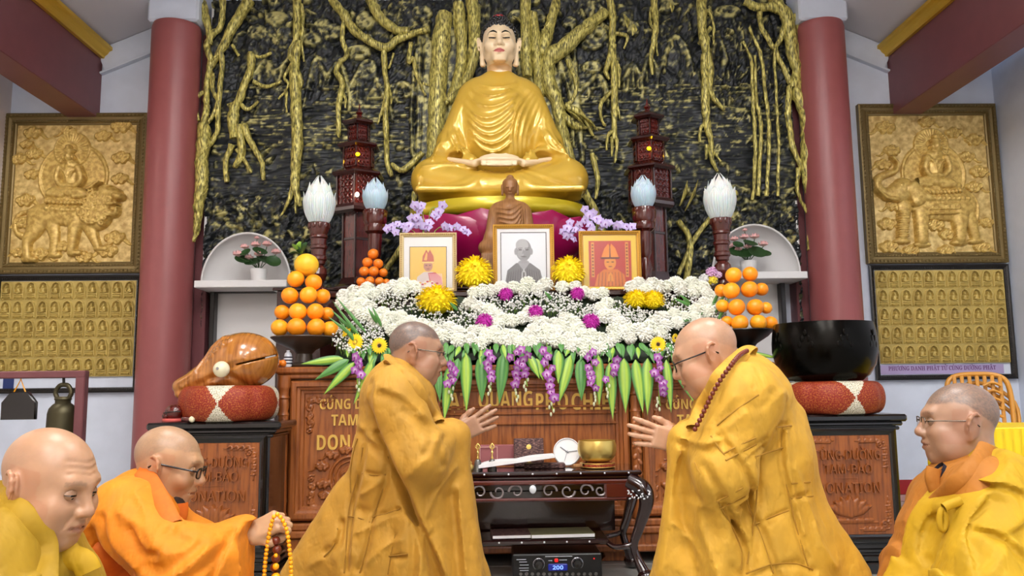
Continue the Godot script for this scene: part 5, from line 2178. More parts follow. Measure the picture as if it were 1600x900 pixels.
func donation_boxes() -> void:
	for sd in 2:
		var D := 4.5
		var cx: float = [331.0, 1322.0][sd]
		var topy: float = [660.0, 648.0][sd]
		var c := W(cx, 750, D)
		var top := W(cx, topy, D).y
		var t := thing("donation_box", ["black donation cabinet with carved wood panel beside the wooden fish drum", "black donation cabinet with carved wood panel under the bowl bell"][sd], "cabinet", Vector3(c.x, 0, -D))
		var hw := .3
		var m := MB.new()
		m.box(Vector3(c.x, (top - .05) / 2 + .03, -D - .18), Vector3(hw * 2, top - .11, .34), Basis(), .008)
		obj("body", m, M.black_wood, t)
		m = MB.new()
		m.box(Vector3(c.x, top - .02, -D - .18), Vector3(hw * 2 + .12, .04, .37), Basis(), .01)
		m.box(Vector3(c.x, top - .05, -D - .18), Vector3(hw * 2 + .07, .025, .36), Basis(), .008)
		m.box(Vector3(c.x, top - .075, -D - .18), Vector3(hw * 2 + .035, .02, .35), Basis(), .006)
		obj("top", m, M.black_wood, t)
		m = MB.new()
		for a in [[.03, .06, .12], [.08, .04, .08], [.12, .03, .05], [.155, .02, .025]]:
			m.box(Vector3(c.x, a[0], -D - .18), Vector3(hw * 2 + a[2], a[1], .34 + a[2] * .25), Basis(), .008)
		obj("base", m, M.black_wood, t)
		var y1: float = W(cx, [692.0, 680.0][sd], D).y
		var y0: float = W(cx, [850.0, 836.0][sd], D).y
		var pw := .25
		m = MB.new()
		frame_ring(m, c.x - pw - .035, c.x + pw + .035, y0 - .035, y1 + .035, -D - .012, [Vector2(0, 0), Vector2(0, .02), Vector2(.012, .025), Vector2(.024, .016), Vector2(.036, .012)])
		obj("panel_frame", m, M.black_wood, t, 25.0)
		m = MB.new()
		m.box(Vector3(c.x, (y0 + y1) / 2, -D - .008), Vector3(pw * 2, y1 - y0, .02), Basis(), .004)
		var pn := obj("panel", m, M.wood_box, t)
		var zf := -D + .002
		var cy := (y0 + y1) / 2
		var r := Relief.new(c.x - pw, y0, c.x + pw, y1, .0046)
		# key-pattern border
		for e in [[-1, -1], [1, -1], [-1, 1], [1, 1]]:
			var o := Vector2(c.x + e[0] * (pw - .03), cy + e[1] * ((y1 - y0) / 2 - .03))
			for pass_i in 2:
				for k in 4:
					var d := Vector2(-e[0] * (.035 + k * .032), 0) if pass_i == 0 else Vector2(0, -e[1] * (.035 + k * .032))
					var pp := o + d
					r.path([pp + Vector2(-.012, -.01), pp + Vector2(.012, -.01), pp + Vector2(.012, .01), pp + Vector2(-.004, .01), pp + Vector2(-.004, .0)], .004, .008, .0)
			r.path([o, o + Vector2(-e[0] * .16, 0)], .004, .008)
			r.path([o, o + Vector2(0, -e[1] * .17)], .004, .008)
			r.spiral(o + Vector2(-e[0], -e[1]) * .025, .02, 1.4, .5, .0045, .01, .0, e[0])
		r.path([Vector2(c.x - .06, cy + .035), Vector2(c.x + .06, cy + .035)], .003, .006)
		# lotus below the lettering
		var lc := Vector2(c.x + .01, cy - .16)
		for k in [-3, 3, -2, 2, -1, 1, 0]:
			var an: float = PI / 2 - k * .36
			var tip := lc + Vector2.from_angle(an) * Vector2(.13, .1)
			r.path(curve([lc, lc.lerp(tip, .55), tip], 4), lerps([.016, .026, .004], 9), .012, .002 + .002 * (3 - absi(k)))
		for k in 5:
			r.oval(lc + Vector2((k - 2) * .05, -.028), Vector2(.032, .014), .01)
		r.path([lc + Vector2(-.15, -.04), lc + Vector2(.15, -.04)], .006, .006)
		obj("carving", r.mesh(Transform3D(Basis(), Vector3(0, 0, zf)), -.003), M.wood_box, pn, 180.0)
		var hgt := y1 - y0
		for a in [["CÚNG-DƯỜNG", .3, .36, .052], ["TAM-BẢO", .16, .26, .05], ["DONATION", -.03, .34, .055]]:
			lettering(a[0], Vector3(c.x + .01, cy + a[1] * hgt, zf + .006), a[2], a[3], .016, M.wood_box, pn, false)


func cushion(called: String, label: String, c: Vector3, r: float, h: float) -> void:
	var t := thing(called, label, "cushion", c)
	var red := MB.new()
	var wh := MB.new()
	var nu := 200
	var nv := 36
	var pt := func(i: int, j: int) -> Vector3:
		var a := TAU * i / nu
		var b := -PI / 2 + PI * j / nv
		var rr := r * (.7 + .3 * pow(maxf(cos(b), .0), .6)) * (1.0 if j > 0 and j < nv else .98)
		var pinch := 1.0 - .03 * pow(absf(cos(a * 4.0)), 8.0)
		return c + Vector3(cos(a) * rr * pinch, h * .5 + sin(b) * h * .5, sin(a) * rr * pinch)
	for j in nv:
		for i in nu:
			var a := TAU * (i + .5) / nu
			var v := (j + .5) / nv * 2.0 - 1.0
			var da: float = absf(fposmod(a - PI / 2 + .07 + PI / 4, PI / 2) - PI / 4)
			var m: MB = wh if da < .38 * absf(v) else red
			m.face([pt.call(i, j), pt.call(i, j + 1), pt.call(i + 1, j + 1), pt.call(i + 1, j)])
	for e in [0, nv]:
		var ps := []
		for i in nu:
			ps.append(pt.call(i if e == 0 else nu - i, e))
		red.face(ps)
	obj("red_brocade", red, M.brocade, t, 60.0)
	obj("white_brocade", wh, M.brocade_white, t, 60.0)


func instruments() -> void:
	# wooden fish drum on its cushion
	var D := 4.72
	var u := S(D)
	var cl := W(358, 657, D)
	var topl := W(331, 660, 4.5).y
	cushion("round_cushion", "red and white brocade cushion under the wooden fish drum", Vector3(cl.x, topl + .001, -D), .275, W(358, 603, D).y - topl)
	var s := SDF.new(.0062)
	var B := func(px: float, py: float, dz: float) -> Vector3: return W(px, py, D - dz)
	s.ell(B.call(384, 563, .0), Vector3(50 * u, 43 * u, .19), .03)
	s.cap(B.call(372, 568, .02), B.call(318, 592, .05), 35 * u, 18 * u, .07)
	s.cap(B.call(318, 590, .05), B.call(281, 604, .07), 17 * u, 11 * u, .04)
	s.cap(B.call(300, 607, .07), B.call(280, 615, .08), 8 * u, 7 * u, .008)
	s.tri(B.call(350, 574, .3), B.call(434, 554, .3), B.call(430, 556, -.3), .004, .004)
	s.P[-1].cut = true
	s.chain([B.call(350, 576, .19), B.call(372, 568, .21), B.call(404, 558, .19)], [8 * u, 7.5 * u, 3 * u], .004, true)
	s.fold(curve([B.call(348, 526, .1), B.call(322, 548, .1), B.call(305, 580, .1), B.call(280, 598, .1)], 4), .02, .02)
	for k in 9:
		var q := k / 8.0
		var pc: Vector3 = B.call(354 - 74 * pow(q, .9), 528 + 72 * q, .16)
		var ps := []
		for i in 7:
			ps.append(pc + Vector3(cos(i * 1.0), sin(i * 1.0), 0) * .016)
		s.fold(ps, .011, .016)
	s.fold(curve([B.call(300, 600, .2), B.call(330, 588, .2), B.call(350, 585, .2), B.call(372, 598, .2)], 4), .018, -.022)
	s.fold(curve([B.call(310, 594, .2), B.call(335, 600, .2), B.call(360, 606, .2)], 4), .02, .018)
	s.fold(curve([B.call(390, 598, .2), B.call(402, 588, .2), B.call(420, 602, .1)], 4), .012, .01)
	s.flat_folds = Vector3(1, 1, .1)
	for q in s.D:
		q.a.z *= .1
		q.b.z *= .1
		q.ba = q.b - q.a
		q.inv = 1.0 / maxf(q.ba.length_squared(), 1e-9)
	var t := thing("wooden_fish_drum", "large polished wooden fish drum with carved head on a brocade cushion", "wooden drum", Vector3(B.call(370, 604, 0).x, W(358, 603, D).y, -D))
	job(s, func(o: MB):
		obj("body", o, M.fish_wood, t, 180.0))
	var st := thing("drum_striker", "round cream striker ball held before the wooden fish drum's slit", "striker", B.call(346, 577, .2))
	var m := MB.new()
	m.ell(B.call(346, 577, .2), Vector3.ONE * 12 * u, Basis(), 20, 14)
	obj("ball", m, M.cream_ball, st, 180.0)
	m = MB.new()
	m.lathe([Vector2(.0, .0), Vector2(.008, .002), Vector2(.008, .006), Vector2(.0, .007)], B.call(344, 576, .2) + Vector3(0, 0, 12 * u - .003), 10, .0, Basis(Vector3.RIGHT, PI / 2))
	obj("cap", m, M.steel, st)
	m = MB.new()
	m.tube([B.call(347, 577, .19), B.call(360, 585, .1)], .008, 8)
	obj("handle", m, M.fish_wood, st)
	# small drum with its stick
	var p := Vector3(W(266, 655, 4.52).x, topl, -4.56)
	t = thing("small_drum", "small dark red wooden drum on a pink pad beside the brocade cushion", "wooden drum", p)
	m = MB.new()
	m.lathe([Vector2(.05, .002), Vector2(.056, .008), Vector2(.056, .016), Vector2(.05, .022)], p, 20)
	obj("pad", m, mat(Color(.75, .32, .3), .6), t)
	m = MB.new()
	m.ell(p + Vector3(.005, .055, 0), Vector3(.05, .042, .042), Basis(), 18, 12)
	m.ell(p + Vector3(-.035, .035, .01), Vector3(.022, .018, .02), Basis(), 12, 8)
	obj("body", m, M.redwood, t, 180.0)
	m = MB.new()
	m.tube([p + Vector3(-.04, .052, .034), p + Vector3(.0, .058, .043), p + Vector3(.05, .06, .03)], .003, 6)
	obj("slit", m, M.black_matte, t)
	var q2 := Vector3(W(296, 657, 4.48).x, topl + .018, -4.5)
	t = thing("small_striker", "short striker with a pale round tip beside the small drum", "striker", q2)
	m = MB.new()
	m.tube([q2 + Vector3(-.05, 0, -.02), q2 + Vector3(.0, 0, .0)], .014, 10)
	obj("handle", m, M.redwood, t)
	m = MB.new()
	m.ell(q2 + Vector3(.008, .0, .004), Vector3.ONE * .017, Basis(), 12, 8)
	obj("tip", m, M.cream_ball, t, 180.0)
	# bowl bell
	var D2 := 4.72
	var u2 := S(D2)
	var topr := W(1322, 648, 4.5).y
	var cr := W(1298, 600, D2)
	var ch := W(1298, 596, D2).y - topr
	cushion("round_cushion", "red and white brocade cushion under the black bowl bell", Vector3(cr.x, topr + .001, -D2), .285, ch)
	var bc := W(1291, 600, D2)
	var by := topr + ch + .002
	t = thing("bowl_bell", "large black bronze bowl bell on a brocade cushion", "bowl bell", Vector3(bc.x, by, -D2))
	m = MB.new()
	var hh := W(1291, 506, D2).y - by
	var pr := []
	for v in [[.56, .0], [.68, .01], [.82, .1], [.94, .28], [1.0, .52], [1.0, .68], [.975, .86], [.945, .975], [.94, 1.0], [.92, 1.0], [.9, .97], [.92, .7], [.88, .3], [.6, .06]]:
		pr.append(Vector2(v[0] * 79.0 * u2, v[1] * hh))
	m.lathe(pr, Vector3(bc.x, by, -D2), 56)
	obj("bowl", m, M.black_bronze, t, 50.0)
	for g in 5:
		m = MB.new()
		var a0 := PI / 2 + (g - 2) * .72
		for k in 5:
			var a := a0 + (k - 2) * .06
			var yy := by + hh * (.8 - .1 * absi(k - 2))
			var rr := 79.0 * u2 * .995
			m.ell(Vector3(bc.x + cos(a) * rr, yy, -D2 + sin(a) * rr), Vector3(.012, .02, .004), Basis(Vector3.UP, PI / 2 - a), 8, 6)
		obj("cast_pattern", m, M.black_bronze, t, 180.0)


func bell_frame() -> void:
	var D := 5.2
	var t := thing("bell_stand", "dark red wooden stand with a hanging bronze bell and chime board", "stand", W(65, 700, D) * Vector3(1, 0, 1))
	var a := W(-12, 585, D)
	var b := W(129, 585, D)
	var m := MB.new()
	m.box(Vector3((a.x + b.x) / 2, a.y - .005, -D), Vector3(b.x - a.x + .06, .045, .06), Basis(), .006)
	obj("crossbar", m, M.maroon_dark, t)
	for x in [a.x, b.x]:
		m = MB.new()
		m.box(Vector3(x, (a.y + .03) / 2, -D), Vector3(.058, a.y - .03, .058), Basis(), .006)
		obj("post", m, M.maroon_dark, t)
		m = MB.new()
		m.box(Vector3(x, .02, -D), Vector3(.08, .04, .42), Basis(), .01)
		obj("foot", m, M.maroon_dark, t)
	m = MB.new()
	m.box(Vector3((a.x + b.x) / 2, .2, -D), Vector3(b.x - a.x, .05, .04), Basis(), .006)
	obj("rail", m, M.maroon_dark, t)
	var u := S(D)
	var c := W(95, 690, D)
	t = thing("bronze_bell", "dark bronze temple bell hanging from the red stand", "bell", c)
	m = MB.new()
	var pr := []
	for v in [[23.5, -4], [23.5, 4], [22, 8], [21.5, 20], [21, 42], [19, 50], [14, 56], [11, 58], [11, 62], [12.5, 64], [11, 67], [6, 68]]:
		pr.append(Vector2(v[0] * u, v[1] * u))
	m.lathe(pr, c, 32)
	obj("body", m, M.bronze, t)
	m = MB.new()
	for sx in [-1.0, 1.0]:
		m.tube(curve([c + Vector3(sx * 8, 64, 0) * u, c + Vector3(sx * 12, 74, 0) * u, c + Vector3(sx * 7, 84, 0) * u, c + Vector3(0, 86, 0) * u], 4), 3.6 * u, 8)
	obj("dragon_loop", m, M.bronze, t, 60.0)
	m = MB.new()
	m.tube([c + Vector3(0, 84, 0) * u, c + Vector3(-1, 96, 0) * u, Vector3(c.x, a.y - .02, c.z)], 2.0 * u, 6)
	obj("hook", m, M.black_matte, t)
	var k := W(30, 636, D)
	t = thing("chime_board", "black hanging chime board on a yellow cord", "chime", k)
	m = MB.new()
	m.prism(Transform2D().scaled(Vector2(u, u)) * PackedVector2Array([Vector2(-26, -19), Vector2(26, -19), Vector2(26, 7), Vector2(13, 23), Vector2(-13, 23), Vector2(-26, 7)]), Transform3D(Basis(), k - Vector3(0, 0, .015)), .03, .006)
	obj("board", m, M.black_wood, t)
	m = MB.new()
	m.tube([k + Vector3(-9, 22, 1) * u, k + Vector3(0, 42, 0) * u, k + Vector3(9, 22, 1) * u], 1.1 * u, 6)
	m.tube([k + Vector3(0, 42, 0) * u, Vector3(k.x, a.y - .02, k.z)], 1.0 * u, 6)
	obj("cord", m, M.bead_amber, t)


# flat portraits are drawn shape by shape
func ink(im: Image, kind: String, a: Array, c: Color, soft := 1.2) -> void:
	var w := im.get_width()
	var h := im.get_height()
	if kind == "e":
		for y in range(maxi(0, int(a[1] - a[3] - 2)), mini(h, int(a[1] + a[3] + 2))):
			for x in range(maxi(0, int(a[0] - a[2] - 2)), mini(w, int(a[0] + a[2] + 2))):
				var q := Vector2((x + .5 - a[0]) / a[2], (y + .5 - a[1]) / a[3]).length()
				var k := clampf((1.0 - q) * minf(a[2], a[3]) / soft + .5, .0, 1.0) * c.a
				if k > .0:
					im.set_pixel(x, y, im.get_pixel(x, y).lerp(Color(c, 1), k))
	else:
		var pv := PackedVector2Array()
		var r := Rect2(a[0], a[1], 0, 0)
		for i in range(0, a.size(), 2):
			pv.append(Vector2(a[i], a[i + 1]))
			r = r.expand(Vector2(a[i], a[i + 1]))
		for y in range(maxi(0, int(r.position.y)), mini(h, int(r.end.y) + 1)):
			for x in range(maxi(0, int(r.position.x)), mini(w, int(r.end.x) + 1)):
				var k := .0
				for s in 4:
					if Geometry2D.is_point_in_polygon(Vector2(x + .25 + .5 * (s & 1), y + .25 + .5 * (s >> 1)), pv):
						k += .25
				if k > .0:
					im.set_pixel(x, y, im.get_pixel(x, y).lerp(Color(c, 1), k * c.a))


func portrait(kind: int) -> Image:
	var im := Image.create(120, 150, false, Image.FORMAT_RGB8)
	if kind == 0:
		im.fill(Color(.9, .76, .33))
		ink(im, "p", [18, 150, 24, 110, 46, 92, 76, 92, 100, 108, 108, 150], Color(.87, .82, .8))
		ink(im, "p", [60, 96, 84, 94, 104, 112, 110, 150, 70, 150], Color(.72, .22, .28))
		for k in 9:
			ink(im, "p", [62 + k * 5, 98, 66 + k * 5, 98, 78 + k * 4, 150, 72 + k * 4, 150], Color(.93, .8, .78, .7))
		ink(im, "e", [60, 70, 15, 20], Color(.74, .52, .42))
		ink(im, "p", [40, 62, 42, 34, 54, 10, 60, 22, 66, 10, 78, 34, 80, 62, 60, 52], Color(.72, .33, .16))
		ink(im, "p", [46, 48, 54, 18, 58, 26, 56, 50], Color(.9, .7, .35))
		ink(im, "p", [40, 60, 80, 60, 80, 54, 40, 54], Color(.92, .8, .5))
		for x in [54, 66]:
			ink(im, "e", [x, 68, 3, 1.2], Color(.2, .12, .1))
		ink(im, "e", [60, 81, 4.5, 1.4], Color(.5, .25, .2))
		ink(im, "p", [28, 140, 52, 124, 76, 126, 90, 142, 60, 150], Color(.93, .9, .86))
		for k in 8:
			ink(im, "e", [34 + k * 8, 132 + 6 * sin(k * 1.3), 4, 3], Color(.75, .2, .25) if k % 2 else Color(.9, .7, .3))
	elif kind == 1:
		im.fill(Color(.9, .92, .94))
		ink(im, "p", [8, 150, 16, 104, 40, 84, 78, 84, 104, 104, 114, 150], Color(.42, .43, .45))
		for k in 14:
			var x := 20.0 + k * 6
			ink(im, "p", [x, 96 + absf(k - 7) * 2, x + 2, 96 + absf(k - 7) * 2, x + (k - 7) * 1.2 + 3, 150, x + (k - 7) * 1.2, 150], Color(.26, .27, .29, .7))
		ink(im, "p", [44, 84, 60, 106, 76, 84, 72, 78, 48, 78], Color(.62, .63, .65))
		ink(im, "e", [60, 48, 21, 30], Color(.52, .53, .54))
		ink(im, "e", [56, 34, 17, 17], Color(.68, .69, .7))
		ink(im, "e", [52, 58, 9, 12], Color(.62, .63, .64))
		for x in [39, 81]:
			ink(im, "e", [x, 52, 4, 9], Color(.58, .59, .6))
		for x in [51, 69]:
			ink(im, "e", [x, 47, 4.5, 1.6], Color(.15, .15, .16))
			ink(im, "p", [x - 6, 42, x + 6, 41, x + 6, 43, x - 6, 44], Color(.4, .41, .42))
		ink(im, "p", [59, 46, 61, 46, 64, 58, 56, 58], Color(.52, .53, .54))
		ink(im, "e", [60, 66, 7, 1.6], Color(.3, .3, .31))
		ink(im, "p", [50, 72, 52, 84, 68, 84, 71, 72], Color(.57, .58, .59, .7))
		ink(im, "p", [53, 136, 54, 112, 60, 98, 66, 112, 68, 136], Color(.74, .75, .76))
		ink(im, "p", [59.4, 136, 60, 100, 60.8, 136], Color(.3, .3, .3))
		for k in 6:
			ink(im, "e", [60, 112 + k * 5, 2.4, 2.2], Color(.15, .15, .15))
	else:
		im.fill(Color(.72, .2, .06))
		for x in [6, 104]:
			ink(im, "p", [x, 4, x + 9, 4, x + 9, 120, x, 120], Color(.86, .62, .3))
			for k in 10:
				ink(im, "p", [x + 2, 10 + k * 11, x + 7, 10 + k * 11, x + 7, 16 + k * 11, x + 2, 16 + k * 11], Color(.55, .3, .12))
		ink(im, "p", [14, 150, 22, 112, 42, 94, 80, 94, 100, 112, 106, 150], Color(.84, .5, .14))
		for k in 8:
			ink(im, "p", [28 + k * 9, 104, 30 + k * 9, 104, 26 + k * 10, 150, 23 + k * 10, 150], Color(.6, .32, .08, .8))
		ink(im, "e", [60, 72, 17, 24], Color(.88, .6, .24))
		ink(im, "p", [34, 58, 44, 24, 56, 8, 60, 22, 64, 8, 76, 24, 86, 58], Color(.9, .58, .16))
		ink(im, "p", [59, 14, 61, 14, 62, 56, 58, 56], Color(.45, .2, .06))
		ink(im, "p", [34, 60, 86, 60, 88, 54, 32, 54], Color(.4, .18, .06))
		for x in [53, 67]:
			ink(im, "e", [x, 70, 3.6, 1.4], Color(.25, .12, .05))
		ink(im, "e", [60, 85, 5, 1.6], Color(.5, .22, .08))
		ink(im, "p", [50, 134, 54, 112, 60, 104, 66, 112, 70, 134], Color(.9, .62, .24))
		ink(im, "p", [59.2, 134, 60, 106, 60.8, 134], Color(.5, .25, .08))
	return im


func portraits() -> void:
	var D := 5.5
	var u := S(D)
	var list := [[669.0, 364.0, 90.0, "white-matted framed portrait of a monk in a tall mitre on yellow", "cream", 0], [817.5, 351.0, 97.0, "gold framed black and white portrait of an old monk with joined hands", "gold", 1], [952.0, 361.0, 98.0, "gold framed portrait of a monk in a tall hat on red ground", "gold", 2]]
	for a in list:
		var top := W(a[0], a[1], D)
		var bot := 1.662
		var w: float = a[2] * u
		var h := top.y - bot
		var bas := Basis(Vector3.RIGHT, -.04)
		var t := thing("portrait_frame", a[3], "framed portrait", Vector3(top.x, bot, -D))
		var m := MB.new()
		frame_ring(m, top.x - w / 2, top.x + w / 2, bot, top.y, -D, [Vector2(0, -.02), Vector2(0, .01), Vector2(.008, .016), Vector2(.02, .012), Vector2(.026, .006), Vector2(.03, .0)])
		obj("frame", m, M.frame_gold if a[4] == "gold" else M.frame_cream, t, 25.0)
		m = MB.new()
		bead_ring(m, top.x - w / 2 + .012, top.x + w / 2 - .012, bot + .012, top.y - .012, -D + .015, .0125, .0042)
		obj("beading", m, M.frame_bead, t, 60.0)
		m = MB.new()
		m.box(Vector3(top.x, bot + h / 2, -D - .008), Vector3(w - .02, h - .02, .014))
		obj("mat_board", m, [M.paper, M.paper, M.frame_yellow][a[5]], t)
		var b: Array = [[.055, .085, .004], [.036, .036, .006], [.05, .05, .004]][a[5]]
		var x0: float = top.x - w / 2 + .03 + b[0] * .75
		var x1: float = top.x + w / 2 - .03 - b[0] * .75
		var y1: float = top.y - .03 - b[1] * .8
		var y0 := bot + .03
		m = MB.new()
		m.box(Vector3((x0 + x1) / 2, (y0 + y1) / 2, -D + .0005), Vector3(x1 - x0 + b[2] * 2, y1 - y0 + b[2] * 2, .003))
		obj("inner_border", m, M.black_frame if a[5] < 2 else M.frame_gold, t)
		m = MB.new()
		m.v = PackedVector3Array([Vector3(x0, y0, -D + .0028), Vector3(x1, y0, -D + .0028), Vector3(x1, y1, -D + .0028), Vector3(x0, y1, -D + .0028)])
		m.u = PackedVector2Array([Vector2(0, 1), Vector2(1, 1), Vector2(1, 0), Vector2(0, 0)])
		m.c = PackedColorArray([Color.WHITE, Color.WHITE, Color.WHITE, Color.WHITE])
		m.t = PackedInt32Array([0, 1, 2, 0, 2, 3])
		var pic := portrait(a[5])
		pic.adjust_bcs(.92, 1.15, 1.1)
		obj("picture", m, flat_print(pic), t)
		m = MB.new()
		m.box(Vector3(top.x, bot + h / 2, -D + .006), Vector3(w - .05, h - .05, .002))
		obj("glass", m, M.glass_pane, t)
		m = MB.new()
		m.box(Vector3(top.x, bot + h * .3, -D - .06), Vector3(.03, h * .62, .008), Basis(Vector3.RIGHT, .3))
		obj("stand", m, M.black_matte, t)


# a fluted lotus-bud shade of three whorls of petals
func lotus_shade(c: Vector3, r: float, h: float) -> MB:
	var m := MB.new()
	for ly in 3:
		var np := 8 if ly < 2 else 6
		var hv: float = [.66, .84, 1.0][ly]
		for k in np:
			var a0 := TAU * (k + .5 * (ly % 2) + .25) / np
			var nx := 20
			var ny := 14
			m.grid(nx, ny, func(i: int, j: int):
				var v := j / float(ny)
				var yy := v * hv
				var pr := .5 + 1.9 * yy - 2.1 * yy * yy if yy < .45 else .93 * (1.0 - pow((yy - .4) / .64, 1.6)) + .02
				pr = clampf(pr, .02, 1.0) - .03 * (ly if ly < 2 else 1)
				if ly < 2:
					pr += .2 * pow(v, 8.0)
				var wid := 1.08 if v < .72 else 1.08 * (1.0 - pow((v - .72) / .28, 1.4)) + .02
				var w := (i / (nx * .5) - 1.0)
				var a := a0 + w * wid * PI / np
				var rr := r * (pr + .026 * cos(w * PI * 5.0) * (1.0 - v * .6))
				return c + Vector3(cos(a) * rr, h * yy, -sin(a) * rr))
	return m


func lotus_lamps() -> void:
	for k in 4:
		var big := k < 2
		var D: float = 5.55 if big else 5.78
		var px: float = [498.5, 1126.0, 586.0, 1006.0][k]
		var y0: float = [273.0, 269.0, 276.0, 272.0][k]
		var y1: float = [349.0, 342.0, 329.0, 325.0][k]
		var hw: float = [27.0, 27.5, 21.5, 21.5][k]
		var u := S(D)
		var b := W(px, y1, D)
		var tp := W(px, y0, D)
		var bot := 1.662
		var lb: String = ["tall white lotus lamp behind the pomelo-topped orange pyramid", "tall white lotus lamp beside the bare-topped orange pyramid", "smaller frosted lotus lamp between a pagoda and the white-matted portrait", "smaller frosted lotus lamp between a pagoda and the portrait on red"][k]
		var t := thing("lotus_lamp", lb, "lamp", Vector3(b.x, bot, b.z))
		obj("shade", lotus_shade(Vector3(b.x, b.y - .006, b.z), hw * u, tp.y - b.y), M.glass_white if big else M.glass_frost, t, 60.0)
		var m := MB.new()
		var L := b.y - bot
		var pr := []
		var prof: Array = [[30, 0], [31, .03], [26, .06], [14, .1], [11, .14], [17, .2], [22, .27], [20, .35], [12, .4], [16, .42], [17, .46], [20, .48], [20, .52], [17.5, .54], [18, .62], [21, .64], [21, .67], [18.5, .69], [19, .77], [22, .79], [22, .81], [20, .83], [25, .93], [26, 1.0]] if big else [[28, 0], [28, .06], [16, .1], [11, .18], [17, .3], [11, .42], [16, .48], [18, .72], [26, .75], [28, .79], [26, .83], [30, .87], [31, .95], [28, 1.0]]
		for p in prof:
			pr.append(Vector2(p[0] * u * (.64 if big else .62), p[1] * L))
		m.lathe(pr, Vector3(b.x, bot, b.z), 28)
		obj("stem", m, M.rosewood_lamp if big else M.lacquer, t, 30.0)
		m = MB.new()
		var np := 10
		for i in np:
			var a := TAU * i / np
			var n := Vector3(cos(a), 0, sin(a))
			m.ell(Vector3(b.x, b.y - .02, b.z) + n * (25.5 * u * .64 if big else 29 * u * .62), Vector3(.016, .022, .008), Basis(Vector3.UP, PI / 2 - a), 8, 6)
		obj("carved_collar", m, M.rosewood_lamp if big else M.lacquer, t, 60.0)


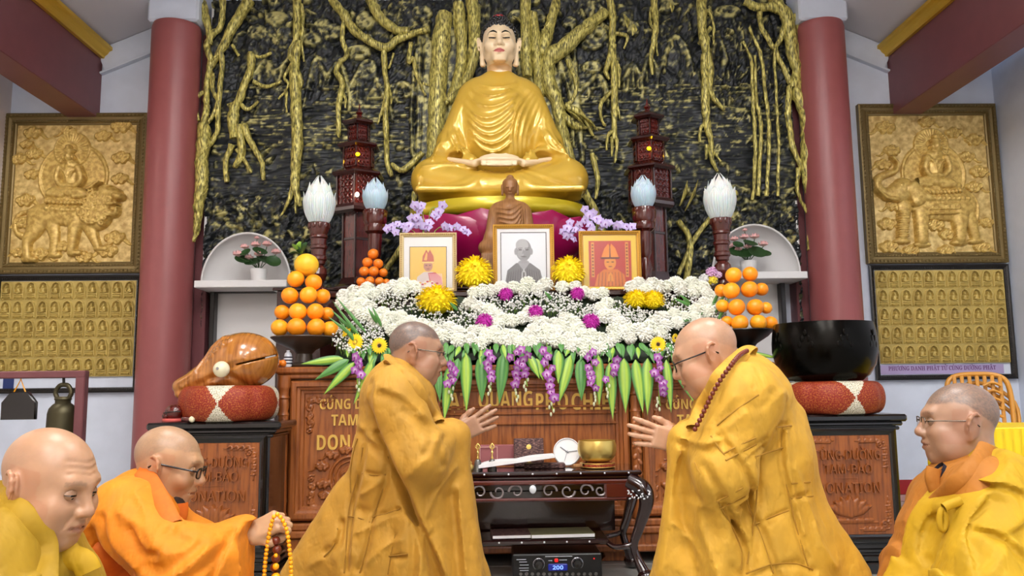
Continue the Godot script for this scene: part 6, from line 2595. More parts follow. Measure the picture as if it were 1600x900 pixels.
func fruit() -> void:
	var om := MB.new()
	om.ell(Vector3.ZERO, Vector3(1, .94, 1), Basis(), 24, 16)
	for i in om.v.size():
		om.c[i] = Color(1, 1, 1)
	var me := om.mesh(Vector3.ZERO, 180.0)
	var nv := MB.new()
	nv.lathe([Vector2(.0, .0), Vector2(.07, .005), Vector2(.085, .03), Vector2(.05, .05), Vector2(.0, .045)], Vector3(0, .9, 0), 8)
	var nm := nv.mesh(Vector3.ZERO)
	var sets := [
		[5.0, "orange in the pyramid topped by a pomelo", "oranges of the pyramid under the pomelo", [[462, 436, 14], [490, 441, 13.5], [453, 462, 14], [482, 461, 14.3], [504, 463, 12.5], [441, 488, 12.5], [465.5, 487, 14.5], [493, 487, 14], [511, 490, 11], [437, 512, 14], [463.5, 511, 15.2], [494, 511.5, 15], [516, 514, 13.3]]],
		[5.0, "orange in the pyramid beside the black bowl bell", "oranges of the pyramid near the bowl bell", [[1146, 430, 13.5], [1172, 428, 12.6], [1127, 454, 11], [1142.5, 454, 14], [1171, 452, 14], [1190, 452, 11], [1129, 478, 11], [1151, 480, 14], [1180, 480, 14], [1197, 481, 10], [1136, 503, 10], [1156, 505, 14], [1185, 504, 13.6], [1204, 505, 11.5]]],
		[5.5, "small orange in the pyramid under the frosted lotus lamp", "small oranges of the pyramid behind the flowers", [[583, 397, 9], [574, 410, 8.5], [591, 412, 8.2], [569, 424, 8.5], [584, 424, 8.6], [599, 426, 7.2], [564, 440, 7.4], [578, 439, 7.6], [593, 440, 7.6], [604, 441, 6], [560, 452, 6.4], [573, 452, 6.4]]],
	]
	for q in sets:
		var xm := .0
		for a in q[3]:
			xm += a[0] / q[3].size()
		var k := 0
		for a in q[3]:
			var side: float = absf(a[0] - xm)
			var d: float = q[0] - .06 + .0022 * maxf(.0, side - 14.0) + (.035 if a[2] < 12.6 and q[0] < 5.2 else .0) + ((512.0 - a[1]) * .0018 if q[0] < 5.2 else (452.0 - a[1]) * .0018)
			var o := Node3D.new()
			o.name = numbered("orange")
			add_child(o)
			o.position = W(a[0], a[1], d)
			ORG[o] = o.position
			tag(o, q[1], "orange", q[2])
			var r: float = a[2] * S(d) * .97
			var tilt := Basis(Vector3(sin(k * 2.3), 0, cos(k * 1.7)).normalized(), .5 + .4 * sin(k * 3.1)) * Basis.from_scale(Vector3.ONE * r)
			inst("peel", me, M.orange_b if q[0] > 5.2 else (M.orange if k % 3 else M.orange_c), o, Transform3D(tilt, o.position))
			inst("stem_end", nm, M.leaf_plain, o, Transform3D(tilt, o.position))
			k += 1
	var p := W(479, 414, 5.12)
	var t := thing("pomelo", "yellow pomelo with leaves crowning the orange pyramid", "pomelo", p)
	var m := MB.new()
	m.ell(p, Vector3(19, 18, 19) * S(5.12), Basis(), 28, 18)
	obj("peel", m, M.pomelo, t, 180.0)
	for a in [[-22, 30, 9, 0], [-12, 36, 8, 0], [-4, 40, 7, 1], [2, 34, 6, 1], [-26, 16, 8, 1], [-14, 24, 8, 1]]:
		m = MB.new()
		var e: Vector3 = p + Vector3(a[0], a[1], 6) * S(5.12)
		var s0 := p + Vector3(-8, 17, 2) * S(5.12)
		m.tube(curve([s0, s0.lerp(e, .6) + Vector3(0, .01, .015), e], 4), lerps([.006, a[2] * S(5.12) * .8, .002], 9), 8, true, .25)
		obj("leaf", m, M.leaf_light if a[3] == 0 else M.leaf_plain, t, 60.0)
	# dishes and stands
	for q in [[476.0, 528.0, 52.0, 5.03, "round dark dish on a foot carrying the pomelo-topped orange pyramid", M.dish_brown], [1164.0, 517.0, 44.0, 5.03, "round black dish on a foot carrying the oranges near the bowl bell", M.black_plastic]]:
		var c := W(q[0], q[1], q[3])
		var u := S(q[3])
		t = thing("fruit_dish", q[4], "fruit dish", Vector3(c.x, 1.151, c.z))
		m = MB.new()
		var H := c.y - 1.151
		m.lathe([Vector2(26 * u, 0), Vector2(28 * u, .01), Vector2(14 * u, .03), Vector2(12 * u, H * .45), Vector2(18 * u, H * .6), Vector2(q[2] * u * .8, H * .82), Vector2(q[2] * u, H), Vector2(q[2] * u * .98, H + .006), Vector2(q[2] * u * .78, H * .9), Vector2(0, H * .72)], Vector3(c.x, 1.151, c.z), 36)
		obj("dish", m, q[5], t, 30.0)
	var c2 := W(582, 458, 5.53)
	t = thing("small_fruit_dish", "small dark dish under the pyramid of twelve small oranges", "fruit dish", Vector3(c2.x, 1.661, c2.z))
	m = MB.new()
	m.lathe([Vector2(.06, .0), Vector2(.07, .004), Vector2(.12, .018), Vector2(.118, .022), Vector2(.0, .014)], Vector3(c2.x, 1.661, c2.z), 28)
	obj("dish", m, M.dish_brown, t)
	# cups and small fruit by the dish foot
	var bp := W(450, 566, 4.93)
	t = thing("porcelain_bottle", "small blue and white porcelain bottle by the altar's carved corner column", "bottle", Vector3(bp.x, 1.151, bp.z))
	m = MB.new()
	m.lathe([Vector2(.02, 0), Vector2(.024, .01), Vector2(.026, .05), Vector2(.02, .08), Vector2(.01, .09), Vector2(.011, .1), Vector2(.0, .1)], Vector3(bp.x, 1.151, bp.z), 18)
	obj("body", m, M.porcelain, t)
	m = MB.new()
	for k in 3:
		m.lathe([Vector2(.0262, .018 + k * .018), Vector2(.0275, .022 + k * .018), Vector2(.0262, .026 + k * .018)], Vector3(bp.x, 1.151, bp.z), 18)
	obj("blue_bands", m, M.navy_cloth, t)
	for a in [[434, 563, 6], [442, 565, 5.5]]:
		var w := W(a[0], a[1], 4.9)
		var o := MB.new()
		var r: float = a[2] * S(4.9)
		o.ell(Vector3(w.x, 1.151 + r, w.z), Vector3(r, r, r), Basis(), 16, 10)
		solo("kumquat", o, M.orange_b, "tiny kumquat on the altar edge by the wooden fish drum", "kumquat", "kumquats on the altar edge", 180.0)


func low_table() -> void:
	var D := 4.35
	var u := S(D)
	var c := W(832, 745, D)
	var top := W(832, 737, D - .02).y
	var hw := .56
	var t := thing("low_table", "dark lacquered low table with openwork apron and curved legs", "table", Vector3(c.x, 0, -D - .18))
	var m := MB.new()
	m.box(Vector3(c.x, top - .012, -D - .18), Vector3(hw * 2 + .02, .024, .4), Basis(), .008)
	m.box(Vector3(c.x, top - .034, -D - .18), Vector3(hw * 2 - .01, .02, .38), Basis(), .006)
	obj("table_top", m, M.lacquer_dark, t)
	# apron frame with an opening full of scrolls
	m = MB.new()
	var ya := top - .045
	for a in [[.0, -.012, hw * 2 + .03, .024], [.0, -.098, hw * 2 - .14, .018]]:
		m.box(Vector3(c.x + a[0], ya + a[1], -D + .01), Vector3(a[2], a[3], .03), Basis(), .006)
	for s in [-1.0, 1.0]:
		m.box(Vector3(c.x + s * (hw - .085), ya - .055, -D + .01), Vector3(.21, .09, .03), Basis(), .012)
	obj("apron", m, M.lacquer, t)
	var cx := c.x
	for s in [-1.0, 1.0]:
		for a in [[.085, .04, 1], [.18, .04, -1], [.275, .038, 1], [.35, .03, -1]]:
			m = MB.new()
			var ps := []
			for k in 15:
				var an: float = k * .45
				var rr: float = a[1] * (1.0 - k * .05)
				ps.append(Vector3(cx + s * (a[0] + cos(an * a[2]) * rr), ya - .056 + sin(an * a[2]) * rr, -D + .012))
			m.tube(ps, lerps([.007, .005, .004], 15), 6)
			obj("scroll", m, M.pearl_scroll, t, 60.0)
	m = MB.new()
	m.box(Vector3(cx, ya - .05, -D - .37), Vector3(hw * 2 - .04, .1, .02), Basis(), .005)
	obj("shade_board", m, M.lacquer_dark, t)  # dark board added behind the openwork to stand for the shade there
	m = MB.new()
	m.ell(Vector3(cx, ya - .045, -D + .02), Vector3(.018, .022, .008), Basis(), 14, 10)
	obj("pearl_boss", m, M.pearl, t, 180.0)
	# cabriole legs
	for s in [-1.0, 1.0]:
		for z in [.0, -.36]:
			m = MB.new()
			var x0: float = cx + s * (hw - .02)
			var sg := 1.0 if z == .0 else -1.0
			m.tube(curve([Vector3(x0 - s * .04, ya - .01, -D + z), Vector3(x0 + s * .03, ya - .05, -D + z + .03 * sg), Vector3(x0 + s * .045, ya - .12, -D + z + .03 * sg), Vector3(x0 + s * .01, ya - .24, -D + z + .01 * sg), Vector3(x0 - s * .02, ya - .33, -D + z), Vector3(x0 - s * .005, ya - .4, -D + z), Vector3(x0 + s * .03, .05, -D + z + .03 * sg)], 5), lerps([.042, .048, .038, .027, .021, .021, .034], 31), 12)
			var lg := obj("leg", m, M.lacquer_dark, t, 60.0)
			m = MB.new()
			m.ell(Vector3(x0 + s * .035, .042, -D + z + .04 * sg), Vector3(.05, .042, .05), Basis(), 16, 10)
			obj("ball_foot", m, M.lacquer_dark, lg, 180.0)
			if z == .0:
				m = MB.new()
				for k in 22:
					var q := Vector3(x0 + s * (.0 + .055 * sin(k * 1.9)), ya - .05 - .045 * fmod(k * .37, 1.0), -D + z + .078 + .006 * cos(k * 1.3))
					m.ell(q, Vector3(.007, .004, .003), Basis(Vector3.BACK, k * .8), 6, 4)
				obj("pearl_inlay", m, M.pearl, lg, 180.0).set_meta("kind", "stuff")
	m = MB.new()
	for k in 9:
		m.ell(Vector3(cx + (k - 4) * .125, top - .012, -D + .02), Vector3(.005, .005, .003), Basis(), 8, 6)
	obj("edge_studs", m, M.pearl, t, 180.0).set_meta("kind", "stuff")
	var ys := W(832, 849, D).y
	m = MB.new()
	m.box(Vector3(cx, ys - .006, -D - .18), Vector3(.8, .03, .26), Basis(), .008)
	obj("shelf", m, M.lacquer_dark, t)
	for s in [-1.0, 1.0]:
		for z in [.0, -.36]:
			m = MB.new()
			m.tube(curve([Vector3(cx + s * .38, ys - .004, -D - .18 + (.1 if z == .0 else -.1)), Vector3(cx + s * .42, ys - .028, -D + z * .85 - .03), Vector3(cx + s * .48, ys - .022, -D + z), Vector3(cx + s * (hw - .03), ys - .002, -D + z)], 4), .014, 8)
			obj("stretcher", m, M.lacquer_dark, t, 60.0)
	m = MB.new()
	for k in 6:
		m.ell(Vector3(cx + (k - 2.5) * .118, ys - .004, -D - .048), Vector3(.005, .005, .003), Basis(), 8, 6)
	obj("shelf_studs", m, M.pearl, t, 180.0).set_meta("kind", "stuff")
	m = MB.new()
	m.box(Vector3(cx, (ys + ya - .1) / 2, -D - .36), Vector3(.95, ya - .1 - ys, .012))
	obj("back_board", m, M.lacquer_dark, t)
	table_objects(top, D, ys + .009)


func table_objects(top: float, D: float, shelf: float) -> void:
	# hand bells
	for a in [[746.0, "hand bell nearest the ochre-robed monk's sleeve"], [749.0, ""], [769.0, "hand bell beside the dark brocade book"]]:
		if a[1] == "":
			continue
		var p := W(a[0], 735, D - .0)
		p = Vector3(p.x, top, -D - .1)
		var t := thing("hand_bell", "small silvery " + a[1], "bell", p)
		var m := MB.new()
		m.lathe([Vector2(.026, 0), Vector2(.025, .008), Vector2(.02, .02), Vector2(.018, .045), Vector2(.012, .055), Vector2(.004, .058)], p, 18)
		obj("bell_cup", m, M.steel_dull, t)
		m = MB.new()
		m.lathe([Vector2(.004, .056), Vector2(.007, .064), Vector2(.004, .072), Vector2(.004, .088), Vector2(.008, .094), Vector2(.004, .1), Vector2(.003, .11)], p, 10)
		obj("handle", m, M.brass, t)
		m = MB.new()
		for k in 4:
			var an := TAU * k / 4.0 + .4
			m.tube(curve([p + Vector3(0, .108, 0), p + Vector3(cos(an) * .014, .122, sin(an) * .014), p + Vector3(0, .14, 0)], 4), .0025, 6)
		obj("prongs", m, M.brass, t, 60.0)
	var gp := Vector3(W(734, 735, D).x, top, -D - .06)
	var t0 := thing("brass_gourd", "tiny brass gourd ornament beside the hand bells", "ornament", gp)
	var m0 := MB.new()
	m0.lathe([Vector2(.012, 0), Vector2(.02, .012), Vector2(.018, .028), Vector2(.008, .036), Vector2(.011, .044), Vector2(.003, .054), Vector2(.0, .06)], gp, 16)
	obj("body", m0, M.brass, t0, 60.0)
	# books and boxes leaning at the back
	var b := Vector3(W(792, 718, D + .2).x, top, -D - .3)
	var t := thing("pink_box", "flat pink bordered box leaning behind the brocade book", "box", b)
	var m := MB.new()
	m.box(b + Vector3(.0, .062, 0), Vector3(.3, .115, .02), Basis(Vector3.RIGHT, -.1), .006)
	obj("box", m, mat(Color(.55, .3, .31), .6), t)
	m = MB.new()
	for x in [-.1, .115]:
		frame_ring(m, b.x + x - .05, b.x + x + .05, b.y + .015, b.y + .11, b.z + .012, [Vector2(0, 0), Vector2(0, .003), Vector2(.004, .003), Vector2(.004, 0)])
	obj("border_lines", m, mat(Color(.8, .6, .58), .6), t)
	b = Vector3(W(828, 720, D + .1).x, top, -D - .24)
	t = thing("brocade_book", "dark maroon brocade sutra book standing at the back of the low table", "book", b)
	m = MB.new()
	m.box(b + Vector3(0, .078, 0), Vector3(.165, .155, .03), Basis(Vector3.RIGHT, -.12), .004)
	obj("cover", m, M.book_brocade, t)
	m = MB.new()
	m.lathe([Vector2(.0, .0), Vector2(.018, .001), Vector2(.018, .003), Vector2(0, .004)], b + Vector3(0, .045, .021), 14, 0, Basis(Vector3.RIGHT, PI / 2 - .12))
	m.lathe([Vector2(.0, .0), Vector2(.014, .001), Vector2(.014, .003), Vector2(0, .004)], b + Vector3(0, .11, .0135), 14, 0, Basis(Vector3.RIGHT, PI / 2 - .12))
	obj("gold_medallions", m, M.brass, t)
	# open white booklet on top of a dark tray
	b = Vector3(W(808, 738, D - .05).x, top, -D - .08)
	t = thing("open_booklet", "open white booklet lying over the front of the low table", "book", b)
	m = MB.new()
	m.grid(14, 6, func(i: int, j: int):
		var x := (i / 14.0 - .5) * .4
		return b + Vector3(x, .028 + .05 * (i / 14.0) + .012 * absf(sin(i / 14.0 * PI * 2.0)) * (1.0 - i / 20.0), .06 - j / 6.0 * .16))
	m.grid(14, 6, func(i: int, j: int):
		var x := (i / 14.0 - .5) * .4
		return b + Vector3(x, .016 + .05 * (i / 14.0), -.1 + j / 6.0 * .16))
	for k in 2:
		var zz := .06 if k == 0 else -.1
		m.grid(14, 1, func(i: int, j: int):
			var x := (i / 14.0 - .5) * .4
			var hi := .028 + .05 * (i / 14.0) + .012 * absf(sin(i / 14.0 * PI * 2.0)) * (1.0 - i / 20.0)
			return b + Vector3(x, lerpf(.016 + .05 * (i / 14.0), hi, j), zz))
	obj("pages", m, M.paper, t, 60.0)
	var tb := Vector3(W(860, 738, D).x, top, -D - .12)
	t = thing("pen_box", "dark flat case under the open booklet on the low table", "case", tb)
	m = MB.new()
	m.box(tb + Vector3(-.02, .014, -.05), Vector3(.22, .026, .08), Basis(), .004)
	obj("case", m, M.book_brocade, t)
	# clock face plate
	var cp := W(889, 711, D + .14)
	cp.z = -D - .27
	var r := 21.5 * S(D + .2)
	var tilt := Basis(Vector3.RIGHT, PI / 2 - .22)
	cp.y = top + r * .98
	t = thing("clock", "round white clock face without numerals leaning beside the brass bowl", "clock", Vector3(cp.x, top, cp.z))
	m = MB.new()
	m.lathe([Vector2(r * .97, .0), Vector2(r, .006), Vector2(r, .02), Vector2(r * .94, .025), Vector2(r * .92, .018), Vector2(0, .017)], cp, 40, .0, tilt)
	obj("case", m, M.white_metal, t, 30.0)
	var ax := tilt * Vector3.UP
	for a in [[2.5, .6, .003], [.1, .75, .0022], [-1.9, .7, .0014]]:
		m = MB.new()
		var d := tilt * Vector3(cos(a[0]), 0, -sin(a[0]))
		m.tube([cp + ax * .0205 - d * .01, cp + ax * .0205 + d * r * a[1]], a[2], 6)
		obj("clock_hand", m, mat(Color(.55, .57, .6), .4), t)
	# brass bowl on a ring cushion
	var bp := Vector3(W(935, 735, D + .12).x, top, -D - .16)
	var us := S(D + .16)
	t = thing("ring_cushion", "thin red and gold ring cushion under the brass bowl", "cushion", bp)
	m = MB.new()
	m.lathe([Vector2(20 * us, .0), Vector2(26 * us, .004), Vector2(27 * us, .014), Vector2(26 * us, .026), Vector2(20 * us, .03)], bp, 32)
	obj("ring", m, M.brocade, t)
	m = MB.new()
	for yy in [.006, .025]:
		m.lathe([Vector2(26.4 * us, yy - .003), Vector2(27.3 * us, yy), Vector2(26.4 * us, yy + .003)], bp, 32)
	obj("gold_piping", m, M.brass, t)
	bp.y += .031
	t = thing("brass_bowl", "polished brass singing bowl on a red ring cushion", "bowl", bp)
	m = MB.new()
	var hh := W(935, 689, D + .1).y - bp.y
	m.lathe([Vector2(15 * us, 0), Vector2(22 * us, hh * .08), Vector2(28 * us, hh * .3), Vector2(30 * us, hh * .55), Vector2(29.5 * us, hh * .8), Vector2(28 * us, hh), Vector2(26.5 * us, hh), Vector2(28 * us, hh * .7), Vector2(24 * us, hh * .25), Vector2(0, hh * .1)], bp, 40)
	obj("bowl", m, M.brass, t, 50.0)
	var sp := Vector3(W(906, 737, D).x, top, -D - .09)
	t = thing("bell_mallet", "short wooden mallet lying beside the ring cushion", "mallet", sp)
	m = MB.new()
	m.tube([sp + Vector3(-.03, .014, .01), sp + Vector3(.02, .016, -.01)], .012, 10)
	obj("head", m, M.wood_statue, t)
	m = MB.new()
	m.tube([sp + Vector3(.02, .016, -.01), sp + Vector3(.05, .03, -.035)], .005, 8)
	obj("handle", m, M.black_wood, t)
	# books on the lower shelf
	for a in [[800.0, .22, .02, M.book_brocade, "dark thin book on the low table's shelf"], [878.0, .34, .022, M.book_olive, "wide olive book lying on the low table's shelf"]]:
		var p := Vector3(W(a[0], 846, D + .1).x, shelf, -D - .18)
		t = thing("shelf_book", a[4], "book", p)
		m = MB.new()
		m.box(p + Vector3(0, a[2] / 2 + .001, 0), Vector3(a[1], a[2], .2), Basis(Vector3.UP, .06), .003)
		obj("cover", m, a[3], t)
		m = MB.new()
		m.box(p + Vector3(0, a[2] / 2 + .001, .001), Vector3(a[1] - .006, a[2] - .006, .202), Basis(Vector3.UP, .06))
		obj("pages", m, M.paper, t)
	amplifier(D)


func amplifier(D: float) -> void:
	var x0 := W(801, 880, D).x
	var x1 := W(942, 880, D).x
	var y1 := W(870, 868, D).y
	var z := -D - .03
	var t := thing("amplifier", "black karaoke amplifier with two large knobs and a blue display", "amplifier", Vector3((x0 + x1) / 2, 0, z - .15))
	var m := MB.new()
	m.box(Vector3((x0 + x1) / 2, .012 + (y1 - .012) / 2, z - .17), Vector3(x1 - x0, y1 - .012, .32), Basis(), .006)
	obj("case", m, M.black_plastic, t)
	for sx in [x0 + .05, x1 - .05]:
		m = MB.new()
		m.lathe([Vector2(.018, 0), Vector2(.018, .012)], Vector3(sx, 0, z - .05), 12)
		obj("foot", m, M.black_matte, t)
	var P := func(px: float, py: float) -> Vector3:
		var p := W(720 + px / 3.75, 660 + py / 3.75, D + .02)
		p.z = z - .008
		return p
	for a in [[458, 835], [685, 830]]:
		m = MB.new()
		var c: Vector3 = P.call(a[0], a[1])
		m.lathe([Vector2(.026, 0), Vector2(.026, .004), Vector2(.023, .006), Vector2(.021, .02), Vector2(.019, .022), Vector2(0, .021)], c, 24, .0, Basis(Vector3.RIGHT, PI / 2))
		obj("volume_knob", m, M.black_wood, t)
		m = MB.new()
		var ps := []
		for k in 21:
			var an := -.9 + k * .249
			ps.append(c + Vector3(cos(an) * .029, sin(an) * .029, .002) * Vector3(-1, 1, 1))
		m.tube(ps, .0018, 6)
		obj("knob_ring", m, M.steel, t)
	for k in 14:
		m = MB.new()
		var c: Vector3 = P.call(352 + k * 34, 892)
		m.lathe([Vector2(.009, 0), Vector2(.008, .01), Vector2(0, .0105)], c, 14, .0, Basis(Vector3.RIGHT, PI / 2))
		obj("knob", m, M.steel_dull, t)
	var d: Vector3 = P.call(570, 852)
	m = MB.new()
	m.box(d, Vector3(.1, .034, .02), Basis(), .004)
	obj("display_screen", m, M.blue_screen, t)
	lettering("200", d + Vector3(.0, 0, .011), .055, .02, .002, M.blue_digits, t, true, false, "display_digits")
	m = MB.new()
	m.box(P.call(561, 812), Vector3(.018, .016, .02), Basis(), .003)
	obj("red_button", m, M.red_led, t)
	for a in [[355, 806, .05], [365, 820, .04], [372, 838, .045], [370, 856, .05], [372, 870, .045], [575, 787, .14], [525, 812, .02], [600, 808, .04]]:
		m = MB.new()
		m.box(P.call(a[0], a[1]) + Vector3(0, 0, .0085), Vector3(a[2], .0032, .001))
		obj("print_line", m, M.print_grey, t)
	m = MB.new()
	m.ell(P.call(782, 800) + Vector3(0, 0, .01), Vector3(.004, .004, .004), Basis(), 8, 6)
	obj("power_light", m, M.red_led, t)


func right_side() -> void:
	# stacked plastic chairs
	var D := 5.6
	var c := W(1538, 600, D)
	var top := W(1520, 584, D).y
	var t0: Node3D
	var seat_h := top - .42
	var t := thing("plastic_chair", "ochre plastic chair with slatted back, top one of the stack", "chair", Vector3(c.x, 0, -D), "stacked plastic chairs")
	var bas := Basis(Vector3.UP, -.35)
	var o := Vector3(c.x, 0, -D)
	var G := func(x: float, y: float, z: float) -> Vector3: return o + bas * Vector3(x, y, z)
	var m := MB.new()
	m.tube(curve([G.call(-.2, seat_h, -.18), G.call(-.2, top - .12, -.23), G.call(-.15, top - .02, -.25), G.call(0, top, -.25), G.call(.15, top - .02, -.25), G.call(.2, top - .12, -.23), G.call(.2, seat_h, -.18)], 5), .018, 8)
	obj("back_frame", m, M.plastic, t, 60.0)
	for k in 7:
		m = MB.new()
		var x := (k - 3) * .048
		m.box(G.call(x, seat_h + .2, -.21), Vector3(.026, .42, .01), bas * Basis(Vector3.RIGHT, -.1), .004)
		obj("slat", m, M.plastic, t)
	for k in 6:
		m = MB.new()
		m.tube(curve([G.call(.03, seat_h + .06 + k * .055, -.195), G.call(.085, seat_h + .085 + k * .055, -.195), G.call(.14, seat_h + .06 + k * .055, -.195)], 4), .011, 6)
		obj("back_scroll", m, M.plastic, t, 60.0)
	m = MB.new()
	m.box(G.call(0, seat_h, .0), Vector3(.44, .03, .42), bas, .012)
	obj("seat", m, M.plastic, t)
	for x in [-.19, .19]:
		for z in [-.19, .19]:
			m = MB.new()
			m.tube([G.call(x, seat_h - .01, z), G.call(x * 1.12, .0, z * 1.12)], [.024, .017], 8)
			obj("leg", m, M.plastic, t)
	for k in 3:
		var e := thing("plastic_chair", ["ochre plastic chair seat directly under the top stacked chair", "ochre plastic chair seat third down in the chair stack", "ochre plastic chair seat fourth down in the chair stack"][k], "chair", Vector3(c.x, 0, -D), "stacked plastic chairs")
		m = MB.new()
		m.box(G.call(0, seat_h - .05 * (k + 1), .0), Vector3(.46, .026, .44), bas, .01)
		obj("seat", m, M.plastic, e)
		m = MB.new()
		m.tube(curve([G.call(-.225, seat_h - .05 * (k + 1), -.2), G.call(-.225, top - .2 - .05 * k, -.25 - .012 * k), G.call(0, top - .06 - .05 * k, -.28 - .012 * k), G.call(.225, top - .2 - .05 * k, -.25 - .012 * k), G.call(.225, seat_h - .05 * (k + 1), -.2)], 5), .014, 8)
		obj("back_frame", m, M.plastic, e, 60.0)
	# table under yellow satin
	var D2 := 4.3
	var xa := W(1543, 680, D2).x
	var yt := W(1570, 669, D2).y
	var td := thing("draped_table", "side table behind the seated monk, hidden by yellow cloth", "table", Vector3(xa + .4, 0, -D2 - .3))
	m = MB.new()
	m.box(Vector3(xa + .4, yt - .03, -D2 - .3), Vector3(.74, .03, .5), Basis(), .004)
	obj("table_top", m, M.wood_altar, td)
	for x in [.07, .73]:
		for z in [-.1, -.5]:
			m = MB.new()
			m.box(Vector3(xa + x, (yt - .045) / 2, -D2 + z), Vector3(.04, yt - .045, .04), Basis(), .004)
			obj("leg", m, M.wood_altar, td)
	m = MB.new()
	m.box(Vector3(xa + .4, yt - .004, -D2 - .3), Vector3(.82, .012, .58), Basis(), .005)
	var sk := MB.new()
	sk.grid(140, 10, func(i: int, j: int):
		var s := i / 140.0
		var p: Vector3
		if s < .42:
			p = Vector3(xa - .005, 0, lerpf(-D2 - .58, -D2 - .01, s / .42))
		else:
			p = Vector3(lerpf(xa - .005, xa + .8, (s - .42) / .58), 0, -D2 - .01)
		var n := Vector3(-1, 0, 0) if s < .42 else Vector3(0, 0, 1)
		return p + n * (.016 + .014 * sin(i * 1.35) * (.4 + .6 * j / 10.0)) + Vector3(0, lerpf(yt - .004, .03, j / 10.0), 0))
	var cl := thing("yellow_cloth", "pleated yellow satin cloth over the side table", "tablecloth", Vector3(xa + .4, .03, -D2 - .3))
	obj("top_sheet", m, M.yellow_satin, cl)
	obj("skirt", sk, M.yellow_satin, cl, 180.0)


# a pompon of curved petals; part of a ball from the top down to cover
func pompon(n: int, cover: float, c0: Color, c1: Color, petal: float, sd: int) -> ArrayMesh:
	var rg := RandomNumberGenerator.new()
	rg.seed = sd
	var m := MB.new()
	for k in n:
		var y := 1.0 - (1.0 - cover) * (k + .5) / n
		var a := k * 2.39996 + rg.randf_range(-.1, .1)
		var r := sqrt(maxf(.0, 1.0 - y * y))
		var d := (Vector3(cos(a) * r, y, sin(a) * r) + Vector3(rg.randf_range(-.12, .12), rg.randf_range(-.12, .12), rg.randf_range(-.12, .12))).normalized()
		var b := (d * d.y - Vector3.UP).normalized() if absf(d.y) < .98 else Vector3(cos(a), 0, sin(a))
		b = b.rotated(d, rg.randf_range(-.7, .7))
		var s := d.cross(b)
		var ln := rg.randf_range(.94, 1.08)
		var q := m.v.size()
		m.col = c1
		m.add(d * .78 - b * petal * .8)
		m.add(d * .96 * ln + s * petal)
		m.add(d * .96 * ln - s * petal)
		m.col = c0
		m.add(d * 1.06 * ln + b * petal * 1.5)
		m.t.append_array(PackedInt32Array([q, q + 1, q + 2, q + 1, q + 3, q + 2]))
	m.col = c0.lerp(c1, .5)
	m.ell(Vector3.ZERO, Vector3.ONE * .84, Basis(), 12, 8)
	return m.mesh(Vector3.ZERO, 60.0)


func blossom(c0: Color, c1: Color, lip: Color) -> ArrayMesh:
	var m := MB.new()
	for k in 5:
		var a := TAU * k / 5.0 + PI / 2
		var d := Vector3(cos(a), sin(a), 0)
		var s := Vector3(-sin(a), cos(a), 0)
		var w := .5 if k in [1, 4] else .34
		var q := m.v.size()
		m.col = c1
		m.add(Vector3(0, 0, .1))
		m.col = c0
		m.add(d * .55 + s * w + Vector3(0, 0, .12))
		m.add(d * .55 - s * w + Vector3(0, 0, .12))
		m.add(d * .62 + Vector3(0, 0, .2))
		m.add(d * 1.0 + Vector3(0, 0, .02))
		m.t.append_array(PackedInt32Array([q, q + 3, q + 1, q, q + 2, q + 3, q + 1, q + 3, q + 4, q + 3, q + 2, q + 4]))
	m.col = lip
	m.ell(Vector3(0, -.12, .26), Vector3(.17, .22, .16), Basis(), 6, 4)
	return m.mesh(Vector3.ZERO, 60.0)


func gerbera() -> ArrayMesh:
	var m := MB.new()
	for ly in 2:
		for k in 20:
			var a := TAU * (k + .5 * ly) / 20.0
			var d := Vector3(cos(a), sin(a), 0)
			var s := Vector3(-sin(a), cos(a), 0)
			var q := m.v.size()
			m.col = Color(.9, .55, .01)
			m.add(d * .2 + Vector3(0, 0, .1 + ly * .05))
			m.col = Color(.93, .68, .01)
			var f := 1.0 - ly * .25
			m.add(d * .75 * f + s * .12 + Vector3(0, 0, .12 + ly * .06))
			m.add(d * .75 * f - s * .12 + Vector3(0, 0, .12 + ly * .06))
			m.add(d * f + Vector3(0, 0, .05 + ly * .08))
			m.t.append_array(PackedInt32Array([q, q + 2, q + 1, q + 1, q + 2, q + 3]))
	return m.mesh(Vector3.ZERO, 60.0)


# long striped leaf from a to b, w metres wide, bowed towards the viewer
func striped_leaf(a: Vector3, b: Vector3, w: float, bow: float, dark: bool) -> MB:
	var m := MB.new()
	var side := (b - a).cross(Vector3(0, 0, 1)).normalized()
	var edge := Color(.035, .13, .04)
	var stripe := Color(.42, .6, .07) if not dark else Color(.07, .22, .06)
	var mid := Color(.13, .34, .06)
	for j in 11:
		var v := j / 10.0
		var ww: float = w * .5 * sin(PI * pow(v, .62) * .97 + .09)
		var c := a.lerp(b, v) + Vector3(0, 0, bow * sin(v * PI * .8))
		for i in 7:
			var x := i / 3.0 - 1.0
			m.col = [edge, mid, stripe, mid.lerp(stripe, .5), stripe, mid, edge][i]
			m.add(c + side * x * ww + Vector3(0, 0, -.35 * absf(x) * ww))
	for j in 10:
		for i in 6:
			var q := j * 7 + i
			m.quad(q, q + 1, q + 8, q + 7)
	return m


func facing(at: Vector3, r: float, tilt: float, yaw: float, spin := .0) -> Transform3D:
	return Transform3D(Basis(Vector3.UP, yaw) * Basis(Vector3.RIGHT, tilt) * Basis(Vector3.UP, spin) * Basis.from_scale(Vector3.ONE * r), at)


func bed_depth(py: float) -> float:
	return lerpf(5.36, 4.9, clampf((py - 445.0) / 100.0, .0, 1.0))


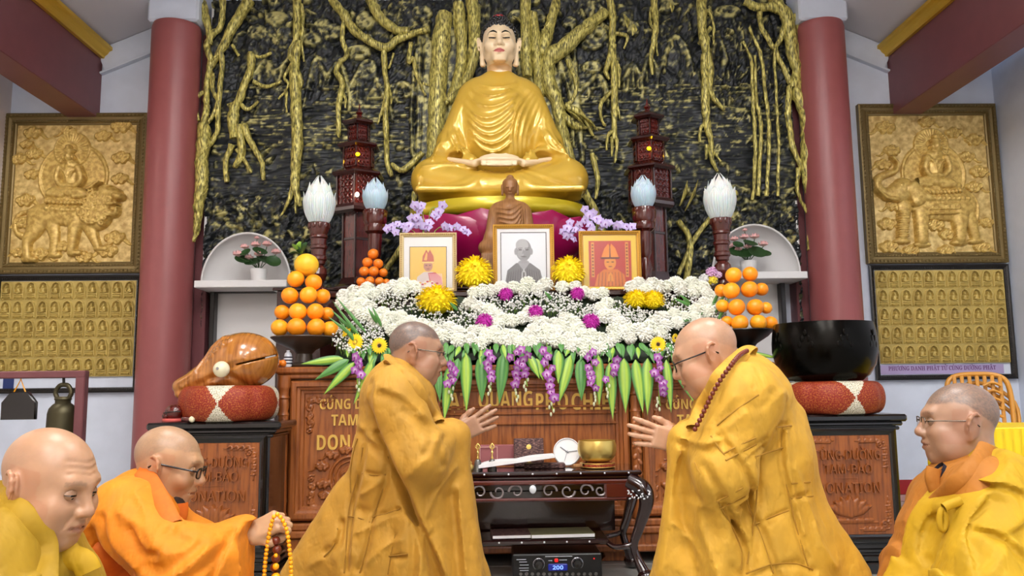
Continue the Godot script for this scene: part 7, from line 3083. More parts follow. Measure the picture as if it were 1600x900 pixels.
func flowers() -> void:
	var rg := RandomNumberGenerator.new()
	rg.seed = 99
	var t := thing("flower_arrangement", "wide arrangement of white chrysanthemums, orchids and striped leaves on the altar", "flowers", Vector3(W(820, 500, 5.1).x, 1.152, -5.1))
	# leafy bed that carries the flowers
	var m := MB.new()
	m.grid(60, 14, func(i: int, j: int):
		var px := lerpf(520, 1140, i / 60.0)
		var e := sin(PI * i / 60.0)
		var py := lerpf(556, 458, j / 14.0)
		var d := bed_depth(py) + .035
		var p := W(px, py, d)
		p.y = maxf(1.152, lerpf(1.152, p.y, clampf(pow(e, .35) * 1.1, .0, 1.0)) - .03) + .012 * sin(i * 2.1 + j * 1.7)
		return p)
	m.grid(60, 1, func(i: int, j: int):
		var px := lerpf(520, 1140, i / 60.0)
		var e := sin(PI * i / 60.0)
		var p := W(px, 458, bed_depth(458) + .035)
		p.y = maxf(1.152, lerpf(1.152, p.y, clampf(pow(e, .35) * 1.1, .0, 1.0)) - .03)
		return p if j == 0 else Vector3(p.x, 1.152, p.z))
	obj("leaf_bed", m, M.leaf_dark, t, 60.0)
	# white chrysanthemums along the scalloped bands
	var wm := [pompon(150, .1, Color(.93, .93, .89), Color(.8, .83, .68), .095, 1), pompon(130, .1, Color(.91, .91, .87), Color(.82, .83, .72), .105, 2)]
	var bands := [
		[[540, 470, 560, 460, 600, 455, 652, 449], 9.0],
		[[548, 478, 575, 492, 610, 506, 650, 512, 690, 522, 740, 528, 800, 528], 15.0],
		[[745, 516, 800, 501, 860, 503, 900, 515, 935, 530], 11.0],
		[[800, 534, 850, 528, 905, 540, 945, 536, 962, 526, 1000, 522, 1050, 512], 13.0],
		[[738, 474, 755, 457, 790, 450, 880, 449, 925, 457, 950, 471, 945, 490, 970, 506], 8.0],
		[[740, 480, 770, 495, 815, 502], 8.0],
		[[985, 452, 1020, 447, 1065, 449, 1100, 459, 1112, 475, 1095, 490, 1055, 500, 1000, 512], 11.0],
	]
	var placed := []
	for b in bands:
		var ps := []
		for i in range(0, b[0].size(), 2):
			ps.append(Vector2(b[0][i], b[0][i + 1]))
		ps = curve(ps, 10)
		for tries in 260:
			var f := rg.randf() * (ps.size() - 1)
			var k := int(f)
			var p: Vector2 = ps[k].lerp(ps[mini(k + 1, ps.size() - 1)], f - k)
			var a := rg.randf() * TAU
			p += Vector2(cos(a), sin(a) * .8) * b[1] * sqrt(rg.randf())
			var ok := true
			for q in placed:
				if (q - p).length() < 11.5:
					ok = false
					break
			if ok:
				placed.append(p)
	for p in placed:
		var d := bed_depth(p.y)
		var r := rg.randf_range(11.0, 13.5) * S(d)
		inst("white_chrysanthemum", wm[rg.randi() % 2], M.petal, t, facing(W(p.x, p.y, d), r, rg.randf_range(.5, 1.1), rg.randf_range(-.5, .5), rg.randf() * TAU))
	var ym := pompon(420, -.6, Color(.97, .79, .0), Color(.95, .72, .0), .06, 3)
	for a in [[682, 471, 31, 25], [995, 469, 21, 16], [1020, 470, 19, 16]]:
		var d := bed_depth(a[1]) - .03
		inst("yellow_chrysanthemum", ym, M.petal, t, Transform3D(Basis.from_scale(Vector3(a[2], a[3], a[2]) * S(d)), W(a[0], a[1], d)))
	var mm := pompon(200, -.4, Color(.55, .02, .38), Color(.42, .01, .3), .07, 4)
	for a in [[757, 504, 14], [790, 461, 11.5], [836, 489, 12.5], [902, 460, 11.5], [923, 504, 14]]:
		var d := bed_depth(a[1]) - .045
		inst("magenta_chrysanthemum", mm, M.petal, t, facing(W(a[0], a[1], d), a[2] * S(d), .6, .0))
	var gm := gerbera()
	for a in [[542, 518, 11, -.5, -.8], [556, 535, 15, -.1, -.4], [593, 540, 13.5, .0, .0], [1028, 538, 13.5, .0, .0], [1054, 528, 8, .2, .7], [1132, 515, 12, -.3, .6]]:
		var d := bed_depth(a[1]) - .06
		var xf := Transform3D(Basis(Vector3.UP, a[4]) * Basis(Vector3.RIGHT, a[3]) * Basis.from_scale(Vector3.ONE * a[2] * S(d)), W(a[0], a[1], d))
		var g := inst("gerbera", gm, M.petal, t, xf)
		var e := MB.new()
		e.ell(Vector3(0, 0, .16), Vector3(.2, .2, .1), Basis(), 10, 6)
		obj("flower_centre", e, M.seed_brown if a[2] < 14 else M.pomelo, g, 180.0)
	# gypsophila: uncountable tiny white heads
	m = MB.new()
	var st := MB.new()
	for a in [[640, 470, 60, 18, 330], [700, 500, 60, 14, 260], [760, 480, 45, 18, 260], [850, 472, 60, 16, 380], [960, 488, 50, 18, 330], [1000, 495, 50, 12, 230], [1060, 470, 30, 14, 150], [560, 528, 42, 26, 420], [1045, 540, 30, 18, 180], [1124, 492, 12, 20, 110], [900, 485, 40, 12, 160], [1004, 453, 22, 8, 110]]:
		for k in a[4]:
			var an := rg.randf() * TAU
			var rr := sqrt(rg.randf())
			var px: float = a[0] + cos(an) * rr * a[2]
			var py: float = a[1] + sin(an) * rr * a[3]
			var d := bed_depth(py) - rg.randf_range(.0, .05)
			var p := W(px, py, d)
			var r := rg.randf_range(.005, .0085)
			var v := m.v.size()
			m.col = Color(.88, .88, .84)
			for w in [Vector3(1, 0, 0), Vector3(-1, 0, 0), Vector3(0, 1, 0), Vector3(0, -1, 0), Vector3(0, 0, 1), Vector3(0, 0, -1)]:
				m.add(p + w * r)
			for f in [[4, 0, 2], [4, 2, 1], [4, 1, 3], [4, 3, 0], [5, 2, 0], [5, 1, 2], [5, 3, 1], [5, 0, 3]]:
				m.t.append_array(PackedInt32Array([v + f[0], v + f[1], v + f[2]]))
			if k % 3 == 0:
				st.tube([p, p + Vector3(rg.randf_range(-.015, .015), -.04, -.03)], .0015, 3, false)
	obj("gypsophila", m, M.petal, t, 60.0).set_meta("kind", "stuff")
	obj("gypsophila_stems", st, M.leaf_light, t).set_meta("kind", "stuff")
	# striped leaves
	for a in [[536, 560, 470, 569, 13, 0], [545, 562, 492, 594, 14, 1], [554, 566, 506, 617, 14, 0], [584, 560, 553, 632, 14, 0], [660, 575, 668, 634, 13, 0], [682, 570, 688, 628, 14, 1], [705, 570, 694, 658, 19, 0], [716, 560, 706, 612, 15, 1], [728, 551, 729, 645, 18, 0], [753, 556, 753, 629, 20, 1], [787, 552, 780, 632, 19, 1], [809, 560, 821, 589, 12, 0], [826, 555, 843, 592, 14, 0], [838, 560, 849, 595, 14, 0], [873, 548, 872, 600, 17, 0], [892, 555, 873, 630, 18, 0], [908, 560, 908, 627, 18, 1], [935, 555, 936, 635, 16, 0], [953, 566, 957, 656, 17, 0], [975, 560, 977, 646, 20, 0], [993, 562, 1004, 646, 18, 0], [1012, 560, 1011, 649, 18, 0], [1041, 562, 1048, 645, 14, 0], [1055, 566, 1084, 630, 16, 0], [1158, 549, 1222, 561, 7, 0], [1120, 556, 1150, 610, 14, 1], [640, 566, 630, 620, 15, 1]]:
		var d := 4.845
		var la := W(a[0], a[1], d + .02)
		var lb := W(a[2], a[3], d - .005)
		obj("striped_leaf", striped_leaf(la, lb, a[4] * S(d) * 1.08, .02, a[5] == 1), M.leaf, t, 180.0)
	# short dark leaves hiding the front of the bed
	for k in 84:
		var px := 545.0 + k * 6.9 + rg.randf_range(-4, 4)
		var py := 541.0 + rg.randf_range(-6, 6)
		obj("foliage_leaf", striped_leaf(W(px, py, 4.9), W(px + rg.randf_range(-14, 14), py + rg.randf_range(14, 30), 4.862), .036, .015, k % 5 > 0), M.leaf, t, 180.0)
	# palm blades at the ends
	for a in [[520, 470, 565, 530], [516, 482, 560, 525], [512, 494, 556, 528], [524, 462, 572, 520], [530, 500, 560, 540], [575, 480, 590, 506], [582, 478, 596, 510], [1136, 446, 1118, 490], [1130, 440, 1112, 480], [1142, 456, 1122, 500], [1050, 466, 1080, 478], [1060, 460, 1078, 474], [1070, 500, 1100, 488], [1050, 506, 1090, 496], [700, 470, 715, 485], [850, 455, 862, 468]]:
		var d := bed_depth(a[3]) - .03
		obj("palm_blade", striped_leaf(W(a[2], a[3], d), W(a[0], a[1], d), .022, .02, true), M.leaf, t, 180.0)
	# drooping orchid strings
	var om := blossom(Color(.33, .06, .36), Color(.78, .66, .8), Color(.35, .02, .3))
	for a in [[562, 556, 558, 590, 5], [708, 568, 704, 604, 6], [766, 550, 766, 596, 6], [803, 548, 806, 606, 7], [818, 545, 822, 590, 6], [855, 545, 862, 628, 9], [922, 548, 930, 612, 8], [957, 560, 950, 600, 4], [1028, 556, 1030, 620, 8]]:
		var sm := MB.new()
		var d := 4.815
		sm.tube(curve([W(a[0], a[1] - 8, d + .05), W(a[0], a[1], d), W(a[2], a[3], d), W(a[2] + 2, a[3] + 14, d)], 4), .003, 5)
		var s := obj("orchid_string", sm, M.leaf_light, t)
		for k in a[4]:
			var f: float = (k + .3) / a[4]
			var p := W(lerpf(a[0], a[2], f) + rg.randf_range(-7, 7), lerpf(a[1], a[3], f), d - .012)
			inst("blossom", om, M.petal, s, Transform3D(Basis(Vector3.UP, rg.randf_range(-.6, .6)) * Basis(Vector3.RIGHT, rg.randf_range(-.3, .5)) * Basis(Vector3.BACK, rg.randf_range(-.5, .5)) * Basis.from_scale(Vector3.ONE * rg.randf_range(.026, .036)), p))
		for k in 4:
			var b := MB.new()
			b.ell(W(a[2] + rg.randf_range(-4, 5), a[3] + 3 + k * 5.5, d), Vector3(.007, .013, .007), Basis(), 8, 6)
			obj("bud", b, M.bud_cream, s, 180.0)
	# yellow pompons between the portraits
	for a in [[741, 428, 29, "yellow chrysanthemum ball between the white-matted and the middle portrait"], [888, 425, 26, "yellow chrysanthemum ball between the middle portrait and the one on red"]]:
		var d := 5.4
		var p := W(a[0], a[1], d)
		var g := thing("chrysanthemum_ball", a[3], "flowers", Vector3(p.x, 1.662, p.z))
		inst("petals", ym, M.petal, g, Transform3D(Basis.from_scale(Vector3(a[2], a[2] * .95, a[2] * .7) * S(d)), p))
		var e := MB.new()
		e.lathe([Vector2(.035, 0), Vector2(.04, .02), Vector2(.03, .05), Vector2(.036, maxf(.06, p.y - 1.662 - .06))], Vector3(p.x, 1.662, p.z), 16)
		obj("vase", e, M.brass, g)
	# lavender orchid sprays in front of the lotus throne
	var lm := blossom(Color(.5, .4, .72), Color(.72, .66, .86), Color(.4, .2, .55))
	for q in [["lavender orchid spray behind the white-matted portrait", [[606, 358], [612, 352], [622, 352], [632, 352], [640, 350], [648, 350], [656, 352], [664, 354], [650, 340], [654, 330], [648, 322], [660, 324], [656, 344], [672, 346], [680, 334], [686, 328], [690, 322], [682, 340], [694, 356], [704, 358], [714, 356], [722, 358], [728, 362], [618, 360], [636, 358], [644, 344], [668, 356]], [665, 405]], ["lavender orchid spray behind the portrait on red", [[880, 360], [886, 354], [892, 348], [900, 356], [906, 350], [914, 346], [920, 338], [926, 332], [916, 330], [930, 344], [938, 350], [946, 352], [954, 350], [962, 352], [970, 350], [978, 354], [986, 354], [892, 364], [884, 370], [908, 360], [922, 352], [934, 340], [940, 356], [896, 372], [926, 360]], [930, 405]]]:
		var d := 5.63
		var base := W(q[2][0], q[2][1], d)
		var g := thing("orchid_spray", q[0], "flowers", Vector3(base.x, 1.662, -d))
		var e := MB.new()
		e.lathe([Vector2(.03, 0), Vector2(.045, .03), Vector2(.04, .09), Vector2(.025, .13), Vector2(.03, .14)], Vector3(base.x, 1.662, -d), 18)
		obj("vase", e, M.porcelain, g)
		for k in range(0, q[1].size(), 5):
			e = MB.new()
			var tip := W(q[1][k][0], q[1][k][1], d)
			e.tube(curve([Vector3(base.x, 1.79, -d), Vector3(lerpf(base.x, tip.x, .3), tip.y - .02, -d), tip], 5), .003, 5)
			obj("stem", e, M.leaf_light, g)
		for a in q[1]:
			inst("blossom", lm, M.petal, g, Transform3D(Basis(Vector3.UP, rg.randf_range(-.6, .6)) * Basis(Vector3.RIGHT, rg.randf_range(-.5, .4)) * Basis(Vector3.BACK, rg.randf_range(-.6, .6)) * Basis.from_scale(Vector3.ONE * rg.randf_range(.032, .042)), W(a[0] + rg.randf_range(-2, 2), a[1] + rg.randf_range(-3, 3), d - rg.randf_range(.0, .03))))
	# posy by the right-hand lamp
	var pp := W(1114, 445, 5.45)
	var g2 := thing("small_posy", "tiny posy of pink, white and yellow flowers at the tall lamp's foot", "flowers", Vector3(pp.x, 1.662, pp.z))
	for a in [[1112, 426, 9, Color(.7, .4, .66)], [1113, 438, 8, Color(.93, .75, .05)], [1100, 436, 8, Color(.85, .86, .84)], [1094, 442, 7, Color(.8, .83, .8)], [1122, 430, 6, Color(.75, .5, .7)]]:
		inst("flower", pompon(60, -.2, a[3], a[3] * .85, .16, int(a[0])), M.petal, g2, facing(W(a[0], a[1], 5.45), a[2] * S(5.45), .8, .0))
	var e2 := MB.new()
	e2.lathe([Vector2(.02, 0), Vector2(.028, .02), Vector2(.02, maxf(.04, pp.y - 1.662))], Vector3(pp.x, 1.662, pp.z), 12)
	obj("cup", e2, M.dish_brown, g2)


var JOBS := []


func job(s: SDF, done: Callable) -> void:
	JOBS.append([s, done])


func run_jobs() -> void:
	for j in JOBS:
		if j[0].out.v.is_empty():
			j[0].run()
		var done: Callable = j[1]
		done.call(j[0].out)
	JOBS = []


# a bald head about its eye line: +y up, +z the way it looks; p: jowl, thin, age, ear, lids
func head_sdf(p: Dictionary) -> SDF:
	var s := SDF.new(p.get("cell", .0036))
	var jw: float = p.get("jowl", .3)
	var th: float = p.get("thin", .0)
	var ear: float = p.get("ear", 1.14)
	s.ell(Vector3(0, .034, -.012), Vector3(.0765, .083, .093), .02)
	s.ell(Vector3(0, .002, .018), Vector3(.067, .085, .073), .03)
	s.ell(Vector3(0, -.058, .028), Vector3(.053 + .012 * jw - .006 * th, .05, .056), .03)
	s.cap(Vector3(-.012, -.098, .068), Vector3(.012, -.098, .068), .019, .019, .03)
	for x in [-1.0, 1.0]:
		s.cap(Vector3(x * .052, -.02, .0), Vector3(x * .044, -.08, .02), .022, .018, .03)
		s.ell(Vector3(x * .041, -.03, .062), Vector3(.025, .022, .022) * (1.0 + .25 * jw), .03)
		if jw > .4:
			s.ell(Vector3(x * .047, -.07, .035), Vector3(.03, .034, .036) * (.7 + .35 * jw), .03)
	if jw > .4:
		s.ell(Vector3(0, -.108, .02), Vector3(.05, .024, .045) * (.6 + .4 * jw), .04)
	s.cap(Vector3(-.034, .026, .077), Vector3(-.008, .021, .086), .011, .01, .025)
	s.cap(Vector3(.034, .026, .077), Vector3(.008, .021, .086), .011, .01, .025)
	for x in [-1.0, 1.0]:
		s.ell(Vector3(x * .032, .003, .098), Vector3(.021, .013, .016), .018, Basis(), true)
	s.cap(Vector3(0, .014, .086), Vector3(0, -.026, .108), .0085, .0115, .014)
	s.ell(Vector3(0, -.031, .106), Vector3(.0135, .011, .013), .01)
	for x in [-1.0, 1.0]:
		s.ell(Vector3(x * .0145, -.035, .095), Vector3(.0095, .0085, .012), .008)
		s.ell(Vector3(x * .007, -.0415, .1), Vector3(.004, .004, .006), .003, Basis(), true)
	# mouth
	s.ell(Vector3(0, -.064, .076), Vector3(.032, .022, .022), .02)
	s.chain([Vector3(-.025, -.066, .083), Vector3(-.009, -.0585, .0955), Vector3(0, -.0605, .097), Vector3(.009, -.0585, .0955), Vector3(.025, -.066, .083)], [.003, .0055, .005, .0055, .003], .006)
	s.chain([Vector3(-.022, -.068, .084), Vector3(0, -.0725, .0935), Vector3(.022, -.068, .084)], [.003, .0068, .003], .006)
	s.chain([Vector3(-.028, -.067, .086), Vector3(0, -.0655, .1025), Vector3(.028, -.067, .086)], [.0022, .0026, .0022], .004, true)
	# ears
	for x in [-1.0, 1.0]:
		var rot := Basis(Vector3.BACK, -x * .12) * Basis(Vector3.UP, x * .5)
		s.ell(Vector3(x * .08, -.004, -.016), Vector3(.008, .031 * ear, .0225), .01, rot)
		var c := Vector3(x * .084, -.004, -.018)
		var ring := []
		for i in 9:
			var a := -.9 + i * .52
			ring.append(c + rot * Vector3(x * .006, sin(a) * .031 * ear, cos(a) * .021))
		s.chain([ring[1], ring[2], ring[3], ring[4], ring[5], ring[6]], [.003, .0045, .005, .005, .0045, .004], .004)
		s.ell(c + Vector3(x * .012, -.004, .004), Vector3(.009, .014, .009), .006, rot, true)
		if ear > 1.3:
			s.chain([Vector3(x * .079, -.02, -.012), Vector3(x * .082, -.06, -.006), Vector3(x * .079, -.098, -.004)], [.012, .0085, .0125], .008)
		else:
			s.ell(Vector3(x * .076, -.034 * ear, -.008), Vector3(.0065, .011, .01), .008)
	var lean: float = p.get("lean", .0)
	s.cap(Vector3(0, -.055, -.03), Vector3(0, -.21, -.045 - lean), .05 + .012 * jw, .06 + .012 * jw, .03)
	if p.get("chest", true):
		s.cap(Vector3(0, -.21, -.045 - lean), Vector3(0, -.27, -.05 - lean), .06, .08, .04)
	# creases of the face
	var ag: float = p.get("age", .5)
	for x in [-1.0, 1.0]:
		s.fold([Vector3(x * .02, -.034, .097), Vector3(x * .033, -.055, .09), Vector3(x * .035, -.072, .078)], .0045, -.0022 * ag)
		s.fold([Vector3(x * .017, -.008, .085), Vector3(x * .034, -.018, .084), Vector3(x * .05, -.01, .068)], .0045, -.0016 * ag)
		s.fold([Vector3(x * .05, .0, .066), Vector3(x * .064, -.008, .05)], .004, -.0012 * ag)
		if jw > .4:
			s.fold([Vector3(x * .035, -.085, .066), Vector3(x * .06, -.105, .02)], .006, -.003 * ag)
	if ag > .6:
		for k in 3:
			s.fold([Vector3(-.042, .045 + k * .012, .074 - k * .006), Vector3(0, .042 + k * .012, .091 - k * .006), Vector3(.042, .045 + k * .012, .074 - k * .006)], .004, -.0016 * ag)
		s.fold([Vector3(-.006, .018, .096), Vector3(-.007, .034, .094)], .0035, -.0018)
	s.fold([Vector3(-.016, -.084, .085), Vector3(0, -.083, .09), Vector3(.016, -.084, .085)], .005, -.0022)
	return s


# skin colours in the head's own axes (linear values)
func skin_colours(m: MB, base: Color, lip: Color, stubble: float, mottled := 1.0) -> void:
	var n := FastNoiseLite.new()
	n.seed = 12
	n.frequency = 26.0
	var f := FastNoiseLite.new()
	f.seed = 15
	f.frequency = 260.0
	for i in m.v.size():
		var p := m.v[i]
		var c := base * (1.0 + .1 * mottled * n.get_noise_3dv(p))
		var red := base.lerp(Color(base.r * .95, base.g * .72, base.b * .66), .8)
		var w := exp(-((p - Vector3(signf(p.x) * .045, -.03, .06)).length_squared()) / .0006) * .6 + exp(-((p - Vector3(0, -.035, .11)).length_squared()) / .0003) * .6
		if absf(p.x) > .072 and p.y < .04 and p.y > -.06:
			w = maxf(w, .55)
		c = c.lerp(red, clampf(w, .0, 1.0) * mottled)
		# lips
		if p.z > .08 and absf(p.x) < .026 and p.y < -.0545 and p.y > -.0795:
			var e := 1.0 - absf(p.x) / .027
			if absf(p.y + .0665) < .004 + .007 * e:
				c = c.lerp(lip, .75)
		# cropped hair: grey grain behind the hairline
		var line := p.y - .052 + maxf(.0, -p.z) * .75 - .008 * n.get_noise_3dv(p * .6)
		if stubble > .0 and line > .0 and (p.y > .0 or p.z < -.03) and p.y > -.075:
			var k := clampf(stubble * (.6 + .5 * f.get_noise_3dv(p)), .0, .85) * smoothstep(.0, .008, line)
			c = c.lerp(Color(.085, .08, .08), k)
		# brows
		var bw := Vector3(absf(p.x), p.y, p.z)
		if bw.z > .06 and bw.x > .012 and bw.x < .052 and mottled > .5:
			var by := .0255 + .004 * sin((bw.x - .012) / .04 * PI)
			if absf(bw.y - by) < .0042:
				c = c.lerp(Color(.05, .04, .035), .3 + .3 * f.get_noise_3dv(p * 2.0))
		c.a = 1.0
		m.c[i] = c


# eyelids joined to the head mesh; eyeballs come back as their own mesh
func add_lids(m: MB, up: float, low: float, c: Color) -> void:
	m.col = c
	for x in [-1.0, 1.0]:
		var e := Vector3(x * .0315, .003, .0765)
		for part in 2:
			var e0 := deg_to_rad(up if part == 0 else -80.0)
			var e1 := deg_to_rad(80.0 if part == 0 else low)
			var nx := 12
			var s := m.v.size()
			for j in 6:
				for i in nx + 1:
					var az := deg_to_rad(-85.0 + 170.0 * i / nx)
					var g := .35 + .65 * cos(az)
					var el := lerpf(e0 * g if part == 0 else e0, e1 if part == 0 else e1 * g, j / 5.0)
					m.add(e + Vector3(sin(az) * cos(el) * 1.12, sin(el), cos(az) * cos(el)) * (.0142 if (part == 0 and j > 0) or (part == 1 and j < 5) else .0148))
			for j in 5:
				for i in nx:
					var a := s + j * (nx + 1) + i
					m.quad(a, a + 1, a + nx + 2, a + nx + 1)
	m.col = Color(1, 1, 1)


var HANDS := {}


func hand_sdf(kind: String) -> SDF:
	if HANDS.has(kind):
		return HANDS[kind]
	var s := SDF.new(.0027)
	HANDS[kind] = s
	s.cap(Vector3(0, -.1, 0), Vector3(0, .0, 0), .028, .023, .02)
	s.box(Vector3(0, .042, 0), Vector3(.036, .046, .0125), .011, .02)
	s.ell(Vector3(.02, .025, .008), Vector3(.019, .03, .014), .015)
	var bx := [-.0285, -.0095, .0095, .0285]
	var by := [.078, .085, .087, .083]
	var ln := [.058, .072, .078, .07]
	for i in 4:
		var r := .0083 if i > 0 else .0074
		var p := Vector3(bx[i], by[i], 0)
		if kind == "open":
			var sp: float = (i - 1.5) * .1
			var d := Vector3(sin(sp), cos(sp), .0)
			var d2 := (d + Vector3(0, 0, .1)).normalized()
			var d3 := (d + Vector3(0, 0, .2)).normalized()
			var a: float = ln[i]
			s.chain([p - d * .02, p + d * a * .42, p + d * a * .42 + d2 * a * .3, p + d * a * .42 + d2 * a * .3 + d3 * a * .26], [r * 1.12, r, r * .95, r * .78], .004)
		else:
			var a: float = ln[i] * 1.05
			var p1 := p + Vector3(0, .5, .86) * a * .46
			var p2 := p1 + Vector3(0, -.75, .65) * a * .34
			var p3 := p2 + Vector3(0, -.75, -.6) * a * .28
			s.chain([p - Vector3(0, .02, 0), p, p1, p2, p3], [r * 1.15, r * 1.2, r * 1.08, r, r * .85], .004)
	if kind == "open":
		s.chain([Vector3(.024, .012, .006), Vector3(.045, .045, .012), Vector3(.053, .072, .012), Vector3(.056, .09, .01)], [.014, .0105, .0095, .0075], .008)
	else:
		s.chain([Vector3(.024, .012, .006), Vector3(.045, .045, .022), Vector3(.035, .07, .04), Vector3(.02, .078, .046)], [.014, .011, .0095, .008], .008)
	return s


func flip_x(m: MB) -> MB:
	var r := MB.new()
	r.c = m.c.duplicate()
	for p in m.v:
		r.v.append(Vector3(-p.x, p.y, p.z))
	for i in range(0, m.t.size(), 3):
		r.t.append_array(PackedInt32Array([m.t[i], m.t[i + 2], m.t[i + 1]]))
	return r


func tint(m: MB, c: Color) -> MB:
	var n := FastNoiseLite.new()
	n.seed = 2
	n.frequency = 40.0
	for i in m.v.size():
		var q := c * (1.0 + .08 * n.get_noise_3dv(m.v[i]))
		q.a = 1.0
		m.c[i] = q
	return m


# a hand whose fingers run along dir with the palm towards pn
func hand_at(wrist: Vector3, dir: Vector3, pn: Vector3, sc := 1.0) -> Transform3D:
	var y := dir.normalized()
	var z := (pn - y * pn.dot(y)).normalized()
	return Transform3D(Basis(y.cross(z), y, z) * Basis.from_scale(Vector3.ONE * sc), wrist)


func glasses_on(parent: Node, xf: Transform3D, mt: Material, rx: float, ry: float, thick: float, rim := true) -> void:
	var m := MB.new()
	var lens := MB.new()
	for x in [-1.0, 1.0]:
		var ps := []
		for i in 21:
			var a := TAU * i / 20.0
			var cx := cos(a)
			var sy := sin(a)
			var q := Vector3(x * .034 + signf(cx) * pow(absf(cx), .6) * rx, -.002 + signf(sy) * pow(absf(sy), .7) * ry, .106 - .004 * absf(cx * 1.0))
			ps.append(xf * q)
		if rim:
			m.tube(ps, thick, 6, false)
		else:
			m.tube(ps.slice(0, 11), thick, 6, true)
		var c := xf * Vector3(x * .034, -.002, .106)
		var k := lens.add(c)
		for i in 20:
			lens.add(ps[i])
		for i in 20:
			lens.t.append_array(PackedInt32Array([k, k + 1 + i, k + 1 + (i + 1) % 20]))
		m.tube([xf * Vector3(x * (.034 + rx), .004, .102), xf * Vector3(x * .074, .006, .09), xf * Vector3(x * .081, .008, .03), xf * Vector3(x * .083, .01, -.015), xf * Vector3(x * .08, -.006, -.034)], thick * 1.1, 6)
	m.tube([xf * Vector3(-.034 + rx, .004, .107), xf * Vector3(0, .007, .112), xf * Vector3(.034 - rx, .004, .107)], thick, 6)
	var g := obj("glasses", m, mt, parent, 60.0)
	obj("lens", lens, M.lens, g, 180.0)


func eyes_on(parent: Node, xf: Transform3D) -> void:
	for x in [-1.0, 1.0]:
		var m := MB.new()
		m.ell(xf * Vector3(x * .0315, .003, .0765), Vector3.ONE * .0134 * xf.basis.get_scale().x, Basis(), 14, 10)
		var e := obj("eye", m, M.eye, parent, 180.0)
		m = MB.new()
		m.ell(xf * Vector3(x * .0315, .001, .0765 + .0095), Vector3(.0078, .0075, .0044) * xf.basis.get_scale().x, xf.basis.orthonormalized(), 12, 8)
		obj("iris", m, M.iris, e, 180.0)


func bead_loop(called: String, label: String, ps: Array, r: float, mt: Material, step: float) -> Node3D:
	var t := thing(called, label, "prayer beads", ps[0])
	var sm := SphereMesh.new()
	sm.radius = r
	sm.height = 2.0 * r
	sm.radial_segments = 12
	sm.rings = 6
	var m := MB.new()
	m.tube(ps, r * .25, 5, false)
	obj("string", m, M.cord, t)
	var left := .0
	for i in ps.size() - 1:
		var a: Vector3 = ps[i]
		var b: Vector3 = ps[i + 1]
		var d := a.distance_to(b)
		while left < d:
			inst("bead", sm, mt, t, Transform3D(Basis(), a.lerp(b, left / d)))
			left += step
		left -= d
	return t


func face_basis(yaw: float, pitch: float, roll := .0) -> Basis:
	return Basis(Vector3.UP, deg_to_rad(yaw)) * Basis(Vector3.RIGHT, deg_to_rad(pitch)) * Basis(Vector3.BACK, deg_to_rad(roll))


# lines measured on an enlarged crop -> world points
func crop(pts: Array, ox: float, oy: float, sc: float, d: float) -> Array:
	var r := []
	for i in range(0, pts.size(), 2):
		r.append(W(ox + pts[i] / sc, oy + pts[i + 1] / sc, d))
	return r


# the same, laid on the cloth that the sight line meets
func drape(s: SDF, pts: Array, ox: float, oy: float, sc: float, d: float, lift: float) -> Array:
	var flat := []
	for i in range(0, pts.size(), 2):
		flat.append(Vector2(ox + pts[i] / sc, oy + pts[i + 1] / sc))
	var r := []
	for p in curve(flat, 3):
		var q := W(p.x, p.y, d)
		var dd := d - .2
		while dd < d + .07:
			var e := W(p.x, p.y, dd)
			var v := s.value(e, s.P, s.D)
			if v < lift:
				q = e
				break
			dd += maxf(.0025, (v - lift) * .6)
		r.append(q)
	for pass_i in 3:
		for i in range(1, r.size() - 1):
			r[i] = (r[i - 1] + r[i] * 2.0 + r[i + 1]) * .25
	return r


# stitched seams of the patchwork robe, darkened to stand for their shadow lines
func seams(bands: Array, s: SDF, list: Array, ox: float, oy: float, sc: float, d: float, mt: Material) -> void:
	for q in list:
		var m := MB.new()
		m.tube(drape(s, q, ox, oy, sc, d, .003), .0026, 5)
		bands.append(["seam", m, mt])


func folds(s: SDF, list: Array, ox: float, oy: float, sc: float, d: float) -> void:
	for f in list:
		s.fold(curve(crop(f[2], ox, oy, sc, d), 2), f[0] * 1.2, f[1] * 1.5)


func cloth_noise(s: SDF, amp: float, fr := 5.0) -> void:
	s.bump = FastNoiseLite.new()
	s.bump.seed = 6
	s.bump.frequency = fr
	s.bump.fractal_octaves = 3
	s.bump_amp = amp


# band of cloth along a line; w wide, th thick, lying with its flat side towards nrm
func band(ps: Array, w: float, th: float, nrm: Vector3) -> MB:
	var m := MB.new()
	var pts := curve(ps, 4)
	var n := pts.size()
	for i in n:
		var d: Vector3 = (pts[mini(i + 1, n - 1)] - pts[maxi(i - 1, 0)]).normalized()
		var sd := d.cross(nrm).normalized()
		var up := sd.cross(d).normalized()
		for k in 10:
			var a := TAU * k / 10.0
			m.add(pts[i] + sd * cos(a) * w * .5 + up * sin(a) * th)
	for i in n - 1:
		for k in 10:
			var k2 := (k + 1) % 10
			m.quad(i * 10 + k, (i + 1) * 10 + k, (i + 1) * 10 + k2, i * 10 + k2)
	return m


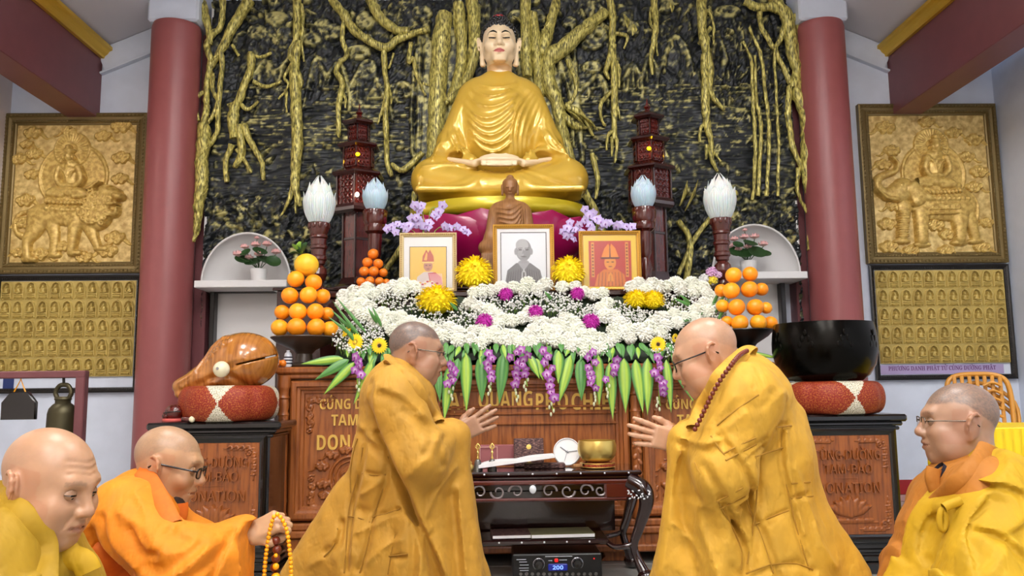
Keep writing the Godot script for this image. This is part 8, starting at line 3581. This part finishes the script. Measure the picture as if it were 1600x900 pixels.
func monk(label: String, origin: Vector3, head: Transform3D, hp: Dictionary, skin: Color, robe: SDF, robe_mt: Material, hands: Array) -> Node3D:
	var t := thing("person", label, "person", origin)
	var body := MB.new()
	job(head_sdf(hp), func(o: MB):
		skin_colours(o, skin, Color(skin.r * .72, skin.g * .5, skin.b * .5), hp.get("stubble", .5))
		add_lids(o, hp.get("lid_up", 14.0), hp.get("lid_low", -12.0), skin * .72)  # lids darker than the face: socket shade put into the colour
		body.merge(o, head))
	for h in hands:
		job(hand_sdf(h.kind), func(o: MB):
			tint(o, skin)
			var hm: MB = flip_x(o) if h.get("flip", false) else o
			body.merge(hm, h.xf)
			body.col = skin
			var e: Transform3D = h.xf
			body.tube([e * Vector3(0, -.09, 0), h.elbow, head * Vector3(0, -.27, -.06)], [.024, .035, .04], 8))
	job(robe, func(o: MB):
		obj("body", body, M.skin, t, 180.0)
		eyes_on(t, head)
		var r := obj("robe", o, robe_mt, t, 180.0)
		for b in hp.get("bands", []):
			obj(b[0], b[1], b[2], t, 60.0)
		if hp.has("glasses"):
			var g: Array = hp.glasses
			glasses_on(t, head, g[0], g[1], g[2], g[3], g[4])
		if hp.has("after"):
			var af: Callable = hp.after
			af.call(t))
	return t


func monks() -> void:
	monk_kneeling_hands_up()
	monk_bowing()
	monk_bald_front()
	monk_orange()
	monk_seated_glasses()


func monk_kneeling_hands_up() -> void:
	var D := 2.95
	var P := func(x: float, y: float, d: float) -> Vector3: return W(x, y, d)
	var hd := Transform3D(face_basis(98, 6) * Basis.from_scale(Vector3.ONE * .95), W(650, 551, D))
	var s := SDF.new(.0066)
	s.flat_folds = Vector3(1, 1, .03)
	s.cap(W(622, 628, D), W(632, 720, D), .135, .17, .05)
	s.cap(W(632, 720, D), W(640, 860, D), .17, .22, .06)
	s.cap(W(640, 860, D), W(640, 985, D), .22, .24, .06)
	s.cap(W(618, 612, 2.77), W(618, 612, 3.13), .085, .085, .07)
	s.cap(W(628, 590, D), W(622, 620, D), .075, .11, .04)
	for z in [-1.0, 1.0]:
		var dz: float = D + .21 * z
		s.cap(W(618, 622, dz), W(655, 712, dz + .03 * z), .088, .085, .05)
		s.cap(W(655, 712, dz + .03 * z), W(704, 681, D + .07 * z), .08, .045, .05)
		# hanging sleeve
		var top := W(708, 684, D + .075 * z)
		var el := W(645, 720, dz + .03 * z)
		var lo1 := W(736, 905, D + .15 * z)
		var lo2 := W(655, 930, dz)
		s.sheet([top, lo1, lo2, el], .028, .07)
		s.sheet([top, W(722, 760, D + .06 * z), lo1], .03, .05)
	s.cap(W(690, 760, D), W(712, 930, D), .07, .11, .08)
	s.cap(W(700, 930, D), W(700, 985, D), .13, .16, .08)
	# robe trailing over the calves behind
	s.cap(W(560, 880, D), W(470, 955, D + .02), .15, .08, .1)
	s.cap(W(540, 960, D), W(440, 992, D), .13, .07, .08)
	s.sheet([W(545, 780, D), W(470, 905, D), W(600, 960, D)], .07, .08)
	var c := func(list: Array) -> void: folds(s, list, 450, 480, 2.143, 2.76)
	c.call([
		[.016, -.026, [300, 425, 340, 500, 380, 580, 425, 690, 470, 800, 505, 900]],
		[.02, .016, [320, 420, 365, 500, 405, 580, 450, 690, 500, 800, 540, 900]],
		[.014, -.014, [420, 690, 430, 790, 420, 900]],
		[.018, .014, [455, 740, 455, 820, 450, 900]],
		[.014, -.012, [480, 760, 495, 840, 500, 900]],
		[.02, .016, [570, 610, 580, 720, 600, 900]],
		[.018, -.012, [545, 640, 560, 780, 570, 900]],
		[.022, .014, [500, 440, 470, 500, 400, 560]],
		[.012, -.009, [498, 432, 486, 470, 470, 482]],
		[.012, -.008, [520, 440, 512, 480, 520, 520]],
		[.02, .01, [560, 540, 500, 620, 470, 690]],
		[.012, -.012, [248, 470, 235, 560, 205, 650, 198, 720, 195, 800, 190, 880]],
		[.012, .01, [262, 470, 250, 560, 222, 650, 214, 720, 210, 830]],
		[.01, -.012, [335, 500, 325, 590, 290, 680, 275, 740, 268, 800, 240, 880]],
		[.008, -.008, [245, 555, 290, 566, 325, 560]],
		[.008, -.008, [280, 700, 330, 692, 372, 678]],
		[.008, -.008, [340, 832, 400, 826]],
		[.01, -.008, [360, 760, 345, 830, 335, 900]],
		[.014, .01, [215, 640, 260, 620, 300, 590]],
		[.014, .01, [220, 760, 290, 730, 360, 690]],
		[.014, -.008, [230, 690, 270, 690, 300, 670]],
		[.014, .01, [270, 850, 320, 800, 380, 770]],
		[.014, -.012, [238, 430, 260, 460, 310, 485]],
		[.014, .012, [225, 400, 260, 440, 320, 470]],
		[.014, -.01, [290, 260, 285, 330, 300, 420]],
		[.016, .012, [305, 260, 300, 330, 318, 410]],
		[.014, -.009, [320, 290, 380, 310, 430, 350]],
		[.016, .009, [330, 270, 400, 300, 460, 360]],
		[.013, -.01, [400, 340, 450, 380, 490, 420]],
		[.012, -.012, [165, 740, 160, 800, 110, 840]],
		[.014, .01, [150, 760, 130, 830, 60, 880]],
	])
	cloth_noise(s, .006)
	var collar := band(drape(s, [325, 178, 345, 176, 385, 215, 430, 265, 470, 330, 505, 385], 450, 480, 2.143, 2.84, .004), .045, .012, Vector3(.5, .3, 1))
	var parts := [["collar", collar, M.robe_gold]]
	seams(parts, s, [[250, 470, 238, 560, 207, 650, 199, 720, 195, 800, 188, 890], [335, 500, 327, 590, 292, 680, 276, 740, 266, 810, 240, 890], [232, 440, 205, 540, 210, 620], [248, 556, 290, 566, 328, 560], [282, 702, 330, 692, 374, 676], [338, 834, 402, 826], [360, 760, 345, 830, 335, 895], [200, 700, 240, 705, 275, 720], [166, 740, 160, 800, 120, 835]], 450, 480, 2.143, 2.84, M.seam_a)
	var wr := W(717, 678, D)
	var hands := []
	for z in [-1.0, 1.0]:
		var dirv := (W(760, 655, D) - wr).normalized()
		var w2 := wr + Vector3(0, 0, -z * .017)
		# near hand (z < 0 in depth) is his right: palm faces away from the camera
		hands.append({"kind": "open", "xf": hand_at(w2, dirv, Vector3(0, 0, z), .95), "flip": z > 0, "elbow": W(655, 712, D + .24 * z)})
	var t := monk("shaven monk in ochre robe and glasses, palms raised, before the DONATION altar panel", Vector3(hd.origin.x, 0, -D), hd, {"jowl": .75, "age": .8, "stubble": 1.25, "glasses": [M.glasses_metal, .025, .016, .0016, false], "bands": parts, "cell": .004}, Color(.38, .215, .135), s, M.robe_gold, hands)
	var cuff := []
	for k in 12:
		cuff.append(W(716 + 3.0 * sin(k * .55), 700 + k * 12, 2.97))
	bead_loop("bead_strand", "dark bead strand hanging from the wrist beside the ochre sleeve, over the table", cuff, .006, M.black_matte, .0118)


func monk_bowing() -> void:
	var D := 2.5
	var hd := Transform3D(face_basis(-103, 18) * Basis.from_scale(Vector3.ONE * .98), W(1104, 556, D))
	var s := SDF.new(.0066)
	s.flat_folds = Vector3(1, 1, .03)
	s.cap(W(1160, 632, D), W(1170, 720, D), .14, .175, .06)
	s.cap(W(1170, 720, D), W(1160, 880, D), .175, .22, .06)
	s.cap(W(1160, 880, D), W(1160, 1050, D), .22, .26, .06)
	s.cap(W(1168, 618, 2.31), W(1168, 618, 2.69), .09, .09, .08)
	s.cap(W(1150, 590, D), W(1160, 622, D), .085, .12, .05)
	for z in [-1.0, 1.0]:
		var dz: float = D + .2 * z
		s.cap(W(1164, 630, dz), W(1128, 735, dz + .03 * z), .088, .085, .06)
		s.cap(W(1128, 735, dz + .03 * z), W(1078, 692, D + .08 * z), .08, .05, .05)
		var top := W(1074, 690, D + .08 * z)
		s.sheet([top, W(1045, 910, D + .1 * z), W(1130, 930, dz), W(1135, 730, dz + .03 * z)], .026, .06)
		s.sheet([top, W(1062, 770, D + .06 * z), W(1045, 910, D + .1 * z)], .02, .05)
	s.cap(W(1110, 800, D), W(1090, 960, D), .07, .13, .08)
	s.cap(W(1090, 960, D), W(1085, 1050, D), .14, .2, .08)
	s.cap(W(1225, 880, D), W(1330, 985, D), .14, .08, .1)
	s.cap(W(1230, 1000, D), W(1335, 1050, D), .15, .09, .08)
	s.sheet([W(1235, 770, D), W(1330, 900, D), W(1200, 960, D)], .06, .08)
	s.sheet([W(1240, 650, D), W(1262, 770, D), W(1180, 760, D)], .03, .06)
	folds(s, [
		[.01, -.012, [280, 430, 310, 475, 345, 525, 400, 625, 412, 690, 440, 740, 490, 890]],
		[.016, .008, [296, 428, 330, 480, 362, 525, 418, 625, 432, 690, 460, 740]],
		[.01, -.012, [225, 520, 260, 580, 310, 660, 370, 770, 386, 830, 380, 880]],
		[.016, .008, [242, 520, 280, 585, 328, 660, 386, 765]],
		[.007, -.008, [330, 512, 380, 485, 432, 458]],
		[.007, -.008, [320, 490, 370, 462, 430, 437]],
		[.007, -.008, [298, 652, 340, 630, 388, 604]],
		[.007, -.008, [312, 676, 350, 655, 395, 634]],
		[.007, -.008, [425, 728, 480, 702, 540, 680]],
		[.007, -.008, [398, 892, 440, 875, 480, 860]],
		[.008, -.008, [430, 500, 436, 600, 428, 700, 400, 860]],
		[.008, -.008, [500, 402, 550, 396]],
		[.008, -.009, [520, 400, 515, 520, 545, 640, 570, 760, 610, 880]],
		[.014, .008, [540, 410, 535, 520, 562, 640, 590, 760]],
		[.007, -.008, [548, 640, 620, 632]],
		[.01, -.008, [480, 860, 560, 850, 620, 880]],
		[.018, -.013, [205, 640, 208, 720, 215, 790, 240, 900]],
		[.018, .016, [228, 660, 240, 740, 262, 820, 290, 900]],
		[.016, .012, [200, 770, 225, 790, 250, 860, 250, 900]],
		[.018, .01, [180, 480, 165, 600, 150, 740, 130, 900]],
		[.016, -.01, [210, 450, 200, 560, 195, 640]],
		[.014, .012, [190, 440, 230, 450, 280, 435]],
		[.012, -.01, [200, 470, 240, 470, 285, 440]],
		[.014, .009, [300, 395, 360, 345, 430, 300]],
		[.012, -.008, [370, 335, 410, 318, 445, 290]],
		[.014, .008, [250, 400, 280, 350, 320, 300]],
		[.014, .008, [480, 290, 520, 280, 545, 300]],
		[.012, -.008, [330, 860, 360, 890, 400, 900]],
		[.014, .009, [640, 720, 660, 800, 720, 880]],
		[.014, .009, [560, 540, 600, 620, 640, 720]],
		[.012, .01, [145, 720, 180, 745, 200, 760]],
	], 980, 480, 2.142, 2.32)
	cloth_noise(s, .006)
	var col_pts := drape(s, [420, 158, 395, 150, 340, 195, 295, 255, 255, 330, 225, 405], 980, 480, 2.142, 2.38, .002)
	var collar := band(col_pts, .05, .012, Vector3(-.5, .3, 1))
	var parts := [["collar", collar, M.robe_gold_b]]
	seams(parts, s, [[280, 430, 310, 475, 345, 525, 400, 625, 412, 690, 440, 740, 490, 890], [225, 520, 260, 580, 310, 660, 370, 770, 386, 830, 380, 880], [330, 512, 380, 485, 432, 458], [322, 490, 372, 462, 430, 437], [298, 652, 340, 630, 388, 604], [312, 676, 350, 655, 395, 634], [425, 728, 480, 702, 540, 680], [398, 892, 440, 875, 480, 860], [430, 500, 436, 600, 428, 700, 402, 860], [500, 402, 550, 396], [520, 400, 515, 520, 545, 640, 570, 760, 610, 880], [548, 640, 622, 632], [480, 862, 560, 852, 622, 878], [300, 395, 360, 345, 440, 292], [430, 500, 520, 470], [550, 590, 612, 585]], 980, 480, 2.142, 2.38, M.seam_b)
	var wr := W(1060, 690, D)
	var hands := []
	for z in [-1.0, 1.0]:
		var dirv := (W(1002, 676, D) - wr).normalized()
		hands.append({"kind": "open", "xf": hand_at(wr + Vector3(0, 0, -z * .018), dirv, Vector3(0, 0, z), .95), "flip": z < 0, "elbow": W(1128, 735, D + .23 * z)})
	monk("shaven monk in golden robe bowing with joined palms, long rosary round his neck", Vector3(hd.origin.x, 0, -D), hd, {"jowl": .9, "age": .5, "stubble": .28, "lid_up": 2.0, "lid_low": -4.0, "glasses": [M.glasses, .025, .017, .002, true], "bands": parts, "cell": .004}, Color(.52, .3, .185), s, M.robe_gold_b, hands)
	bead_loop("rosary", "long brown rosary lying along the bowing monk's collar", curve(drape(s, [400, 146, 372, 162, 345, 198, 305, 252, 276, 308, 246, 372, 225, 412], 980, 480, 2.142, 2.36, .02), 2), .0072, M.bead_brown, .0138)
	var loop := []
	for k in 25:
		var a := TAU * k / 24.0
		loop.append(W(1052, 690, D) + Vector3(.008 * sin(a), cos(a) * .046, sin(a) * .046))
	bead_loop("bead_bracelet", "round wooden bead bracelet on the bowing monk's wrist", loop, .0105, M.bead_tan, .0205)
	var tail := []
	for k in 14:
		tail.append(W(1050 + 4 * sin(k * .4), 718 + k * 7, D - .03))
	bead_loop("bead_tassel", "wooden beads dangling below the bowing monk's joined hands", tail, .0085, M.bead_tan, .0168)


func monk_bald_front() -> void:
	var D := 1.8
	var hd := Transform3D(face_basis(78, 14, 0) * Basis.from_scale(Vector3.ONE * 1.0), W(76, 757, D))
	var s := SDF.new(.0076)
	s.flat_folds = Vector3(1, 1, .03)
	s.cap(W(10, 880, 1.83), W(10, 1020, 1.86), .15, .18, .06)
	s.cap(W(10, 1020, 1.86), W(10, 1240, 1.86), .18, .22, .06)
	s.cap(W(-20, 862, 1.72), W(72, 905, 2.0), .095, .085, .07)
	s.cap(W(25, 812, 1.87), W(15, 875, 1.85), .082, .13, .05)
	s.cap(W(-32, 870, 1.7), W(20, 1060, 1.58), .092, .08, .06)
	s.cap(W(20, 1060, 1.58), W(150, 1060, 1.7), .08, .06, .06)
	s.cap(W(84, 905, 2.0), W(130, 1040, 1.95), .08, .075, .06)
	s.cap(W(70, 930, 1.9), W(70, 1060, 1.85), .1, .15, .08)
	s.cap(W(-80, 1240, 1.75), W(180, 1240, 1.7), .16, .14, .1)
	s.cap(W(-60, 1230, 2.0), W(200, 1230, 1.95), .14, .13, .1)
	folds(s, [
		[.02, -.007, [0, 520, 70, 610, 150, 720, 180, 860]],
		[.02, .007, [0, 590, 60, 690, 100, 800, 120, 900]],
		[.018, -.007, [0, 640, 40, 720, 75, 830, 85, 900]],
		[.012, .011, [0, 720, 30, 800, 50, 900]],
		[.012, .012, [250, 900, 290, 830, 310, 770]],
		[.01, -.01, [280, 900, 310, 840, 335, 760]],
		[.012, .012, [380, 900, 400, 850, 460, 810]],
	], 0, 650, 3.6, 1.68)
	cloth_noise(s, .004)
	var collar := band(drape(s, [-30, 420, 10, 440, 100, 535, 190, 630, 245, 700, 255, 760, 252, 850, 245, 980], 0, 650, 3.6, 1.74, .003), .05, .011, Vector3(.3, .3, 1))
	var under := band(crop([262, 690, 310, 705, 322, 690, 340, 690], 0, 650, 3.6, 1.8), .05, .02, Vector3(.3, .6, 1))
	var lapel := band(crop([338, 680, 360, 740, 400, 790, 470, 820, 500, 880], 0, 650, 3.6, 1.8), .05, .012, Vector3(.3, .3, 1))
	monk("bald wrinkled monk in olive yellow robe without glasses, head lowered", Vector3(.0 + W(10, 900, 1.85).x, 0, -1.85), hd, {"jowl": .9, "age": 1.3, "stubble": .12, "lid_up": 9.0, "lid_low": -7.0, "bands": [["collar", collar, M.robe_olive], ["undershirt", under, M.dark_cloth], ["lapel", lapel, M.robe_yellow]], "cell": .0034}, Color(.47, .265, .155), s, M.robe_olive, [])


func monk_orange() -> void:
	var D := 2.5
	var hd := Transform3D(face_basis(97, 12, 0) * Basis.from_scale(Vector3.ONE * .97), W(262, 727, D))
	var s := SDF.new(.0076)
	s.flat_folds = Vector3(1, 1, .03)
	s.cap(W(208, 822, D), W(196, 900, D), .14, .165, .06)
	s.cap(W(196, 900, D), W(196, 1040, D), .165, .2, .06)
	s.cap(W(196, 800, 2.32), W(236, 806, 2.68), .088, .085, .07)
	s.cap(W(226, 768, D), W(214, 810, D), .07, .12, .05)
	# near arm reaching out
	s.cap(W(190, 812, 2.31), W(285, 884, 2.2), .092, .09, .05)
	s.cap(W(285, 884, 2.2), W(372, 862, 2.32), .09, .078, .05)
	s.cap(W(340, 876, 2.28), W(372, 900, 2.3), .07, .075, .05)
	s.cap(W(372, 845, 2.32), W(380, 845, 2.33), .045, .045, .03)
	s.sheet([W(384, 830, 2.34), W(376, 940, 2.32), W(300, 950, 2.2), W(285, 890, 2.2)], .025, .05)
	s.cap(W(254, 815, 2.68), W(310, 850, 2.66), .07, .065, .05)
	s.cap(W(310, 850, 2.66), W(360, 880, 2.55), .06, .05, .05)
	# crossed legs on the floor
	s.cap(W(120, 1060, 2.35), W(330, 1070, 2.25), .13, .11, .1)
	s.cap(W(140, 1050, 2.65), W(330, 1060, 2.6), .13, .11, .1)
	s.box(W(382, 866, 2.33) + Vector3(.04, 0, 0), Vector3(.03, .09, .1), .01, .006, Basis(Vector3.BACK, .06), true)
	folds(s, [
		[.016, .014, [260, 540, 280, 640, 340, 720, 470, 800]],
		[.012, -.012, [240, 560, 255, 660, 320, 760, 440, 830]],
		[.016, .014, [430, 590, 480, 640, 540, 690, 640, 700]],
		[.012, -.013, [420, 620, 470, 680, 540, 720, 600, 720]],
		[.016, .012, [330, 520, 420, 570, 520, 610, 600, 680]],
		[.014, -.01, [560, 780, 640, 800, 720, 770, 800, 700]],
		[.016, .012, [540, 830, 640, 850, 760, 800, 860, 700]],
		[.012, -.01, [620, 880, 740, 860, 850, 790, 930, 690]],
		[.01, .01, [940, 640, 930, 720, 900, 820, 870, 900]],
		[.009, -.009, [925, 650, 912, 720, 885, 810, 850, 900]],
		[.014, -.014, [150, 640, 170, 740, 240, 820, 330, 880]],
		[.014, .012, [110, 620, 120, 740, 170, 840, 260, 900]],
		[.012, -.01, [90, 700, 110, 800, 160, 890]],
		[.012, .008, [380, 430, 450, 500, 520, 600]],
		[.012, -.01, [640, 620, 690, 650, 740, 670]],
	], 110, 650, 3.6, 2.26)
	cloth_noise(s, .0045)
	var collar := band(drape(s, [395, 305, 415, 320, 470, 420, 525, 520, 570, 615], 110, 650, 3.6, 2.4, .003), .055, .012, Vector3(.4, .3, 1))
	var collar2 := band(crop([612, 490, 610, 550, 590, 600, 575, 640, 600, 668], 110, 650, 3.6, 2.47), .05, .012, Vector3(.4, .3, 1))
	var under := band(crop([520, 455, 575, 470, 590, 520, 575, 580], 110, 650, 3.6, 2.475), .06, .02, Vector3(.3, .4, 1))
	var sash := band(drape(s, [60, 900, 100, 800, 140, 720, 170, 800, 260, 880, 330, 905], 110, 650, 3.6, 2.29, .003), .05, .014, Vector3(0, .2, 1))
	var wr := W(392, 834, 2.36)
	var hx := hand_at(wr, (W(436, 812, 2.36) - wr).normalized(), Vector3(.15, -.6, -.7), .95)
	monk("monk in bright orange robe and black glasses holding up yellow prayer beads", Vector3(W(200, 900, D).x, 0, -D), hd, {"jowl": .15, "thin": .8, "age": .85, "stubble": .4, "lid_up": 5.0, "lid_low": -8.0, "glasses": [M.glasses, .026, .015, .0026, true], "bands": [["collar", collar, M.robe_orange_deep], ["lapel", collar2, M.robe_orange_deep], ["undershirt", under, M.dark_cloth], ["sash", sash, M.robe_orange_deep]], "cell": .004}, Color(.47, .275, .15), s, M.robe_orange, [{"kind": "fist", "xf": hx, "flip": true, "elbow": W(285, 884, 2.2)}])
	var lp := curve([W(414, 960, 2.36), W(413, 900, 2.355), W(418, 850, 2.34), W(426, 812, 2.33), W(434, 804, 2.33), W(445, 820, 2.33), W(451, 846, 2.335), W(455, 900, 2.345), W(452, 960, 2.35)], 6)
	bead_loop("amber_beads", "yellow prayer beads looped over the orange-robed monk's hand", lp, .0062, M.bead_amber, .0118)
	var br := []
	for k in 10:
		br.append(W(431 + 2 * sin(k), 845 + k * 9, 2.35))
	var t := bead_loop("brown_beads", "large brown beads hanging inside the yellow prayer bead loop", br, .0125, M.bead_brown, .024)
	for k in 3:
		var m := MB.new()
		m.ell(W(431, 868 + k * 17, 2.337), Vector3.ONE * (.006 + .003 * k), Basis(), 10, 8)
		obj("amber_disc", m, M.bead_amber, t, 180.0)


func monk_seated_glasses() -> void:
	var D := 2.4
	var hd := Transform3D(face_basis(-107, -2, 0) * Basis.from_scale(Vector3.ONE * 1.0), W(1499, 661, D))
	var prims := func(s: SDF, g: float) -> void:
		s.cap(W(1512, 800, D), W(1515, 900, D), .15 + g, .17 + g, .06)
		s.cap(W(1515, 900, D), W(1515, 1090, D), .17 + g, .21 + g, .06)
		s.cap(W(1545, 772, 2.24), W(1480, 778, 2.58), .095 + g, .09 + g, .07)
		s.cap(W(1522, 728, D), W(1516, 778, D), .07 + g * .4, .12 + g, .05)
		s.cap(W(1562, 785, 2.22), W(1548, 930, 2.1), .1 + g, .095 + g, .06)
		s.cap(W(1548, 930, 2.1), W(1460, 990, 2.16), .09 + g, .07 + g, .06)
		s.cap(W(1466, 790, 2.57), W(1436, 900, 2.5), .085 + g, .08 + g, .06)
		s.cap(W(1436, 900, 2.5), W(1420, 985, 2.3), .08 + g, .07 + g, .06)
		s.cap(W(1470, 850, D), W(1440, 960, 2.38), .11 + g, .13 + g, .08)
		s.cap(W(1460, 1090, 2.2), W(1590, 1090, 2.15), .12 + g, .14 + g, .1)
		s.cap(W(1480, 1085, 2.5), W(1600, 1085, 2.6), .12 + g, .13 + g, .1)
	var s := SDF.new(.0076)
	s.flat_folds = Vector3(1, 1, .03)
	prims.call(s, .0)
	folds(s, [
		[.014, .013, [290, 440, 260, 540, 240, 640, 250, 760]],
		[.012, -.013, [270, 460, 238, 560, 225, 650, 235, 770]],
		[.014, .012, [225, 600, 200, 700, 190, 800, 210, 880]],
		[.012, -.012, [205, 640, 170, 740, 165, 840]],
		[.014, .01, [320, 640, 270, 700, 240, 780]],
		[.012, -.01, [330, 670, 290, 710, 255, 760]],
		[.014, .01, [160, 720, 130, 800, 110, 880]],
	], 1350, 580, 2.81, 2.3)
	cloth_noise(s, .004)
	var k := SDF.new(.0076)
	k.flat_folds = Vector3(1, 1, .03)
	prims.call(k, .024)
	# the outer robe leaves his right shoulder and the chest opening free
	var cutp := [W(1350 + 552 / 2.81, 580 + 310 / 2.81, 2.3), W(1350 + 345 / 2.81, 580 + 600 / 2.81, 2.22), W(1350 + 232 / 2.81, 580 + 900 / 2.81, 2.15)]
	for i in 2:
		var a: Vector3 = cutp[i]
		var b: Vector3 = cutp[i + 1]
		a.z = -D
		b.z = -D
		var dv := (b - a).normalized()
		var nv := Vector3(dv.y, -dv.x, 0)
		if nv.x > .0:
			nv = -nv
		var bas := Basis(nv, dv, nv.cross(dv))
		k.box((a + b) / 2 + nv * .5 + dv * (.9 if i == 1 else -.3), Vector3(.5, a.distance_to(b) / 2 + (.9 if i == 1 else .3), 1.0), .004, .006, bas, true)
	k.box(Vector3(1.3, .8, -2.86), Vector3(1.2, 1.2, .5), .01, .02, Basis(), true)
	folds(k, [
		[.012, -.014, [450, 690, 500, 700, 540, 740, 600, 820, 640, 890]],
		[.016, .014, [470, 670, 530, 690, 580, 750, 650, 860]],
		[.012, .012, [370, 600, 420, 560, 490, 500, 560, 480, 640, 510, 700, 560]],
		[.009, -.01, [395, 580, 440, 540, 500, 515, 570, 500, 640, 530]],
		[.014, -.01, [540, 560, 480, 620, 420, 720, 380, 860]],
		[.014, .011, [500, 560, 440, 640, 390, 740, 360, 880]],
		[.012, -.01, [700, 610, 640, 650, 580, 690, 500, 710]],
		[.014, .01, [690, 580, 620, 640, 540, 680]],
		[.01, -.012, [340, 690, 335, 780, 330, 880]],
		[.012, .01, [320, 700, 300, 790, 280, 880]],
		[.014, .01, [420, 440, 480, 410, 560, 400]],
		[.014, .01, [360, 880, 440, 800, 520, 730]],
	], 1350, 580, 2.81, 2.14)
	cloth_noise(k, .004)
	var collar := band(drape(s, [545, 330, 500, 410, 430, 480, 380, 520, 330, 570, 290, 610], 1350, 580, 2.81, 2.27, .004), .05, .012, Vector3(-.4, .3, 1))
	var collar2 := band(crop([308, 425, 300, 470, 320, 530, 345, 560], 1350, 580, 2.81, 2.33), .04, .012, Vector3(-.4, .3, 1))
	var under := band(crop([318, 435, 345, 460, 370, 500, 350, 530], 1350, 580, 2.81, 2.345), .06, .02, Vector3(-.3, .4, 1))
	var ring := []
	for i in 21:
		var a := TAU * i / 20.0
		ring.append(W(1350 + (345 + 14 * cos(a)) / 2.81, 580 + (652 + 46 * sin(a)) / 2.81, 2.17))
	var rm := MB.new()
	rm.tube(ring, .008, 8, false)
	var knot := band(crop([350, 600, 380, 585, 425, 570], 1350, 580, 2.81, 2.16), .025, .01, Vector3(0, 0, 1))
	monk("monk in thin metal glasses, yellow outer robe over brown, beside the yellow-draped table", Vector3(W(1515, 900, D).x, 0, -D), hd, {"jowl": .6, "age": .45, "stubble": .95, "lid_up": 10.0, "lid_low": -8.0, "glasses": [M.glasses_metal, .027, .017, .0015, false], "bands": [["collar", collar, M.robe_brown], ["lapel", collar2, M.robe_brown], ["undershirt", under, M.navy_cloth], ["robe_ring", rm, M.robe_yellow], ["strap", knot, M.robe_yellow]], "cell": .004,
		"after": func(t: Node3D): job_after(k, t)}, Color(.4, .24, .16), s, M.robe_brown, [])


func job_after(k: SDF, t: Node3D) -> void:
	k.run()
	obj("outer_robe", k.out, M.robe_yellow, t, 180.0)


func build_all() -> void:
	relief_wall()
	gold_panels()
	buddha()
	altar()
	donation_boxes()
	instruments()
	bell_frame()
	portraits()
	lotus_lamps()
	fruit()
	flowers()
	low_table()
	right_side()
	monks()
	run_jobs()
